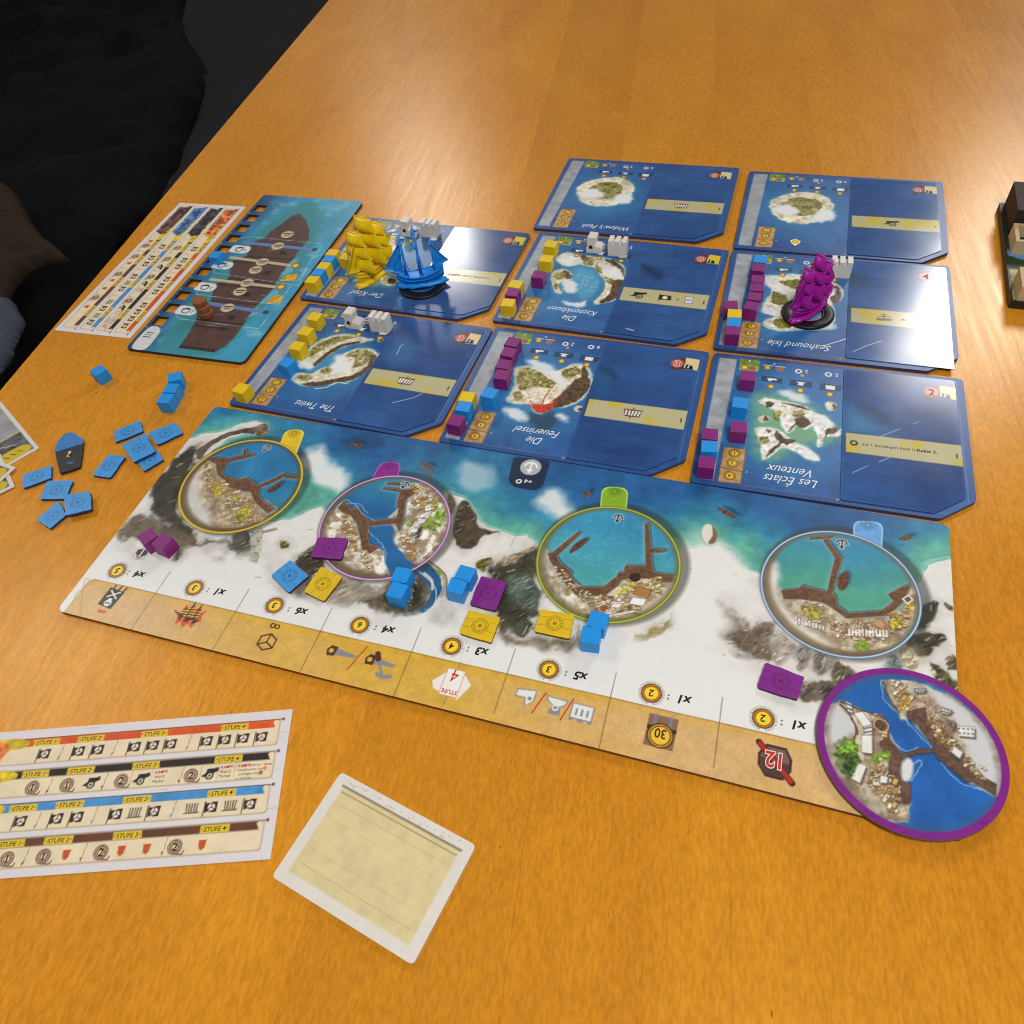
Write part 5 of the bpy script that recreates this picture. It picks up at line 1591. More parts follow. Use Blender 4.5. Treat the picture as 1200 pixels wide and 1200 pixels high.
card_on(FR[32], HG[32], 'dark blue encounter card on the tile behind the claw island', 7, '5', [('rack', 0.45)])
card_on(FR[33], HG[33], 'dark blue encounter card on the tile with the anchor coin mark', 8, '5', [('cannon', 0.45)])
# the anchor coin mark at the near rim of the far tile
o = empty('coin_marker', (*(np.array(g((820, 250, 3.1579), (353, 108))) / 1000), 0.0003))
tag(o, 'small printed anchor coin marker with a white tip on the far tile', 'marker')
m_ = [(-3.4, 1.2), (0, 3.6), (3.4, 1.2), (2.6, -1.6), (0, -5), (-2.6, -1.6)]
link('plaque', bm_mesh(prism_bm(m_, 0, .25)), M_WHITE_INK, o)
v, f = lathe([(2.4, 0.26), (2.4, 0.45)], 24)
link('coin', mesh_from(v, f), simple('coin_yellow', (232, 186, 40), 0.4, .1), o)

# ------------------------------------------------------------------ ship board with square slots
zs = T + 0.4
o_, e_ = P(147, 408), P(284, 426)
SFR = (o_[0], o_[1], math.radians(1.35))
SW, SH = 88.0, 196.0
SHOLES = [(7.2 - 4.7, 7.2 + 4.7, 26.0 + 14.55 * k, 35.2 + 14.55 * k) for k in range(11)]


def slot_slab(xs, ys, hole, z0, z1):
    """slab over a grid of cells, leaving cells out as slots"""
    bm = bmesh.new()
    V_ = {}

    def v(i, j, k):
        if (i, j, k) not in V_:
            V_[(i, j, k)] = bm.verts.new((xs[i] / 1000, ys[j] / 1000, (z1 if k else z0) / 1000))
        return V_[(i, j, k)]
    nx, ny = len(xs) - 1, len(ys) - 1
    solid = lambda i, j: 0 <= i < nx and 0 <= j < ny and not hole(i, j)
    for i in range(nx):
        for j in range(ny):
            if not solid(i, j):
                continue
            bm.faces.new((v(i, j, 1), v(i + 1, j, 1), v(i + 1, j + 1, 1), v(i, j + 1, 1)))
            bm.faces.new((v(i, j, 0), v(i, j + 1, 0), v(i + 1, j + 1, 0), v(i + 1, j, 0)))
            for di, dj, a, b in ((-1, 0, (i, j + 1), (i, j)), (1, 0, (i + 1, j), (i + 1, j + 1)), (0, -1, (i, j), (i + 1, j)), (0, 1, (i + 1, j + 1), (i, j + 1))):
                if not solid(i + di, j + dj):
                    bm.faces.new((v(*a, 0), v(*b, 0), v(*b, 1), v(*a, 1)))
    return bm


sb = empty('ship_board', (SFR[0] / 1000, SFR[1] / 1000, T / 1000), SFR[2])
tag(sb, 'turquoise player board picturing a brown ship, with a row of square slots', 'game board')
ys = [0.0] + [y for h_ in SHOLES for y in (h_[2], h_[3])] + [SH]
bm = slot_slab([0.0, SHOLES[0][0], SHOLES[0][1], SW], ys, lambda i, j: i == 1 and j % 2 == 1, 0.02, 2.15)
vc = [e for e in bm.edges if abs(e.verts[0].co.z - e.verts[1].co.z) > 0.001 and (e.verts[0].co.x in (0.0,) or abs(e.verts[0].co.x - SW / 1000) < 1e-6) and (abs(e.verts[0].co.y) < 1e-6 or abs(e.verts[0].co.y - SH / 1000) < 1e-6)]
bmesh.ops.bevel(bm, geom=vc, offset=0.004, segments=4, affect='EDGES', profile=0.5)
link('board_core', bm_mesh(bm), simple('dark_board_edge', (46, 40, 40), 0.6, .15, 600, .3), sb)


def gridlines(total, cuts, res):
    ed = sorted(set([0.0, total] + list(cuts)))
    out = [0.0]
    for a, b in zip(ed[:-1], ed[1:]):
        n = max(1, int(math.ceil((b - a) / res)))
        out += list(np.linspace(a, b, n + 1)[1:])
    return np.array(out)


ol = rounded([(0, 0), (SW, 0), (SW, SH), (0, SH)], 4.0, 5)
A = Art(ol, 0.0, 0.5, SFR, gridlines(SW, (SHOLES[0][0], SHOLES[0][1]), 0.5), gridlines(SH, [y for h_ in SHOLES for y in (h_[2], h_[3])], 0.5), SHOLES)
ZS = (140, 258, 4.2857)
q = lambda p: Z(*ZS, p)
n1 = fbm(A.U, A.V, 22, 5, 201)
t = np.clip((A.a - 4) / 22, 0, 1)[:, None]
c = np.array((40, 78, 122)) * (1 - t) + np.array((62, 150, 184)) * t
A.c[:] = c * (1 + 0.3 * (n1[:, None] - 0.5)) / 255
wv = np.clip((fbm(A.U, A.V, 9, 5, 203) - 0.56) * 4, 0, 1)[:, None] * 0.5 * t
A.c = A.c * (1 - wv) + np.array((170, 214, 226)) / 255 * wv
A.fill(A.w(smooth([(24, 4), (66, 4), (72, 40), (78, 90), (76, 130), (66, 165), (52, 188), (40, 188), (26, 160), (20, 120), (18, 60)])), (58, 138, 148), soft=4, wob=3)
hull = q([(300, 640), (345, 575), (382, 505), (398, 440), (462, 400), (478, 322), (548, 292), (566, 205), (640, 180), (662, 112), (728, 92), (760, 55), (820, 15), (868, -22), (905, -30), (935, 0), (955, 50), (950, 95), (900, 155), (862, 205), (800, 290), (770, 345), (700, 415), (650, 480), (600, 560), (545, 620), (478, 662)])
hm = np.clip(-sdf(hull, A.U, A.V) / .5, 0, 1)
A.fill(hull, (58, 40, 38), soft=.5, wob=.7, wf=3)
hx = (A.U * math.cos(.1) + A.V * math.sin(.1))
A.c = A.c * (1 - hm[:, None] * .85) + np.array((92, 66, 58)) / 255 * (1 + .3 * (fbm(A.U * 2, A.V * .4, 4, 4, 207)[:, None] - .5)) * hm[:, None] * .85
for y0, y1 in (((385, 500), (625, 525)), ((460, 402), (690, 425)), ((478, 322), (775, 345)), ((548, 292), (800, 318)), ((566, 205), (862, 230)), ((640, 182), (890, 200)), ((662, 112), (945, 130))):
    A.line(q([y0, y1]), 1.5, (50, 34, 34), a=.8, soft=.5, clip=hm)
for p_ in ((560, 490), (640, 375), (740, 265), (820, 165), (520, 545)):      # hatches, cleats
    c = np.array(q([p_])[0])
    A.fill([tuple(c + np.array(v)) for v in ((-3, -2), (3, -2), (2.2, 2.4), (-2.2, 2.4))], (48, 34, 34), soft=.4)
    for e_ in (-13, 11):
        A.line([tuple(c + np.array((e_, 1))), tuple(c + np.array((e_ + 5, 2)))], 1.2, (128, 108, 98), clip=hm)
stern = q([(305, 632), (478, 652), (466, 664), (300, 642)])
for k in range(9):
    u = k / 8
    c = np.array(q([(312 + 155 * u, 636 + 20 * u)])[0])
    A.fill([tuple(c + np.array(v)) for v in ((-1, -1.4), (1, -1.4), (1, 1.6), (-1, 1.6))], (38, 26, 26), soft=.25)
A.line(q([(390, 600), (430, 604), (420, 626), (384, 622), (390, 600)]), .4, (50, 36, 32))
A.line(q([(385, 530), (545, 548)]), 1.6, (58, 42, 40)); A.line(q([(400, 520), (545, 536)]), .5, (140, 116, 104))
# water breaking between the decks on the lee side
for p_ in ([(700, 425), (760, 360), (800, 340), (790, 390)], [(800, 290), (862, 205), (900, 190), (870, 260)], [(640, 490), (690, 430), (700, 470)]):
    A.fill(q(p_), (110, 180, 206), soft=.8, wob=1, a=.8)
for pts, col, wd in (([(560, 187), (895, 232)], (196, 178, 148), 3.0), ([(460, 297), (820, 340)], (196, 178, 148), 3.0), ([(400, 410), (735, 462)], (98, 128, 190), 3.6), ([(630, 112), (980, 148)], (98, 128, 190), 3.6)):
    A.line(q(pts), wd, col, soft=.3)
    A.disc(q([pts[1]])[0], wd * .6, tuple(int(x * .5) for x in col))
SBL = Letters()
for p in ((608, 147), (520, 227), (435, 337), (340, 455)):               # white bubbles with a cannon
    c = np.array(q([p])[0])
    A.fill(rounded([tuple(c + np.array(v)) for v in ((-8.5, -4.6), (6, -4.6), (8.5, 0), (6, 5), (-8.5, 5))], 3), (222, 222, 222), soft=.3)
    A.disc(c + np.array([-1, 0]), 3.2, (60, 52, 48), r0=2.4)
    A.line([tuple(c + np.array([-4, 1.4])), tuple(c + np.array([1, 2.2]))], 1.3, (60, 52, 48))
    SBL.put('2', c + np.array([4.2, -.6]), 4.0, SFR[2] + PI)
for p in ((795, 130), (718, 210), (683, 250), (640, 315), (605, 358), (543, 440), (843, 72)):
    c = q([p])[0]
    A.disc(c, 5.0, (120, 104, 84)); A.disc(c, 4.6, (206, 190, 158))
    A.line([(c[0] - 3, c[1] + .8), (c[0] + 3, c[1] + 1.6)], 1.4, (58, 44, 36)); A.line([(c[0] - 2, c[1] - 1.4), (c[0] + 2.4, c[1] - .8)], 1.0, (58, 44, 36))
for p in ((885, 228), (810, 335)):
    A.coin(q([p])[0], 3.4)
for pts in ([(800, 305), (845, 275), (895, 268), (880, 305)], [(730, 418), (775, 380), (825, 372), (805, 418)]):
    A.fill(q(pts), (216, 166, 40), soft=.4, tex=.2)
    A.line(q([pts[0], pts[2]]), .5, (120, 70, 40), wob=.6)
for pts in ([(300, 462), (285, 480), (300, 495), (700, 545), (760, 470)], [(600, 92), (660, 82), (1005, 118), (1020, 130), (970, 190), (900, 300)], [(480, 250), (470, 262), (900, 330), (940, 240)], [(390, 355), (385, 372), (800, 425), (860, 330)]):
    A.line(q(pts), 0.35, (206, 232, 240), a=.8)
cap = q([(62, 637), (140, 545), (185, 533), (205, 550), (190, 580), (128, 648)])
A.fill(cap, (214, 214, 212), soft=.4, sm=True)
c = q([(145, 575)])[0]
for r_ in (-1.4, 0, 1.4):
    A.line([(c[0] - 2.6, c[1] + r_ * 1.6), (c[0] + 2.6, c[1] + r_ * 1.6)], .7, (70, 64, 62))
for k in range(11):
    c = A.w([(1.4, 23 + 14.55 * k)])[0]
    A.disc(c, .5, (206, 220, 232))
A.build('printed_face', M_PRINT, sb).location.z = 2.2 / 1000
SBL.build('digit_lettering', M_BLACK_INK, sb, SFR, 2.25)

# ------------------------------------------------------------------ long upgrade sheets (one near, one far)
SHL, SHW = 168.0, 61.0
M_PAPEREDGE = simple('white_paper_edge', (206, 202, 196), .7, .05, 600, .1, .3)


def upgrade_sheet(frame, label):
    root = empty('upgrade_sheet', (frame[0] / 1000, frame[1] / 1000, T / 1000), frame[2])
    tag(root, label, 'player aid')
    ol = [(-SHL, -SHW), (0, -SHW), (0, 0), (-SHL, 0)]
    link('sheet_stock', bm_mesh(prism_bm(ol, 0.02, 0.36)), M_PAPEREDGE, root)
    A = Art(ol, zs, 0.42, frame)
    A.c[:] = np.array((222, 216, 218)) / 255 * (1 + 0.05 * (fbm(A.a * 0.2 + 50, A.b, 3, 4, 220)[:, None] - .5))
    for k in range(60):                                                  # whitewashed planks: hairline wood marks
        x, y = -rs.uniform(0, SHL), -rs.uniform(0, SHW)
        A.line(A.w([(x, y), (x + rs.uniform(3, 14), y + rs.uniform(-.3, .3))]), .18, (150, 140, 146), a=.5)
    LB, LR, LG = Letters(), Letters(), Letters()
    an = frame[2]
    bands = [(214, 84, 34), (44, 36, 34), (70, 142, 200), (104, 60, 44)]
    tagtxt = ['STUFE 4', 'STUFE 3', 'STUFE 2', 'STUFE 1']
    tagx = [-24.2, -59.2, -87.0, -106.5]
    for r in range(4):
        dy = -14.0 * r
        A.fill(rounded(A.w([(-SHL + 4, -4.2 + dy), (-4.4, -4.2 + dy), (-4.4, -15.6 + dy), (-SHL + 4, -15.6 + dy)]), 1.5), (176, 150, 110), soft=.4)
        A.fill(rounded(A.w([(-SHL + 4.3, -4.4 + dy), (-4.8, -4.4 + dy), (-4.8, -15.2 + dy), (-SHL + 4.3, -15.2 + dy)]), 1.5), (232, 214, 180), soft=.3, tex=.05, tf=4)
        A.fill(A.w([(-SHL + 4, -4.5 + dy), (-6.8, -4.5 + dy), (-7.6, -5.2 + dy), (-6.4, -7.7 + dy), (-SHL + 4, -7.7 + dy)]), bands[r], soft=.15, tex=.12, tf=3)
        A.line(A.w([(-SHL + 2, -4.2 + dy), (-3.4, -4.2 + dy)]), .35, (96, 70, 56))
        A.disc(A.w([(-3.4, -4.2 + dy)])[0], .7, (120, 84, 60))
        for tx, tt in zip(tagx, tagtxt):
            A.fill(A.w([(tx - 5.8, -4.7 + dy), (tx + 5.8, -4.7 + dy), (tx + 6.1, -7.6 + dy), (tx - 5.6, -7.6 + dy)]), (226, 192, 44), soft=.15)
            for s_ in (-5, 5):
                A.disc(A.w([(tx + s_, -6.1 + dy)])[0], .25, (90, 70, 30))
            LB.put(tt, A.w([(tx, -6.15 + dy)])[0], 2.5, an, .12, .01)
        for x in (-42.8, -75.0, -98.3):
            A.line(A.w([(x + .5, -8 + dy), (x - .4, -14.6 + dy)]), .25, (120, 96, 76), a=.8)
            A.fill(A.w([(x - .9, -13.4 + dy), (x + .1, -13.3 + dy), (x - .5, -15 + dy)]), bands[r], soft=.12)
        # rolled name banner and portrait at the far end
        A.fill(A.w([(-122, -3.6 + dy), (-117, -4.2 + dy), (-114, -6.0 + dy), (-118, -8.4 + dy), (-140, -8.6 + dy), (-142, -4.4 + dy)]), (216, 188, 40), soft=.3, tex=.3, tf=3, sm=True)
        A.fill(A.w([(-SHL + 6, -5 + dy), (-124, -5 + dy), (-122, -9 + dy), (-126, -15 + dy), (-SHL + 6, -15 + dy)]), [(206, 110, 60), (60, 54, 60), (80, 120, 170), (96, 66, 60)][r], soft=.8, tex=.9, tf=3, wob=1)
        if r in (0, 2):
            for x in (-11.8, -19.7, -27.5, -35.3, -50.8, -58.6, -66.4, -82.4, -90.7, -105.7):
                if r == 2 and x in (-19.7, -35.3, -58.6):
                    c = np.array(A.w([(x, -11.6 + dy)])[0])
                    for k_ in range(5):
                        A.line(A.w([(x - 2.2 + 1.1 * k_, -9.6 + dy), (x - 2.0 + 1.0 * k_, -13 + dy)]), .55, (92, 74, 64))
                    A.line(A.w([(x - 3, -13.4 + dy), (x + 3, -13.2 + dy)]), .5, (92, 74, 64))
                    continue
                A.fill(A.w([(x - 2.4, -9.6 + dy), (x - .4, -9.9 + dy), (x + .8, -9.3 + dy), (x + 2.6, -9.5 + dy), (x + 2.4, -13.4 + dy), (x + .6, -13.7 + dy), (x - .6, -13.2 + dy), (x - 2.4, -13.5 + dy)]), (52, 34, 28), soft=.15)
                A.line(A.w([(x - 2.6, -9.2 + dy), (x - 2.9, -14.9 + dy)]), .4, (52, 34, 28))
                c = A.w([(x + .2, -11.5 + dy)])[0]
                A.disc(c, 1.45, (232, 222, 204))
                for k_ in range(3):
                    an_ = PI / 2 + k_ * 2 * PI / 3 + an
                    A.line([c, (c[0] + 1.3 * math.cos(an_), c[1] + 1.3 * math.sin(an_))], .3, (52, 34, 28))
        else:
            for x, d_ in ((-38.7, '2'), (-68.0, '2'), (-91.0, '1'), (-105.7, '1')):   # rope coils
                c = A.w([(x, -11.9 + dy)])[0]
                for r_ in (2.9, 2.2, 1.5):
                    A.disc(c, r_, (92, 52, 42), r0=r_ - .42)
                A.line(A.w([(x + 1, -14.6 + dy), (x + 3.4, -14.8 + dy), (x + 3.8, -13.6 + dy)]), .45, (92, 52, 42))
                LB.put(d_, c, 4.2, an, 0, .03)
            if r == 1:
                for x in (-30.8, -59.7, -80.7):                          # cannons
                    A.fill(A.w([(x - 3.6, -12.6 + dy), (x - 1.6, -11.2 + dy), (x - 1.4, -9.8 + dy), (x + 3.4, -9.3 + dy), (x + 3.6, -10.8 + dy), (x + .4, -12 + dy), (x - 2, -13.2 + dy)]), (42, 36, 34), soft=.15)
                    c = A.w([(x, -12.6 + dy)])[0]
                    A.disc(c, 1.7, (42, 36, 34)); A.disc(c, 1.1, (212, 200, 176)); A.disc(c, .5, (42, 36, 34))
                for x in (-34.7, -27.4, -20.5, -64, -55.4):
                    A.line(A.w([(x, -8 + dy), (x - .2, -15 + dy)]), .2, (150, 130, 104), a=.7)
                for x in (-24.0, -51.6):
                    LR.put('KAMPF:', A.w([(x, -9.4 + dy)])[0], 1.7, an, .15, .02)
                    for i_, s_ in enumerate(('Wirf 2', 'Marker')):
                        LG.put(s_, A.w([(x - .4, -11.4 - 1.8 * i_ + dy)])[0], 1.7, an)
                LR.put('KAMPF:', A.w([(-16.8, -9.4 + dy)])[0], 1.7, an, .15, .02)
                for i_, (x_, s_) in enumerate(((-10.0, 'Entferne 1 deiner'), (-14.2, 'Kampfmarker, um'), (-14.6, 'zuzufügen und'), (-16.2, 'zu erhalten.'))):
                    LG.put(s_, A.w([(x_, -9.4 - 1.75 * i_ + dy)])[0], 1.45, an)
                A.disc(A.w([(-8.0, -11.1 + dy)])[0], .8, (232, 130, 30)); A.disc(A.w([(-9.4, -12.9 + dy)])[0], .9, (150, 110, 50))
            else:
                for x in (-28, -50, -60, -82, -112):
                    A.fill(A.w([(x - 1.6, -10 + dy), (x + 1.6, -10 + dy), (x + 1.2, -13 + dy), (x, -14 + dy), (x - 1.2, -13 + dy)]), (196, 84, 40), soft=.2)
    A.build('printed_face', M_PAPER, root).location.z = 0.4 / 1000
    LB.build('stage_lettering', M_BROWN_INK, root, frame, 0.44)
    LR.build('red_lettering', M_RED_INK, root, frame, 0.44)
    LG.build('small_lettering', M_BLACK_INK, root, frame, 0.44)
    return root


nb_ = P(343, 831, zs)
nl_ = P(0, 858.5, zs)
upgrade_sheet((nb_[0], nb_[1], math.atan2(nb_[1] - nl_[1], nb_[0] - nl_[0])), 'whitewashed upgrade sheet lying alone, its text rows readable beside the harbour board')
fr_ = P(152, 396.5, zs)
upgrade_sheet((fr_[0], fr_[1], math.radians(-90 + 2.2)), 'whitewashed upgrade sheet along the table edge, tucked against the ship board')

# ------------------------------------------------------------------ cards on the table
def table_card(corner, dir_a, la, lb, label, z0, art, name='picture_card', tilt=(0, 0)):
    """corner at the local origin; local x runs along dir_a, local y to its left"""
    fr = (corner[0], corner[1], dir_a)
    root = empty(name, (fr[0] / 1000, fr[1] / 1000, (T + z0) / 1000))
    root.rotation_euler = (tilt[0], tilt[1], fr[2])
    tag(root, label, 'card')
    ol = rounded([(0, 0), (la, 0), (la, lb), (0, lb)], 2.0 if name != 'picture_card' else .8, 4)
    link('card_stock', bm_mesh(prism_bm(ol, 0.02, 0.5 if name == 'picture_card' else 1.4)), M_PAPEREDGE, root)
    A = Art(ol, T + z0 + .5, 0.5, fr)
    art(A, la, lb)
    A.build('printed_face', M_PAPER, root).location.z = (0.54 if name == 'picture_card' else 1.44) / 1000
    return root


def art_scene(A, la, lb):
    A.c[:] = np.array((216, 212, 208)) / 255
    A.fill(A.w([(2.4, 2.4), (la - 2.4, 2.4), (la - 2.4, lb - 2.4), (2.4, lb - 2.4)]), (158, 156, 158), soft=.3, tex=.15, tf=9)
    A.fill(A.w([(2.4, 2.4), (24, 2.4), (24, lb - 2.4), (2.4, lb - 2.4)]), (92, 90, 92), soft=.6, tex=.8, tf=7)
    A.line(A.w([(24, 2.4), (24, lb - 2.4)]), 1.2, (190, 180, 110))
    A.line(A.w([(14, 8), (18, 16), (14, 22), (19, 32)]), .6, (190, 200, 206), wob=1)
    A.fill(smooth(A.w([(2.6, 5), (9, 4), (11.5, 12), (10, 24), (2.6, 26)])), (206, 178, 40), soft=.4)
    for k in range(4):
        A.line(A.w([(5.5, 8 + 4 * k), (8, 10 + 4 * k)]), .7, (96, 70, 30))


pa, pb, pc_ = [P(x / 7.5, 460 + y / 7.5, T + .5) for x, y in ((345, 487), (0, 70), (115, 628))]
dcard = math.atan2(pb[1] - pa[1], pb[0] - pa[0])
table_card(pa, dcard, 62, 44, 'white framed picture card lying highest of the three beside blue tokens', 0.02, art_scene)
pa, pb = P(145 / 7.5, 460 + 665 / 7.5, T + 1.1), P(0, 460 + 612 / 7.5, T + 1.1)
table_card(pa, math.atan2(pb[1] - pa[1], pb[0] - pa[0]), 62, 44, 'white framed picture card on top of the other two cards', 1.25, art_scene)
pa, pb = P(135 / 7.5, 460 + 830 / 7.5, T + .5), P(95 / 7.5, 460 + 740 / 7.5, T + .5)
table_card(pa, math.atan2(pb[1] - pa[1], pb[0] - pa[0]), 44, 62, 'white framed picture card with its corner peeping out under another card', 0.62, lambda A, la, lb: (art_scene(A, la, lb)))


def art_plain(A, la, lb):
    A.c[:] = np.array((222, 216, 206)) / 255 * (1 + .05 * (fbm(A.U, A.V, 3, 4, 240)[:, None] - .5))
    A.fill(A.w([(4.5, 4.5), (la - 4.5, 4.5), (la - 4.5, lb - 4.5), (4.5, lb - 4.5)]), (216, 200, 150), soft=.4, tex=.06, tf=4)
    for k in range(5):
        A.line(A.w([(7, lb - 11 - 6 * k), (la - 7, lb - 11 - 6 * k)]), .2, (186, 166, 118))
    A.line(A.w([(3.8, lb - 4.2), (la - 4, lb - 4.2)]), .5, (74, 58, 46))
    A.line(A.w([(5, lb - 6.4), (la - 5, lb - 6.4)]), .25, (150, 130, 90))
    for k in range(24):
        p = (random.uniform(5, la - 4), lb - random.uniform(1, 3.2))
        A.disc(A.w([p])[0], .3, (176, 168, 160))


ca_ = P(400, 905, T + 1)
cl_, cr2 = P(340 + 150 / 4, 780 + 620 / 4, T + 1), P(340 + 470 / 4, 780 + 625 / 4, T + 1)
ang_r = math.atan2(cr2[1] - ca_[1], cr2[0] - ca_[0])
LAc, LBc = 63.0, 44.0
corner = (ca_[0] + math.sin(ang_r) * LBc, ca_[1] - math.cos(ang_r) * LBc)
table_card(corner, ang_r, LAc, LBc, 'cream board with a white rim lying right of the upgrade sheet', 0.0, art_plain, 'cream_board')

# ------------------------------------------------------------------ loose round harbour disc with a purple rim
pts = [P(x, y) for x, y in ((962, 850), (1177, 905), (1065, 791))]
DR = RR
cd_ = np.array((381.5, 29.8))
dz = 0.0
dk = empty('harbour_disc', (cd_[0] / 1000, cd_[1] / 1000, 0.25 / 1000))
tag(dk, 'loose round harbour disc with a thick purple rim overlapping the board corner', 'game tile')
# it leans on the board, so it lies flat just above it
v, f = lathe([(DR - .2, 0), (DR, .2), (DR, 1.8), (DR - .2, 2.0)], 96)
link('disc_core', mesh_from(v, f), simple('disc_edge', (110, 84, 70), .7, .1, 600, .2), dk)
ol = [(DR * .995 * math.cos(2 * PI * k / 120), DR * .995 * math.sin(2 * PI * k / 120)) for k in range(120)]
A = Art(ol, 2.3, 0.36, (cd_[0], cd_[1], 0))
ZR = (960, 780, 5.2174)
q = lambda p: Z(*ZR, p, 2.3)
U, V = A.U, A.V
A.c[:] = np.array((34, 96, 172)) * (1 + .3 * (fbm(U, V, 9, 4, 301)[:, None] - .5)) / 255
for pts, col in (([(60, 230), (130, 220), (250, 270), (400, 330), (430, 400), (500, 540), (500, 690), (560, 830), (540, 960), (180, 980), (60, 700), (10, 400)], (196, 184, 160)),
                 ([(380, 90), (430, 200), (490, 290), (500, 330), (560, 330), (690, 500), (900, 700), (1040, 790), (1150, 800), (1160, 640), (1000, 350), (800, 180), (560, 90)], (200, 188, 166))):
    A.fill(q(pts), (150, 196, 222), soft=1.0, a=.6, wob=.8)
    A.fill(q(pts), col, soft=.4, wob=.8, tex=.3, tf=5)
    A.fill(q(pts), (128, 104, 78), soft=.5, wob=2, wf=3, brk=.95, a=.7)
for pts, sf in (([(60, 260), (130, 240), (220, 380), (200, 430), (80, 470)], 2.0), ([(640, 130), (820, 200), (1000, 380), (1100, 600), (1110, 760), (1000, 700), (900, 480), (760, 260)], 2.6)):
    A.fill(q(pts), (206, 206, 208), soft=sf, wob=1.5, sm=True)
for pts in ([(540, 290), (640, 260), (660, 330), (760, 480), (900, 640), (1080, 720), (1085, 790), (900, 710), (720, 550), (700, 510), (560, 530), (500, 545), (500, 690), (560, 720), (560, 830), (480, 830), (430, 690), (430, 530), (360, 470), (420, 450), (500, 545), (690, 510), (600, 350), (540, 330)],):
    pass
for pts in ([(540, 280), (650, 255), (660, 330), (770, 490), (930, 640), (1085, 725), (1080, 790), (930, 705), (905, 715), (720, 560), (700, 500), (610, 360), (545, 330)],
            [(490, 545), (600, 510), (705, 508), (705, 530), (600, 540), (500, 575)], [(370, 470), (430, 440), (505, 545), (500, 700), (560, 720), (560, 840), (470, 840), (430, 680), (430, 560)]):
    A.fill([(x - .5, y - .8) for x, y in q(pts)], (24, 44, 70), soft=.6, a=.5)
    A.fill(q(pts), (104, 76, 62), soft=.25, tex=.3, tf=1.2)
    A.line(q(pts + pts[:1]), .3, (66, 46, 38), a=.7)
for k in range(70):                                                      # dock planking
    u = k / 69
    x, y = 660 + 400 * u, 350 + 390 * u
    A.line(q([(x - 14, y + 6), (x + 36, y - 30)]), .18, (70, 48, 38), a=.5, clip=(sdf(q([(540, 280), (650, 255), (660, 330), (770, 490), (930, 640), (1085, 725), (1080, 790), (905, 715), (720, 560), (700, 500), (610, 360), (545, 330)]), U, V) < -.2).astype(float))
for pts in ([(380, 95), (400, 200), (470, 270), (560, 370), (640, 460), (680, 500)], [(560, 600), (620, 580), (600, 650), (560, 700)], [(740, 600), (860, 710), (1000, 760), (1060, 800)], [(430, 360), (440, 440), (520, 520), (600, 500)]):
    A.line(q(pts), .4, (170, 206, 236), a=.7, sm=True, wob=.8, wf=3)
for pts in ([(130, 220), (250, 270), (400, 330), (430, 400), (430, 440)], [(490, 290), (430, 200), (390, 100)], [(225, 385), (215, 480), (250, 590)], [(130, 235), (200, 320), (235, 420)]):
    A.line(q(pts), .9, (84, 62, 48), a=.8, wob=.6, sm=True)
A.fill(q([(505, 590), (555, 570), (575, 640), (550, 700), (510, 700)]), (220, 218, 214), soft=.8, wob=.6, sm=True)
rg = np.random.RandomState(31)
for (x0, y0, x1, y1, n, cols, s0, s1, sp) in ((460, 130, 560, 220, 26, [(226, 206, 150), (206, 176, 92), (240, 236, 226)], .5, 1.0, 90), (680, 320, 860, 560, 36, [(206, 180, 130), (150, 110, 76), (232, 226, 210), (186, 150, 90)], .5, 1.2, 90),
                                              (340, 330, 400, 420, 16, [(226, 206, 160), (150, 100, 60), (206, 170, 100)], .5, 1.1, 90), (330, 640, 460, 820, 42, [(226, 216, 190), (176, 136, 80), (206, 176, 110), (240, 236, 228)], .6, 1.3, 160),
                                              (860, 560, 1000, 660, 16, [(226, 216, 190), (176, 146, 100)], .4, .9, 70)):
    for k in range(int(n * 2)):
        u = rg.rand()
        c = q([(x0 + (x1 - x0) * u + (rg.rand() - .5) * sp * .5, y0 + (y1 - y0) * u + (rg.rand() - .5) * sp)])[0]
        s_, an = rg.uniform(s0, s1), rg.choice([.1, .9, 1.2])
        ca, sa = math.cos(an), math.sin(an)
        r_ = [(c[0] + a_ * ca - b_ * sa, c[1] + a_ * sa + b_ * ca) for a_, b_ in ((-s_, -s_ * .6), (s_, -s_ * .6), (s_, s_ * .6), (-s_, s_ * .6))]
        A.fill([(p[0] + .3, p[1] - .5) for p in r_], (96, 72, 54), soft=.2, a=.6)
        A.fill(r_, cols[rg.randint(len(cols))], soft=.14)
        A.line(r_ + r_[:1], .2, (104, 80, 58), a=.6)
        if rg.rand() < .4:
            for e2 in (-.4, .1, .6):
                A.disc((c[0] + e2 * s_ * ca, c[1] + e2 * s_ * sa - .1), .2, (80, 60, 46))
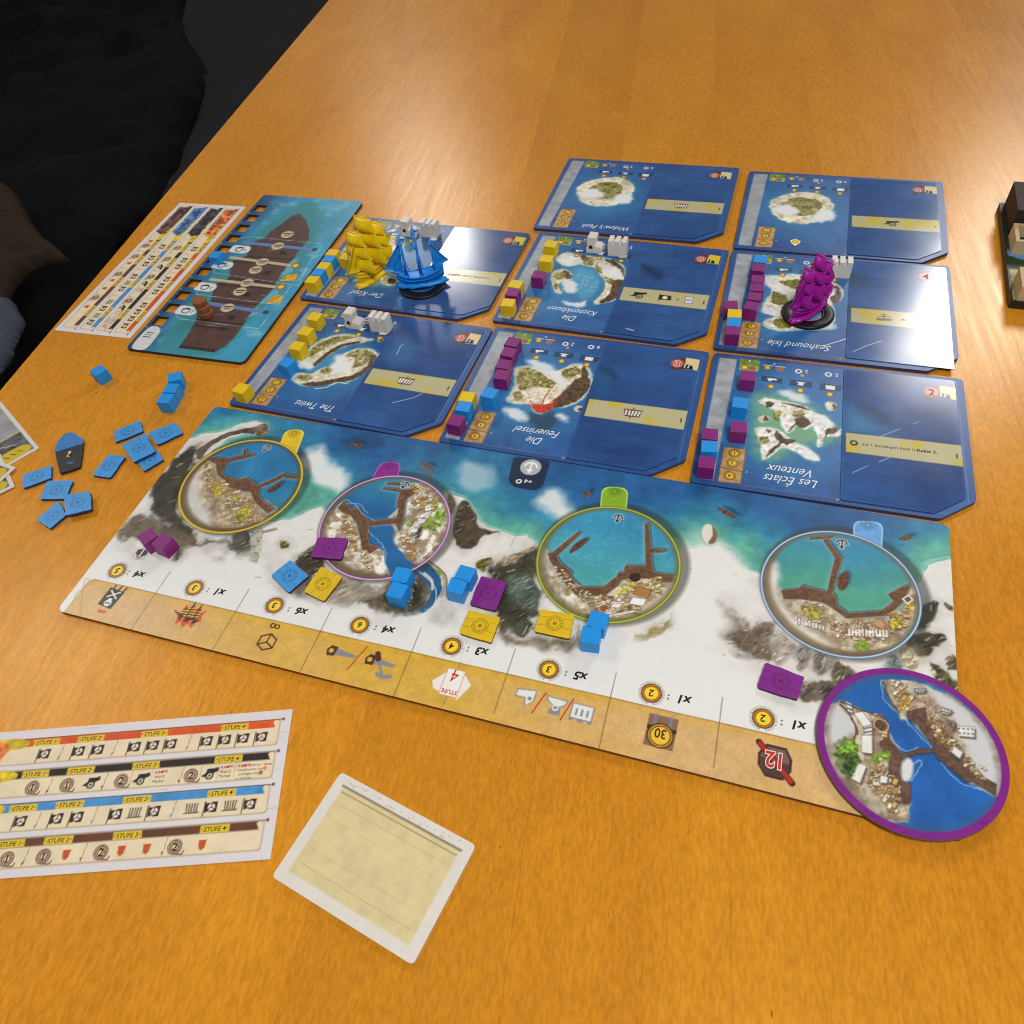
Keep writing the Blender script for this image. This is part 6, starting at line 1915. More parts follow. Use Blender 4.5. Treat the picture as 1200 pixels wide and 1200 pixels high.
for pts, dr in (([(210, 290), (265, 280), (325, 360), (270, 375)], 0), ([(270, 375), (325, 362), (325, 420), (275, 425)], 1), ([(258, 425), (325, 425), (325, 540), (258, 530)], 0), ([(195, 690), (230, 590), (290, 615), (250, 720)], 0),
                ([(160, 215), (200, 235), (205, 290), (175, 280)], 1), ([(580, 140), (660, 140), (640, 165), (580, 165)], 1), ([(745, 250), (820, 275), (790, 300), (745, 290)], 1), ([(840, 370), (950, 375), (950, 440), (850, 430)], 1), ([(375, 670), (420, 680), (415, 720), (370, 715)], 0),
                ([(820, 490), (880, 530), (860, 570), (810, 530)], 0)):
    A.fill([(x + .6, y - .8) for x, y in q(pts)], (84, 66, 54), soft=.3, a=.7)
    A.fill(q(pts), (232, 230, 224), soft=.2, tex=.05)
    A.line(q(pts + pts[:1]), .25, (104, 84, 66), a=.8)
    if dr:
        a0, a1, b0, b1 = np.array(pts[0]), np.array(pts[1]), np.array(pts[3]), np.array(pts[2])
        for i in range(4):
            for j in range(2):
                u, v_ = (i + .5) / 4, (j + .5) / 2.2
                pp = (a0 * (1 - u) + a1 * u) * (1 - v_) + (b0 * (1 - u) + b1 * u) * v_
                A.disc(q([tuple(pp)])[0], .42, (96, 100, 110))
for pts, col in (([(100, 500), (180, 440), (250, 500), (250, 580), (190, 660), (110, 620)], (74, 108, 40)), ([(320, 560), (360, 520), (420, 530), (410, 590), (340, 590)], (120, 166, 44)), ([(160, 580), (230, 560), (200, 700), (140, 660)], (60, 84, 40)),
                 ([(120, 500), (200, 460), (240, 520), (160, 540)], (130, 176, 50)), ([(500, 210), (560, 200), (540, 260), (500, 280)], (186, 140, 50)), ([(640, 200), (720, 230), (740, 300), (690, 290)], (140, 112, 96)), ([(760, 310), (830, 350), (840, 420), (790, 400)], (120, 100, 86))):
    A.fill(q(pts), col, soft=.7, wob=1.8, wf=2, tex=.7, tf=.9, sm=True, brk=.4)
c = q([(378, 365)])[0]
A.disc(c, 2.8, (104, 74, 52), tex=.5, tf=1)
A.disc(c, 2.8, (206, 190, 160), r0=2.4)
A.fill(q([(800, 540), (870, 580), (860, 600), (800, 560)]), (60, 76, 60), soft=.4)
A.disc(cd_, DR - 2.4, (90, 84, 86), r0=DR - 4.6, soft=1.2, a=.35)
A.disc(cd_, DR, (126, 34, 132), r0=DR - 2.9, soft=.2, tex=.1)
A.build('printed_face', M_PRINT, dk).location.z = 2.05 / 1000

# ------------------------------------------------------------------ wooden cubes
def cubemesh(size, mat):
    bm = box_bm(-size / 2, size / 2, -size / 2, size / 2, 0, size)
    me = bm_mesh(bm, False, bevel=0.00028, seg=2)
    me.materials.append(mat)
    return me


def paintedwood(name, rgb, rough=0.42):
    m, nt, b = newmat(name)
    c = lin(rgb)
    tc = N(nt, 'ShaderNodeTexCoord')
    mp = N(nt, 'ShaderNodeMapping')
    mp.inputs['Scale'].default_value = (1, 0.12, 1)
    nt.links.new(tc.outputs['Object'], mp.inputs['Vector'])
    no = N(nt, 'ShaderNodeTexNoise')
    no.inputs['Scale'].default_value = 1400
    no.inputs['Detail'].default_value = 4
    nt.links.new(mp.outputs[0], no.inputs['Vector'])
    n2 = N(nt, 'ShaderNodeTexNoise')
    n2.inputs['Scale'].default_value = 160
    nt.links.new(tc.outputs['Object'], n2.inputs['Vector'])
    mx = N(nt, 'ShaderNodeMix', data_type='RGBA')
    mx.inputs['A'].default_value = (*(c * 0.84), 1)
    mx.inputs['B'].default_value = (*np.minimum(c * 1.1, 1), 1)
    nt.links.new(n2.outputs['Fac'], mx.inputs['Factor'])
    nt.links.new(mx.outputs['Result'], b.inputs['Base Color'])
    bp = N(nt, 'ShaderNodeBump')
    bp.inputs['Strength'].default_value = 0.3
    bp.inputs['Distance'].default_value = 0.0001
    nt.links.new(no.outputs['Fac'], bp.inputs['Height'])
    nt.links.new(bp.outputs['Normal'], b.inputs['Normal'])
    b.inputs['Roughness'].default_value = rough
    b.inputs['Specular IOR Level'].default_value = 0.4
    return m


WCOL = {'yellow': paintedwood('yellow_paint', (236, 198, 12)), 'blue': paintedwood('blue_paint', (28, 148, 232)), 'purple': paintedwood('purple_paint', (132, 30, 118)), 'white': paintedwood('white_paint', (226, 222, 216))}
CS = 8.0
CM = {k: cubemesh(CS, m) for k, m in WCOL.items()}
ORD = ['first', 'second', 'third', 'fourth', 'fifth', 'sixth']


def cube(colour, zz, fl_, fr_, label, base=0.0, group=None):
    """placed by the two ends of its front top edge"""
    a, b = (np.array(Z(*zz, [p], base + CS)[0]) for p in (fl_, fr_))
    d = b - a
    an = math.atan2(d[1], d[0])
    c = (a + b) / 2 + np.array((-math.sin(an), math.cos(an))) * CS / 2
    o = link('wooden_cube', CM[colour])
    o.location = (c[0] / 1000, c[1] / 1000, (base + 0.06) / 1000)
    o.rotation_euler = (0, 0, an)
    tag(o, label, 'cube', group or 'wooden cubes in player colours')
    return o


ZD = (340, 255, 8.571)
TN = {11: 'the twin islands tile', 12: 'the volcano tile', 13: 'the white peaks tile', 21: 'the two-ship tile', 22: 'the claw island tile', 23: "the purple ship's tile"}
COLS = [   # tile, crop, column name, cubes listed from the name end of the tile upward
    (11, ZA, 'grey strip', [('yellow', (80, 588), (166, 612))]),
    (11, ZA, 'island side', [('blue', (367, 412), (456, 447)), ('yellow', (443, 318), (527, 334)), ('yellow', (497, 222), (580, 240)), ('yellow', (557, 130), (640, 145))]),
    (12, ZB, 'grey strip', [('purple', (120, 635), (212, 655)), ('blue', (175, 548), (268, 562)), ('yellow', (195, 487), (292, 500))]),
    (12, ZB, 'island side', [('blue', (335, 457), (428, 478)), ('purple', (420, 345), (515, 357)), ('purple', (428, 274), (525, 290)), ('purple', (460, 194), (552, 214)), ('purple', (488, 130), (576, 148))]),
    (13, ZC, 'grey strip', [('purple', (105, 855), (225, 868)), ('blue', (130, 745), (248, 752)), ('purple', (130, 655), (250, 665))]),
    (13, ZC, 'island side', [('purple', (340, 606), (450, 614)), ('blue', (345, 430), (455, 445)), ('purple', (400, 240), (515, 250))]),
    (21, ZD, 'grey strip', [('yellow', (132, 648), (255, 662)), ('blue', (195, 573), (310, 588)), ('yellow', (250, 505), (365, 522)), ('blue', (305, 434), (415, 450)), ('yellow', (338, 376), (455, 390))]),
    (21, ZD, 'island side', [('yellow', (480, 408), (590, 430)), ('yellow', (525, 332), (640, 350)), ('yellow', (620, 236), (735, 252)), ('yellow', (703, 110), (800, 135))]),
    (22, ZE, 'grey strip', [('yellow', (90, 602), (192, 610)), ('purple', (122, 526), (220, 538)), ('yellow', (140, 465), (240, 482))]),
    (22, ZE, 'island side', [('purple', (305, 400), (403, 412)), ('yellow', (360, 288), (458, 298)), ('yellow', (392, 182), (488, 196))]),
    (23, ZF, 'grey strip', [('purple', (130, 745), (248, 752)), ('blue', (138, 676), (255, 686)), ('yellow', (148, 610), (262, 616)), ('purple', (125, 545), (235, 545))]),
    (23, ZF, 'island side', [('purple', (272, 540), (380, 562)), ('purple', (303, 472), (410, 484)), ('purple', (328, 405), (435, 410)), ('purple', (335, 338), (437, 346)), ('purple', (335, 245), (440, 256)), ('blue', (345, 178), (460, 190))])]
for tl, zz, cn, lst in COLS:
    cn = 'on the grey strip' if cn == 'grey strip' else 'on the island side'
    for i, (co, a_, b_) in enumerate(lst):
        n_ = f'the one {cn}' if len(lst) == 1 else f'{ORD[i]} from its name {cn}'
        cube(co, zz, a_, b_, f"{co} cube on {TN[tl]}, {n_}")
ZM = (430, 640, 7.0588)
cube('blue', ZM, (195, 283), (325, 308), 'blue wooden cube on the purple harbour rim, touching another blue cube')
cube('blue', ZM, (155, 405), (280, 440), 'blue wooden cube below the one on the purple harbour rim')
cube('blue', ZM, (720, 265), (848, 300), 'blue wooden cube beside the purple token and behind another blue cube')
cube('blue', ZM, (650, 370), (785, 402), 'blue wooden cube left of the purple token, in front of its twin')
cube('blue', R3, (428, 770), (514, 792), 'blue wooden cube touching the green harbour rim')
cube('blue', R3, (397, 849), (491, 861), 'blue wooden cube beside the yellow token below the green harbour')
cube('purple', R1, (370, 590), (412, 640), 'purple wooden cube turned aslant above the dice mark')
cube('purple', R1, (432, 628), (492, 655), 'purple wooden cube next to the aslant one by the dice mark')
ZT = (0, 420, 4.0)
cube('blue', ZT, (417, 60), (449, 84), 'lone blue wooden cube on the bare table below the upgrade sheet', T)
cube('blue', ZT, (718, 207), (803, 211), 'blue wooden cube at the near end of a row of three on the table', T)
cube('blue', ZT, (747, 159), (828, 162), 'blue wooden cube in the middle of a row of three on the table', T)
cube('blue', ZT, (783, 112), (848, 98), 'blue wooden cube at the far end of a row of three on the table', T)
cube('blue', ZS, (432, 184), (503, 192), 'blue wooden cube standing in a slot of the ship board', T + 0.05)

# ------------------------------------------------------------------ white wooden buildings
def place(o, zz, pt, z, an):
    c = Z(*zz, [pt], z)[0]
    o.location = (c[0] / 1000, c[1] / 1000, (z + .06) / 1000)
    o.rotation_euler = (0, 0, an)


def fortress(zz, pt, an, label, wd=12.4, dp=7.4, hh=11.0):
    root = empty('toy_fortress')
    tag(root, label, 'game piece', 'white wooden buildings')
    place(root, zz, pt, 0.0, an)
    bm = box_bm(-wd / 2, wd / 2, -dp / 2, dp / 2, 0, hh * .78)
    link('wall', bm_mesh(bm, False, bevel=0.0003, seg=2), WCOL['white'], root)
    for k in (-1, 0, 1):
        bm = box_bm(k * wd * .37 - 1.5, k * wd * .37 + 1.5, -dp / 2, dp / 2, hh * .78 - .1, hh)
        link('merlon', bm_mesh(bm, False, bevel=0.0003, seg=2), WCOL['white'], root)
    return root


M_HOLE_SHADE = simple('hole_shade_paint', (24, 20, 20), .8)


def workshop(zz, pt, an, label):
    root = empty('toy_workshop')
    tag(root, label, 'game piece', 'white wooden buildings')
    place(root, zz, pt, 0.0, an)
    root.scale = (1.2, 1.2, 1.15)
    prof = [(-4.2, 0), (4.6, 0), (4.6, 3.0), (3.8, 4.0), (1.0, 4.2), (0.9, 5.6), (1.6, 9.0), (1.0, 10.0), (-3.2, 10.0), (-3.8, 9.0), (-3.4, 4.5), (-4.2, 3.4)]
    bm = bmesh.new()
    fr_ = [bm.verts.new((x / 1000, -3.1 / 1000, y / 1000)) for x, y in prof]
    bk = [bm.verts.new((x / 1000, 3.1 / 1000, y / 1000)) for x, y in prof]
    bm.faces.new(fr_)
    bm.faces.new(bk[::-1])
    for i in range(len(prof)):
        j = (i + 1) % len(prof)
        bm.faces.new((fr_[j], fr_[i], bk[i], bk[j]))
    link('block', bm_mesh(bm, False, bevel=0.0003, seg=2), WCOL['white'], root)
    ar = [(-2.6 + 1.1 * (1 + math.cos(t_)) - 0.0, 3.6 + 1.5 * math.sin(t_)) for t_ in np.linspace(PI, 0, 7)]
    ar = ar + [(ar[-1][0], 2.8), (ar[0][0], 2.8)]
    v = [(x / 1000, -3.16 / 1000, y / 1000) for x, y in ar] + [(x / 1000, -3.0 / 1000, y / 1000) for x, y in ar]
    n = len(ar)
    link('doorway', mesh_from(v, [tuple(range(n)), tuple(range(2 * n - 1, n - 1, -1))] + [(i, (i + 1) % n, n + (i + 1) % n, n + i) for i in range(n)]), M_HOLE_SHADE, root)  # thin dark panel on the wall; the arch hole's shade is its colour
    return root


workshop(ZA, (880, 172), math.radians(-4), 'white wooden workshop with a dark doorway on the twin islands tile')
fortress(ZA, (1052, 195), math.radians(-4), 'white wooden fortress with three merlons on the twin islands tile')
workshop(ZE, (762, 212), math.radians(-2), 'white wooden workshop with a dark doorway on the claw island tile')
fortress(ZE, (925, 235), math.radians(-1), 'white wooden fortress with three merlons on the claw island tile')
fortress(ZF, (1020, 280), math.radians(2), "white wooden fortress half hidden behind the purple ship's sails")
workshop((400, 255, 8.571), (690, 165), math.radians(-6), 'white wooden workshop between the yellow and blue ships')
fortress((400, 255, 8.571), (900, 175), math.radians(-6), 'white wooden fortress behind the blue ship')

# ------------------------------------------------------------------ market tokens
def tokenmat(name, rgb, ink):
    m, nt, b = newmat(name)
    tc = N(nt, 'ShaderNodeTexCoord')
    sx = N(nt, 'ShaderNodeSeparateXYZ')
    nt.links.new(tc.outputs['Object'], sx.inputs[0])
    le = N(nt, 'ShaderNodeVectorMath', operation='LENGTH')
    cmb = N(nt, 'ShaderNodeCombineXYZ')
    nt.links.new(sx.outputs[0], cmb.inputs[0])
    nt.links.new(sx.outputs[1], cmb.inputs[1])
    nt.links.new(cmb.outputs[0], le.inputs[0])

    def band(r, wd):
        a = N(nt, 'ShaderNodeMath', operation='SUBTRACT')
        a.inputs[1].default_value = r
        nt.links.new(le.outputs['Value'], a.inputs[0])
        b_ = N(nt, 'ShaderNodeMath', operation='ABSOLUTE')
        nt.links.new(a.outputs[0], b_.inputs[0])
        c = N(nt, 'ShaderNodeMath', operation='LESS_THAN')
        c.inputs[1].default_value = wd
        nt.links.new(b_.outputs[0], c.inputs[0])
        return c
    acc = band(0.0038, 0.00013)
    for r, wd in ((0.0024, 0.00012), (0.0, 0.0009)):
        bb = band(r, wd)
        mxm = N(nt, 'ShaderNodeMath', operation='MAXIMUM')
        nt.links.new(acc.outputs[0], mxm.inputs[0])
        nt.links.new(bb.outputs[0], mxm.inputs[1])
        acc = mxm
    # lettered ring: notches round the middle band
    an = N(nt, 'ShaderNodeMath', operation='ARCTAN2')
    nt.links.new(sx.outputs[1], an.inputs[0])
    nt.links.new(sx.outputs[0], an.inputs[1])
    ml = N(nt, 'ShaderNodeMath', operation='MULTIPLY')
    ml.inputs[1].default_value = 14
    nt.links.new(an.outputs[0], ml.inputs[0])
    si = N(nt, 'ShaderNodeMath', operation='SINE')
    nt.links.new(ml.outputs[0], si.inputs[0])
    gt = N(nt, 'ShaderNodeMath', operation='GREATER_THAN')
    gt.inputs[1].default_value = 0.1
    nt.links.new(si.outputs[0], gt.inputs[0])
    bb = band(0.0031, 0.00035)
    mu = N(nt, 'ShaderNodeMath', operation='MULTIPLY')
    nt.links.new(gt.outputs[0], mu.inputs[0])
    nt.links.new(bb.outputs[0], mu.inputs[1])
    mxm = N(nt, 'ShaderNodeMath', operation='MAXIMUM')
    nt.links.new(acc.outputs[0], mxm.inputs[0])
    nt.links.new(mu.outputs[0], mxm.inputs[1])
    # plank joints drawn across the token, interrupted by the stamp
    wv = N(nt, 'ShaderNodeTexNoise')
    wv.inputs['Scale'].default_value = 130
    nt.links.new(tc.outputs['Object'], wv.inputs['Vector'])
    yy = N(nt, 'ShaderNodeMath', operation='MULTIPLY_ADD')
    yy.inputs[1].default_value = 0.0012
    nt.links.new(wv.outputs['Fac'], yy.inputs[0])
    nt.links.new(sx.outputs[1], yy.inputs[2])
    lines = None
    for y0 in (0.0033, -0.0014):
        a = N(nt, 'ShaderNodeMath', operation='COMPARE')
        a.inputs[1].default_value = y0
        a.inputs[2].default_value = 0.00012
        nt.links.new(yy.outputs[0], a.inputs[0])
        if lines is None:
            lines = a
        else:
            m_ = N(nt, 'ShaderNodeMath', operation='MAXIMUM')
            nt.links.new(lines.outputs[0], m_.inputs[0])
            nt.links.new(a.outputs[0], m_.inputs[1])
            lines = m_
    far = N(nt, 'ShaderNodeMath', operation='GREATER_THAN')
    far.inputs[1].default_value = 0.0044
    nt.links.new(le.outputs['Value'], far.inputs[0])
    l2 = N(nt, 'ShaderNodeMath', operation='MULTIPLY')
    nt.links.new(lines.outputs[0], l2.inputs[0])
    nt.links.new(far.outputs[0], l2.inputs[1])
    allm = N(nt, 'ShaderNodeMath', operation='MAXIMUM')
    nt.links.new(mxm.outputs[0], allm.inputs[0])
    nt.links.new(l2.outputs[0], allm.inputs[1])
    half = N(nt, 'ShaderNodeMath', operation='MULTIPLY')
    half.inputs[1].default_value = 0.75
    nt.links.new(allm.outputs[0], half.inputs[0])
    gr = N(nt, 'ShaderNodeTexNoise')
    gr.inputs['Scale'].default_value = 500
    mp = N(nt, 'ShaderNodeMapping')
    mp.inputs['Scale'].default_value = (0.15, 1, 1)
    nt.links.new(tc.outputs['Object'], mp.inputs['Vector'])
    nt.links.new(mp.outputs[0], gr.inputs['Vector'])
    c = lin(rgb)
    bc = N(nt, 'ShaderNodeMix', data_type='RGBA')
    bc.inputs['A'].default_value = (*(c * .8), 1)
    bc.inputs['B'].default_value = (*np.minimum(c * 1.15, 1), 1)
    nt.links.new(gr.outputs['Fac'], bc.inputs['Factor'])
    fin = N(nt, 'ShaderNodeMix', data_type='RGBA')
    fin.inputs['B'].default_value = (*lin(ink), 1)
    nt.links.new(half.outputs[0], fin.inputs['Factor'])
    nt.links.new(bc.outputs['Result'], fin.inputs['A'])
    nt.links.new(fin.outputs['Result'], b.inputs['Base Color'])
    b.inputs['Roughness'].default_value = .38
    bp = N(nt, 'ShaderNodeBump')
    bp.inputs['Strength'].default_value = .25
    bp.inputs['Distance'].default_value = .0001
    nt.links.new(gr.outputs['Fac'], bp.inputs['Height'])
    nt.links.new(bp.outputs['Normal'], b.inputs['Normal'])
    return m


TM = {'blue': tokenmat('blue_token', (62, 150, 218), (26, 70, 140)), 'purple': tokenmat('purple_token', (128, 36, 136), (84, 16, 70)), 'yellow': tokenmat('yellow_token', (224, 186, 26), (120, 84, 10))}
TE = {'blue': simple('blue_token_edge', (34, 52, 96), .7, .1, 600, .2), 'purple': simple('purple_token_edge', (66, 20, 48), .7, .1, 600, .2), 'yellow': simple('yellow_token_edge', (120, 88, 26), .7, .1, 600, .2)}
TK = 1.7


def token(colour, zz, pts, label, base, seed=0, tilt=(0, 0)):
    w_ = [np.array(p) for p in Z(*zz, pts, base + TK)]
    c = sum(w_) / 4
    e01, e12 = w_[1] - w_[0], w_[2] - w_[1]
    an = math.atan2(*(e01 if np.linalg.norm(e01) > np.linalg.norm(e12) else e12)[::-1])
    ca, sa = math.cos(-an), math.sin(-an)
    lc = [((p - c)[0] * ca - (p - c)[1] * sa, (p - c)[0] * sa + (p - c)[1] * ca) for p in w_]
    lc = ccw(lc)
    out = []
    rr_ = random.Random(seed)
    for i in range(4):                                       # slightly wavy hand-cut edges, worn corners
        a, b = np.array(lc[i]), np.array(lc[(i + 1) % 4])
        nrm = np.array(((b - a)[1], -(b - a)[0])) / np.linalg.norm(b - a)
        for k in range(5):
            u = k / 5
            off = 0 if k == 0 else rr_.uniform(-.22, .22)
            out.append(tuple(a * (1 - u) + b * u + nrm * off))
    out = rounded(out, [1.3 if i % 5 == 0 else .2 for i in range(20)], 3)
    root = empty('market_token', (c[0] / 1000, c[1] / 1000, (base + .06) / 1000))
    root.rotation_euler = (tilt[0], tilt[1], an)
    tag(root, label, 'token', f'{colour} market tokens')
    link('token_core', bm_mesh(prism_bm(out, 0, TK - .25)), TE[colour], root)
    bm = prism_bm(out, TK - .24, TK)
    link('stamped_face', bm_mesh(bm), TM[colour], root)
    return root


ZK = (20, 480, 6.0)
BT = T
token('blue', ZK, [(682, 150), (865, 75), (885, 152), (690, 230)], 'blue market token partly under another, nearest the row of three cubes', BT, 1)
token('blue', ZK, [(920, 160), (1115, 90), (1165, 165), (985, 247)], 'blue market token of the pile closest to the harbour board corner', BT, 2)
token('blue', ZK, [(845, 378), (975, 275), (1030, 350), (895, 432)], 'blue market token mostly covered at the bottom of the pile', BT, 4)
token('blue', ZK, [(735, 250), (905, 165), (972, 295), (820, 370)], 'blue market token lying on top of three others', BT + TK + .2, 3)
token('blue', ZK, [(640, 315), (762, 330), (655, 478), (528, 460)], 'blue market token lying alone between the pile and the chest token', BT, 5)
token('blue', ZK, [(40, 460), (240, 390), (242, 480), (40, 552)], 'blue market token lying beside the white framed cards', BT, 6)
token('blue', ZK, [(215, 500), (395, 495), (340, 628), (157, 630)], 'blue market token under a corner of another, below the chest token', BT, 7)
token('blue', ZK, [(135, 770), (295, 640), (345, 740), (230, 838)], 'blue market token slid beneath another, farthest from the chest token', BT, 9)
token('blue', ZK, [(330, 600), (512, 575), (525, 700), (340, 745)], 'blue market token resting on two others below the chest token', BT + TK + .2, 8)
token('purple', ZM, [(945, 245), (1160, 300), (1065, 535), (850, 480)], 'purple market token beside two blue cubes on the harbour board', 0, 11)
token('yellow', ZM, [(840, 530), (1105, 590), (1030, 800), (765, 720)], 'yellow market token just below the purple token and blue cubes', 0, 12)
token('blue', R6, [(150, 60), (232, 130), (145, 205), (65, 130)], 'blue market token lying on the snowy part of the harbour board', 0, 13)
token('yellow', R6, [(285, 90), (380, 135), (300, 242), (210, 200)], 'yellow market token next to the blue token on the harbour board', 0, 14)
token('purple', R2, [(140, 555), (290, 560), (255, 668), (100, 652)], 'purple market token covering the rim of the purple harbour', 0, 15)
token('yellow', R3, [(215, 695), (372, 720), (350, 835), (185, 800)], 'yellow market token below the green harbour beside a blue cube', 0, 16)
token('purple', R4, [(290, 735), (462, 800), (430, 900), (255, 845)], 'purple market token near the loose harbour disc', 0, 17)

# the chest token: black body, blue lid
ctk = Z(*ZK, [(265, 290), (290, 215), (330, 170), (372, 158), (405, 168), (465, 215), (462, 240), (455, 310), (440, 400), (372, 425), (300, 445), (280, 370)], T + 2)
cc_ = np.mean(ctk, 0)
ct = empty('chest_token', (cc_[0] / 1000, cc_[1] / 1000, (T + .05) / 1000))
tag(ct, 'black chest shaped token with a blue lid among the blue tokens', 'token')
body = ccw([tuple(np.array(p) - cc_) for p in ctk])
link('token_core', bm_mesh(prism_bm(body, 0, 1.75)), simple('black_card', (36, 34, 38), .5, .2, 500, .2), ct)
lid = ccw([tuple(np.array(p) - cc_) for p in Z(*ZK, [(262, 290), (290, 215), (335, 172), (372, 158), (408, 170), (468, 212), (466, 238), (272, 298)], T + 2)])
link('lid', bm_mesh(prism_bm(lid, 1.76, 2.0)), simple('blue_lid_print', (52, 118, 184), .4, .2, 300, .2), ct)
for (p_, r_, col) in (((368, 300), 1.0, (220, 206, 180)), ((362, 322), 1.3, (206, 160, 60)), ((372, 318), .8, (60, 40, 30))):
    c = np.array(Z(*ZK, [p_], T + 2)[0]) - cc_
    v, f = lathe([(r_, 1.8), (r_, 1.84)], 14)
    o = link('emblem', mesh_from(v, f), simple('emblem_ink', col, .5), ct)
    o.location = (c[0] / 1000, c[1] / 1000, 0)
Lc = Letters()
Lc.put('100', np.array(Z(*ZK, [(370, 372)], T + 2)[0]), 3.0, .25)
Lc.build('number_lettering', simple('pale_blue_ink', (90, 140, 206), .5), ct, (cc_[0], cc_[1], 0), 1.8)

# ------------------------------------------------------------------ stack of brown wooden discs on the ship board
M_BRW = paintedwood('brown_wood', (140, 84, 46), .5)
v, f = lathe([(4.2, 0), (4.8, .5), (4.8, 3.3), (4.2, 3.8)], 32)
dm = mesh_from(v, f, False)
dm.materials.append(M_BRW)
c0 = np.array(Z(*ZS, [(440, 478)], 0)[0])
for i, (dx, dy, nm) in enumerate(((0, 0, 'bottom'), (-.9, .6, 'middle'), (-2.6, 1.4, 'top'))):
    o = link('wooden_disc', dm)
    o.location = ((c0[0] + dx) / 1000, (c0[1] + dy) / 1000, (.06 + 3.82 * i) / 1000)
    tag(o, f'brown wooden disc, {nm} one of the stack of three on the ship board', 'disc', 'brown discs stacked on the ship board')

# ------------------------------------------------------------------ sailing ship miniatures
def plastic(name, rgb):
    m, nt, b = newmat(name)
    b.inputs['Base Color'].default_value = (*lin(rgb), 1)
    b.inputs['Roughness'].default_value = .33
    b.inputs['Subsurface Weight'].default_value = .12
    b.inputs['Subsurface Radius'].default_value = (.002, .002, .002)
    bump(nt, b, 700, .3, .0002)
    return m


M_RING = simple('black_plastic', (14, 13, 14), .45, .1, 500, .15, .35)


def sail(x, z0, z1, w0, w1, bulge, th=.7, n=8, yaw=0.0):
    """square sail hanging across the ship at x, bellied forward"""
    v, f = [], []
    for s_ in (0, 1):
        for i in range(n + 1):
            u = i / n
            w_ = w0 + (w1 - w0) * u
            for j in range(n + 1):
                t_ = j / n * 2 - 1
                bl = bulge * (1 - t_ * t_) * math.sin(PI * min(1, u * .9 + .1)) + .25 * math.sin(9 * t_) * u
                z = z0 + (z1 - z0) * u - (.9 * (1 - t_ * t_) if i == 0 else 0) * -1
                v.append(((x + bl + s_ * -th) / 1000, (t_ * w_ / 2 + (x + bl) * yaw) / 1000, z / 1000))
    k = (n + 1) ** 2
    g_ = lambda s_, i, j: s_ * k + i * (n + 1) + j
    for i in range(n):
        for j in range(n):
            f.append((g_(0, i, j), g_(0, i, j + 1), g_(0, i + 1, j + 1), g_(0, i + 1, j)))
            f.append((g_(1, i, j), g_(1, i + 1, j), g_(1, i + 1, j + 1), g_(1, i, j + 1)))
    for i in range(n):
        f.append((g_(0, i, 0), g_(0, i + 1, 0), g_(1, i + 1, 0), g_(1, i, 0)))
        f.append((g_(0, i, n), g_(1, i, n), g_(1, i + 1, n), g_(0, i + 1, n)))
        f.append((g_(0, 0, i), g_(1, 0, i), g_(1, 0, i + 1), g_(0, 0, i + 1)))
        f.append((g_(0, n, i), g_(0, n, i + 1), g_(1, n, i + 1), g_(1, n, i)))
    return mesh_from(v, f, True)


def jib(p0, p1, p2, belly, th=.6):
    v, f = [], []
    n = 6
    p0, p1, p2 = (np.array(p, float) for p in (p0, p1, p2))
    idx = {}
    for s_ in (0, 1):
        for i in range(n + 1):
            for j in range(n + 1 - i):
                a, b = i / n, j / n
                p = p0 * (1 - a - b) + p1 * a + p2 * b
                p = p + np.array((0, belly * 4 * (a * b + a * (1 - a - b) + b * (1 - a - b)) * .75 + s_ * th, 0))
                idx[(s_, i, j)] = len(v)
                v.append(tuple(p / 1000))
    for i in range(n):
        for j in range(n - i):
            f.append((idx[(0, i, j)], idx[(0, i + 1, j)], idx[(0, i, j + 1)]))
            f.append((idx[(1, i, j)], idx[(1, i, j + 1)], idx[(1, i + 1, j)]))
            if i + j < n - 1:
                f.append((idx[(0, i + 1, j)], idx[(0, i + 1, j + 1)], idx[(0, i, j + 1)]))
                f.append((idx[(1, i + 1, j)], idx[(1, i, j + 1)], idx[(1, i + 1, j + 1)]))
    rim = [(i, 0) for i in range(n)] + [(n - k_, k_) for k_ in range(n)] + [(0, n - k_) for k_ in range(n)]
    for a, b in zip(rim, rim[1:] + rim[:1]):
        f.append((idx[(0, *a)], idx[(0, *b)], idx[(1, *b)], idx[(1, *a)]))
    me = mesh_from(v, f, True)
    return me


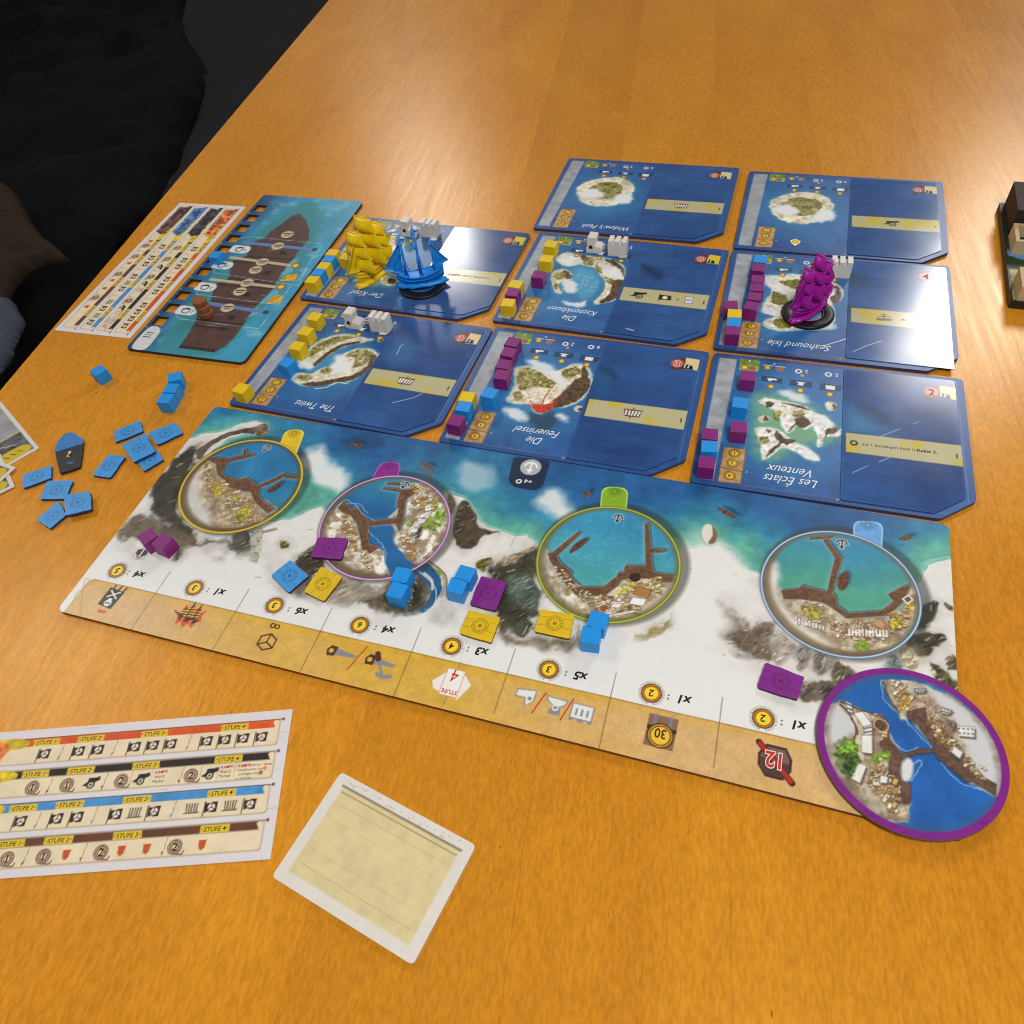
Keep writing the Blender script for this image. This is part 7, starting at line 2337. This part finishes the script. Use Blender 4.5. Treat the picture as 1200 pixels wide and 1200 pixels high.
def ship(label, mat, pos, z, an, ring=True, s=1.0, ring_off=(0, 0), square=True, sw=1.0):
    root = empty('sailing_ship', (pos[0] / 1000, pos[1] / 1000, z / 1000), an)
    root.scale = (s, s, s)
    tag(root, label, 'ship figure', 'plastic sailing ships')
    zb = 2.2 if ring else 0.0
    body = root
    # wave plinth
    n = 40
    vv, ff = [], []
    for k in range(n):
        a = 2 * PI * k / n
        r_ = 1 + .045 * math.sin(11 * a) + .03 * math.sin(17 * a + 1)
        for (sc_, zz_) in ((1.0, 0), (1.06, 1.1 + .5 * math.sin(9 * a)), (.84, 2.5 + .5 * math.sin(13 * a)), (.5, 2.4)):
            vv.append((17.5 * sc_ * r_ * math.cos(a) / 1000, 5.6 * sc_ * r_ * math.sin(a) / 1000, (zb + zz_) / 1000))
    for k in range(n):
        l = (k + 1) % n
        for i in range(3):
            ff.append((k * 4 + i, l * 4 + i, l * 4 + i + 1, k * 4 + i + 1))
    ff.append(tuple(k * 4 for k in range(n))[::-1])
    ff.append(tuple(k * 4 + 3 for k in range(n)))
    link('wave_plinth', mesh_from(vv, ff, True), mat, body)
    # hull: lofted sections from stern to bow
    st = [(-16.5, 3.6, 5.5, 12.8), (-14, 4.3, 3.4, 12.2), (-9, 4.7, 2.2, 9.6), (-3, 4.9, 1.8, 8.0), (4, 4.8, 1.8, 7.8), (9, 4.1, 2.0, 8.4), (13, 2.8, 2.8, 9.6), (16.5, .7, 5.0, 10.4)]
    vv, ff = [], []
    m = 10
    for (x, w_, kz, dz_) in st:
        for k in range(m + 1):
            t_ = k / m * 2 - 1
            zz_ = kz + (dz_ - kz) * abs(t_) ** 1.6
            vv.append((x / 1000, w_ * math.copysign(abs(t_) ** .55, t_) / 1000, (zb + zz_) / 1000))
    for i in range(len(st) - 1):
        for k in range(m):
            ff.append((i * (m + 1) + k, (i + 1) * (m + 1) + k, (i + 1) * (m + 1) + k + 1, i * (m + 1) + k + 1))
        ff.append((i * (m + 1), i * (m + 1) + m, (i + 1) * (m + 1) + m, (i + 1) * (m + 1)))     # deck
    ff.append(tuple(range(m + 1)))
    ff.append(tuple((len(st) - 1) * (m + 1) + k for k in range(m, -1, -1)))
    hl = link('hull', mesh_from(vv, ff), mat, body)
    for sd in (-1, 1):                                       # rails and wales
        v, f = tube([(x, sd * (w_ + .2), zb + dz_ + .1) for (x, w_, kz, dz_) in st], .55, 6)
        link('rail', mesh_from(v, f, True), mat, hl)
        v, f = tube([(x, sd * (w_ + .15), zb + kz + (dz_ - kz) * .62) for (x, w_, kz, dz_) in st], .4, 6)
        link('wale', mesh_from(v, f, True), mat, hl)
    bm = box_bm(-16.6, -11, -3.4, 3.4, zb + 11, zb + 14.2)
    link('stern_castle', bm_mesh(bm, False, bevel=.0006), mat, hl)
    v, f = tube([(14, 0, zb + 9.6), (24.5, 0, zb + 15)], [.8, .4])
    link('bowsprit', mesh_from(v, f, True), mat, body)
    for x, h_, ws in ((9.5, 36, 17 * sw), (-.5, 41, 19 * sw), (-10.5, 32, 14 * sw)):
        v, f = tube([(x, 0, zb + 6), (x - .8, 0, zb + h_)], [1.25, .7])
        mst = link('mast', mesh_from(v, f, True), mat, body)
        top = zb + h_
        lv = [(.26, .55, 1.05, .92), (.53, .78, .95, .74), (.76, .98, .76, .55)]
        for a, b, w0, w1 in lv:
            z0, z1 = zb + h_ * a, zb + h_ * b
            v, f = tube([(x, -ws * w1 / 2 - .8, z1 + .3), (x, ws * w1 / 2 + .8, z1 + .3)], .5, 6)
            link('yard', mesh_from(v, f, True), mat, mst)
            if square:
                link('sail', sail(x + .6, z0, z1, ws * w0, ws * w1, 3.4), mat, body)
            elif b > .6 and x > -5:
                link('sail', sail(x + .6, z1 - 1.8, z1, ws * w1, ws * w1, 1.0), mat, body)
        for sd in (-1, 1):                                   # shrouds
            v, f = tube([(x - 2, sd * 4.6, zb + 8.2), (x - .6, sd * .4, zb + h_ * .62)], .3, 5)
            link('shroud', mesh_from(v, f, True), mat, mst)
        link('pennant', jib((x - .8, 0, top), (x - .8, 0, top - 1.8), (x - 5.0, 0, top - .6), .6), mat, mst)
    link('jib', jib((24, 0, zb + 14.6), (9.6, 0, zb + 34), (11.5, 0, zb + 11), .9), mat, body)
    link('jib', jib((19.5, 0, zb + 12.6), (10.2, 0, zb + 26), (11, 0, zb + 11), 1.4), mat, body)
    link('spanker', jib((-21, 0, zb + 16), (-10.8, 0, zb + 30), (-10.6, 0, zb + 12.5), 1.4), mat, body)
    if ring:
        v, f = lathe([(9.2, .3), (9.2, 1.6), (10, 2.1), (15.6, 2.1), (16.6, 1.5), (16.6, .3), (16.2, 0), (9.6, 0)], 64, True)
        rg_ = link('ring_base', mesh_from(v, f, True), M_RING, root)
        rg_.location = (ring_off[0] / 1000, ring_off[1] / 1000, 0)
        v, f = lathe([(13.0, 2.0), (13.3, 2.35), (13.6, 2.0)], 64, True)
        link('ridge', mesh_from(v, f, True), M_RING, rg_)
        v, f = lathe([(9.4, 2.0), (9.7, 2.3), (10.0, 2.0)], 64, True)
        link('inner_lip', mesh_from(v, f, True), mat, rg_)
    return root


M_SB, M_SY, M_SP = plastic('blue_plastic', (24, 142, 236)), plastic('yellow_plastic', (246, 208, 10)), plastic('purple_plastic', (168, 22, 156))
pb = np.array(P(495, 334, 1))
d1, d2 = np.array(P(455, 331, 3)), np.array(P(524, 322, 3))
ship('blue plastic sailing ship on a black ring base', M_SB, pb, .1, math.atan2(*(d1 - d2)[::-1]), True, .96, square=False)
ship('yellow plastic sailing ship under full sail beside the yellow cubes', M_SY, P(440, 321, 1), .1, math.radians(254), False, 1.05, sw=1.3)
pp_ = np.array(P(946.5, 367, 1))
ship('purple plastic sailing ship under full sail on a black ring base', M_SP, pp_, .1, math.radians(236), True, .92, sw=.74)

# ------------------------------------------------------------------ open box at the right with printed walls and two framed bays
bx = empty('card_tray', (*(np.array(P(1181, 361, T)) / 1000), T / 1000), math.radians(-1.0))
tag(bx, 'printed card tray with cream framed dark bays standing on the table', 'tray')
M_TRAYD = simple('dark_green_board', (22, 34, 28), .5, .2, 300, .1)
M_CREAM = simple('cream_board', (196, 172, 130), .6, .12, 300, .2)
M_DK = simple('brown_dark_board', (44, 28, 22), .7, .2, 300, .2)
TH = 5.0
bm = box_bm(0, 70, 0, 112, .02, TH)
link('body', bm_mesh(bm, False, bevel=.0006), M_TRAYD, bx)
for y0 in (1.2, 50):
    bm = bmesh.new()
    fr_ = (2.6, 66, y0, y0 + 21)
    for (a, b, c, d) in ((fr_[0], fr_[1], fr_[2], fr_[2] + 2.2), (fr_[0], fr_[1], fr_[3] - 2.2, fr_[3]), (fr_[0], fr_[0] + 2.2, fr_[2] + 2.2, fr_[3] - 2.2), (fr_[1] - 2.2, fr_[1], fr_[2] + 2.2, fr_[3] - 2.2)):
        box_bm(a, b, c, d, TH + .05, TH + 9, bm)
    link('bay_frame', bm_mesh(bm), M_CREAM, bx)
    if y0 > 10:
        bm = box_bm(2.6, 66, y0 + 24, y0 + 60, TH + .05, TH + 16)
        link('back_box', bm_mesh(bm, False, bevel=.0006), M_DK, bx)
    bm = box_bm(fr_[0] + 2.3, fr_[1] - 2.3, fr_[2] + 2.3, fr_[3] - 2.3, TH + .05, TH + 1.2)
    link('bay_floor', bm_mesh(bm), M_DK, bx)
A = Art([(1, 1), (69, 1), (69, 111), (1, 111)], TH + T, .7, (*P(1181, 361, T), math.radians(-1.0)))
A.c[:] = np.array((34, 62, 32)) / 255 * (1 + .5 * (fbm(A.U, A.V, 12, 4, 330)[:, None] - .5))
A.fill(A.w([(1, 1), (14, 1), (16, 20), (10, 32), (1, 34)]), (186, 172, 118), soft=1, wob=2)
A.fill(A.w([(1, 48), (20, 40), (40, 44), (69, 36), (69, 44), (40, 52), (20, 48), (1, 56)]), (92, 136, 190), soft=.8, wob=1.5)
A.fill(A.w([(14, 46), (69, 46), (69, 60), (14, 60)]), (58, 40, 30), soft=1, wob=1, tex=.4)
A.fill(A.w([(1, 84), (69, 84), (69, 111), (1, 111)]), (66, 40, 30), soft=1, tex=.5)
A.disc(A.w([(22, 49)])[0], 3.6, (150, 60, 40)); A.disc(A.w([(22, 49)])[0], 2.0, (200, 110, 70))
A.build('printed_top', M_PAPER, bx).location.z = (TH + .03) / 1000
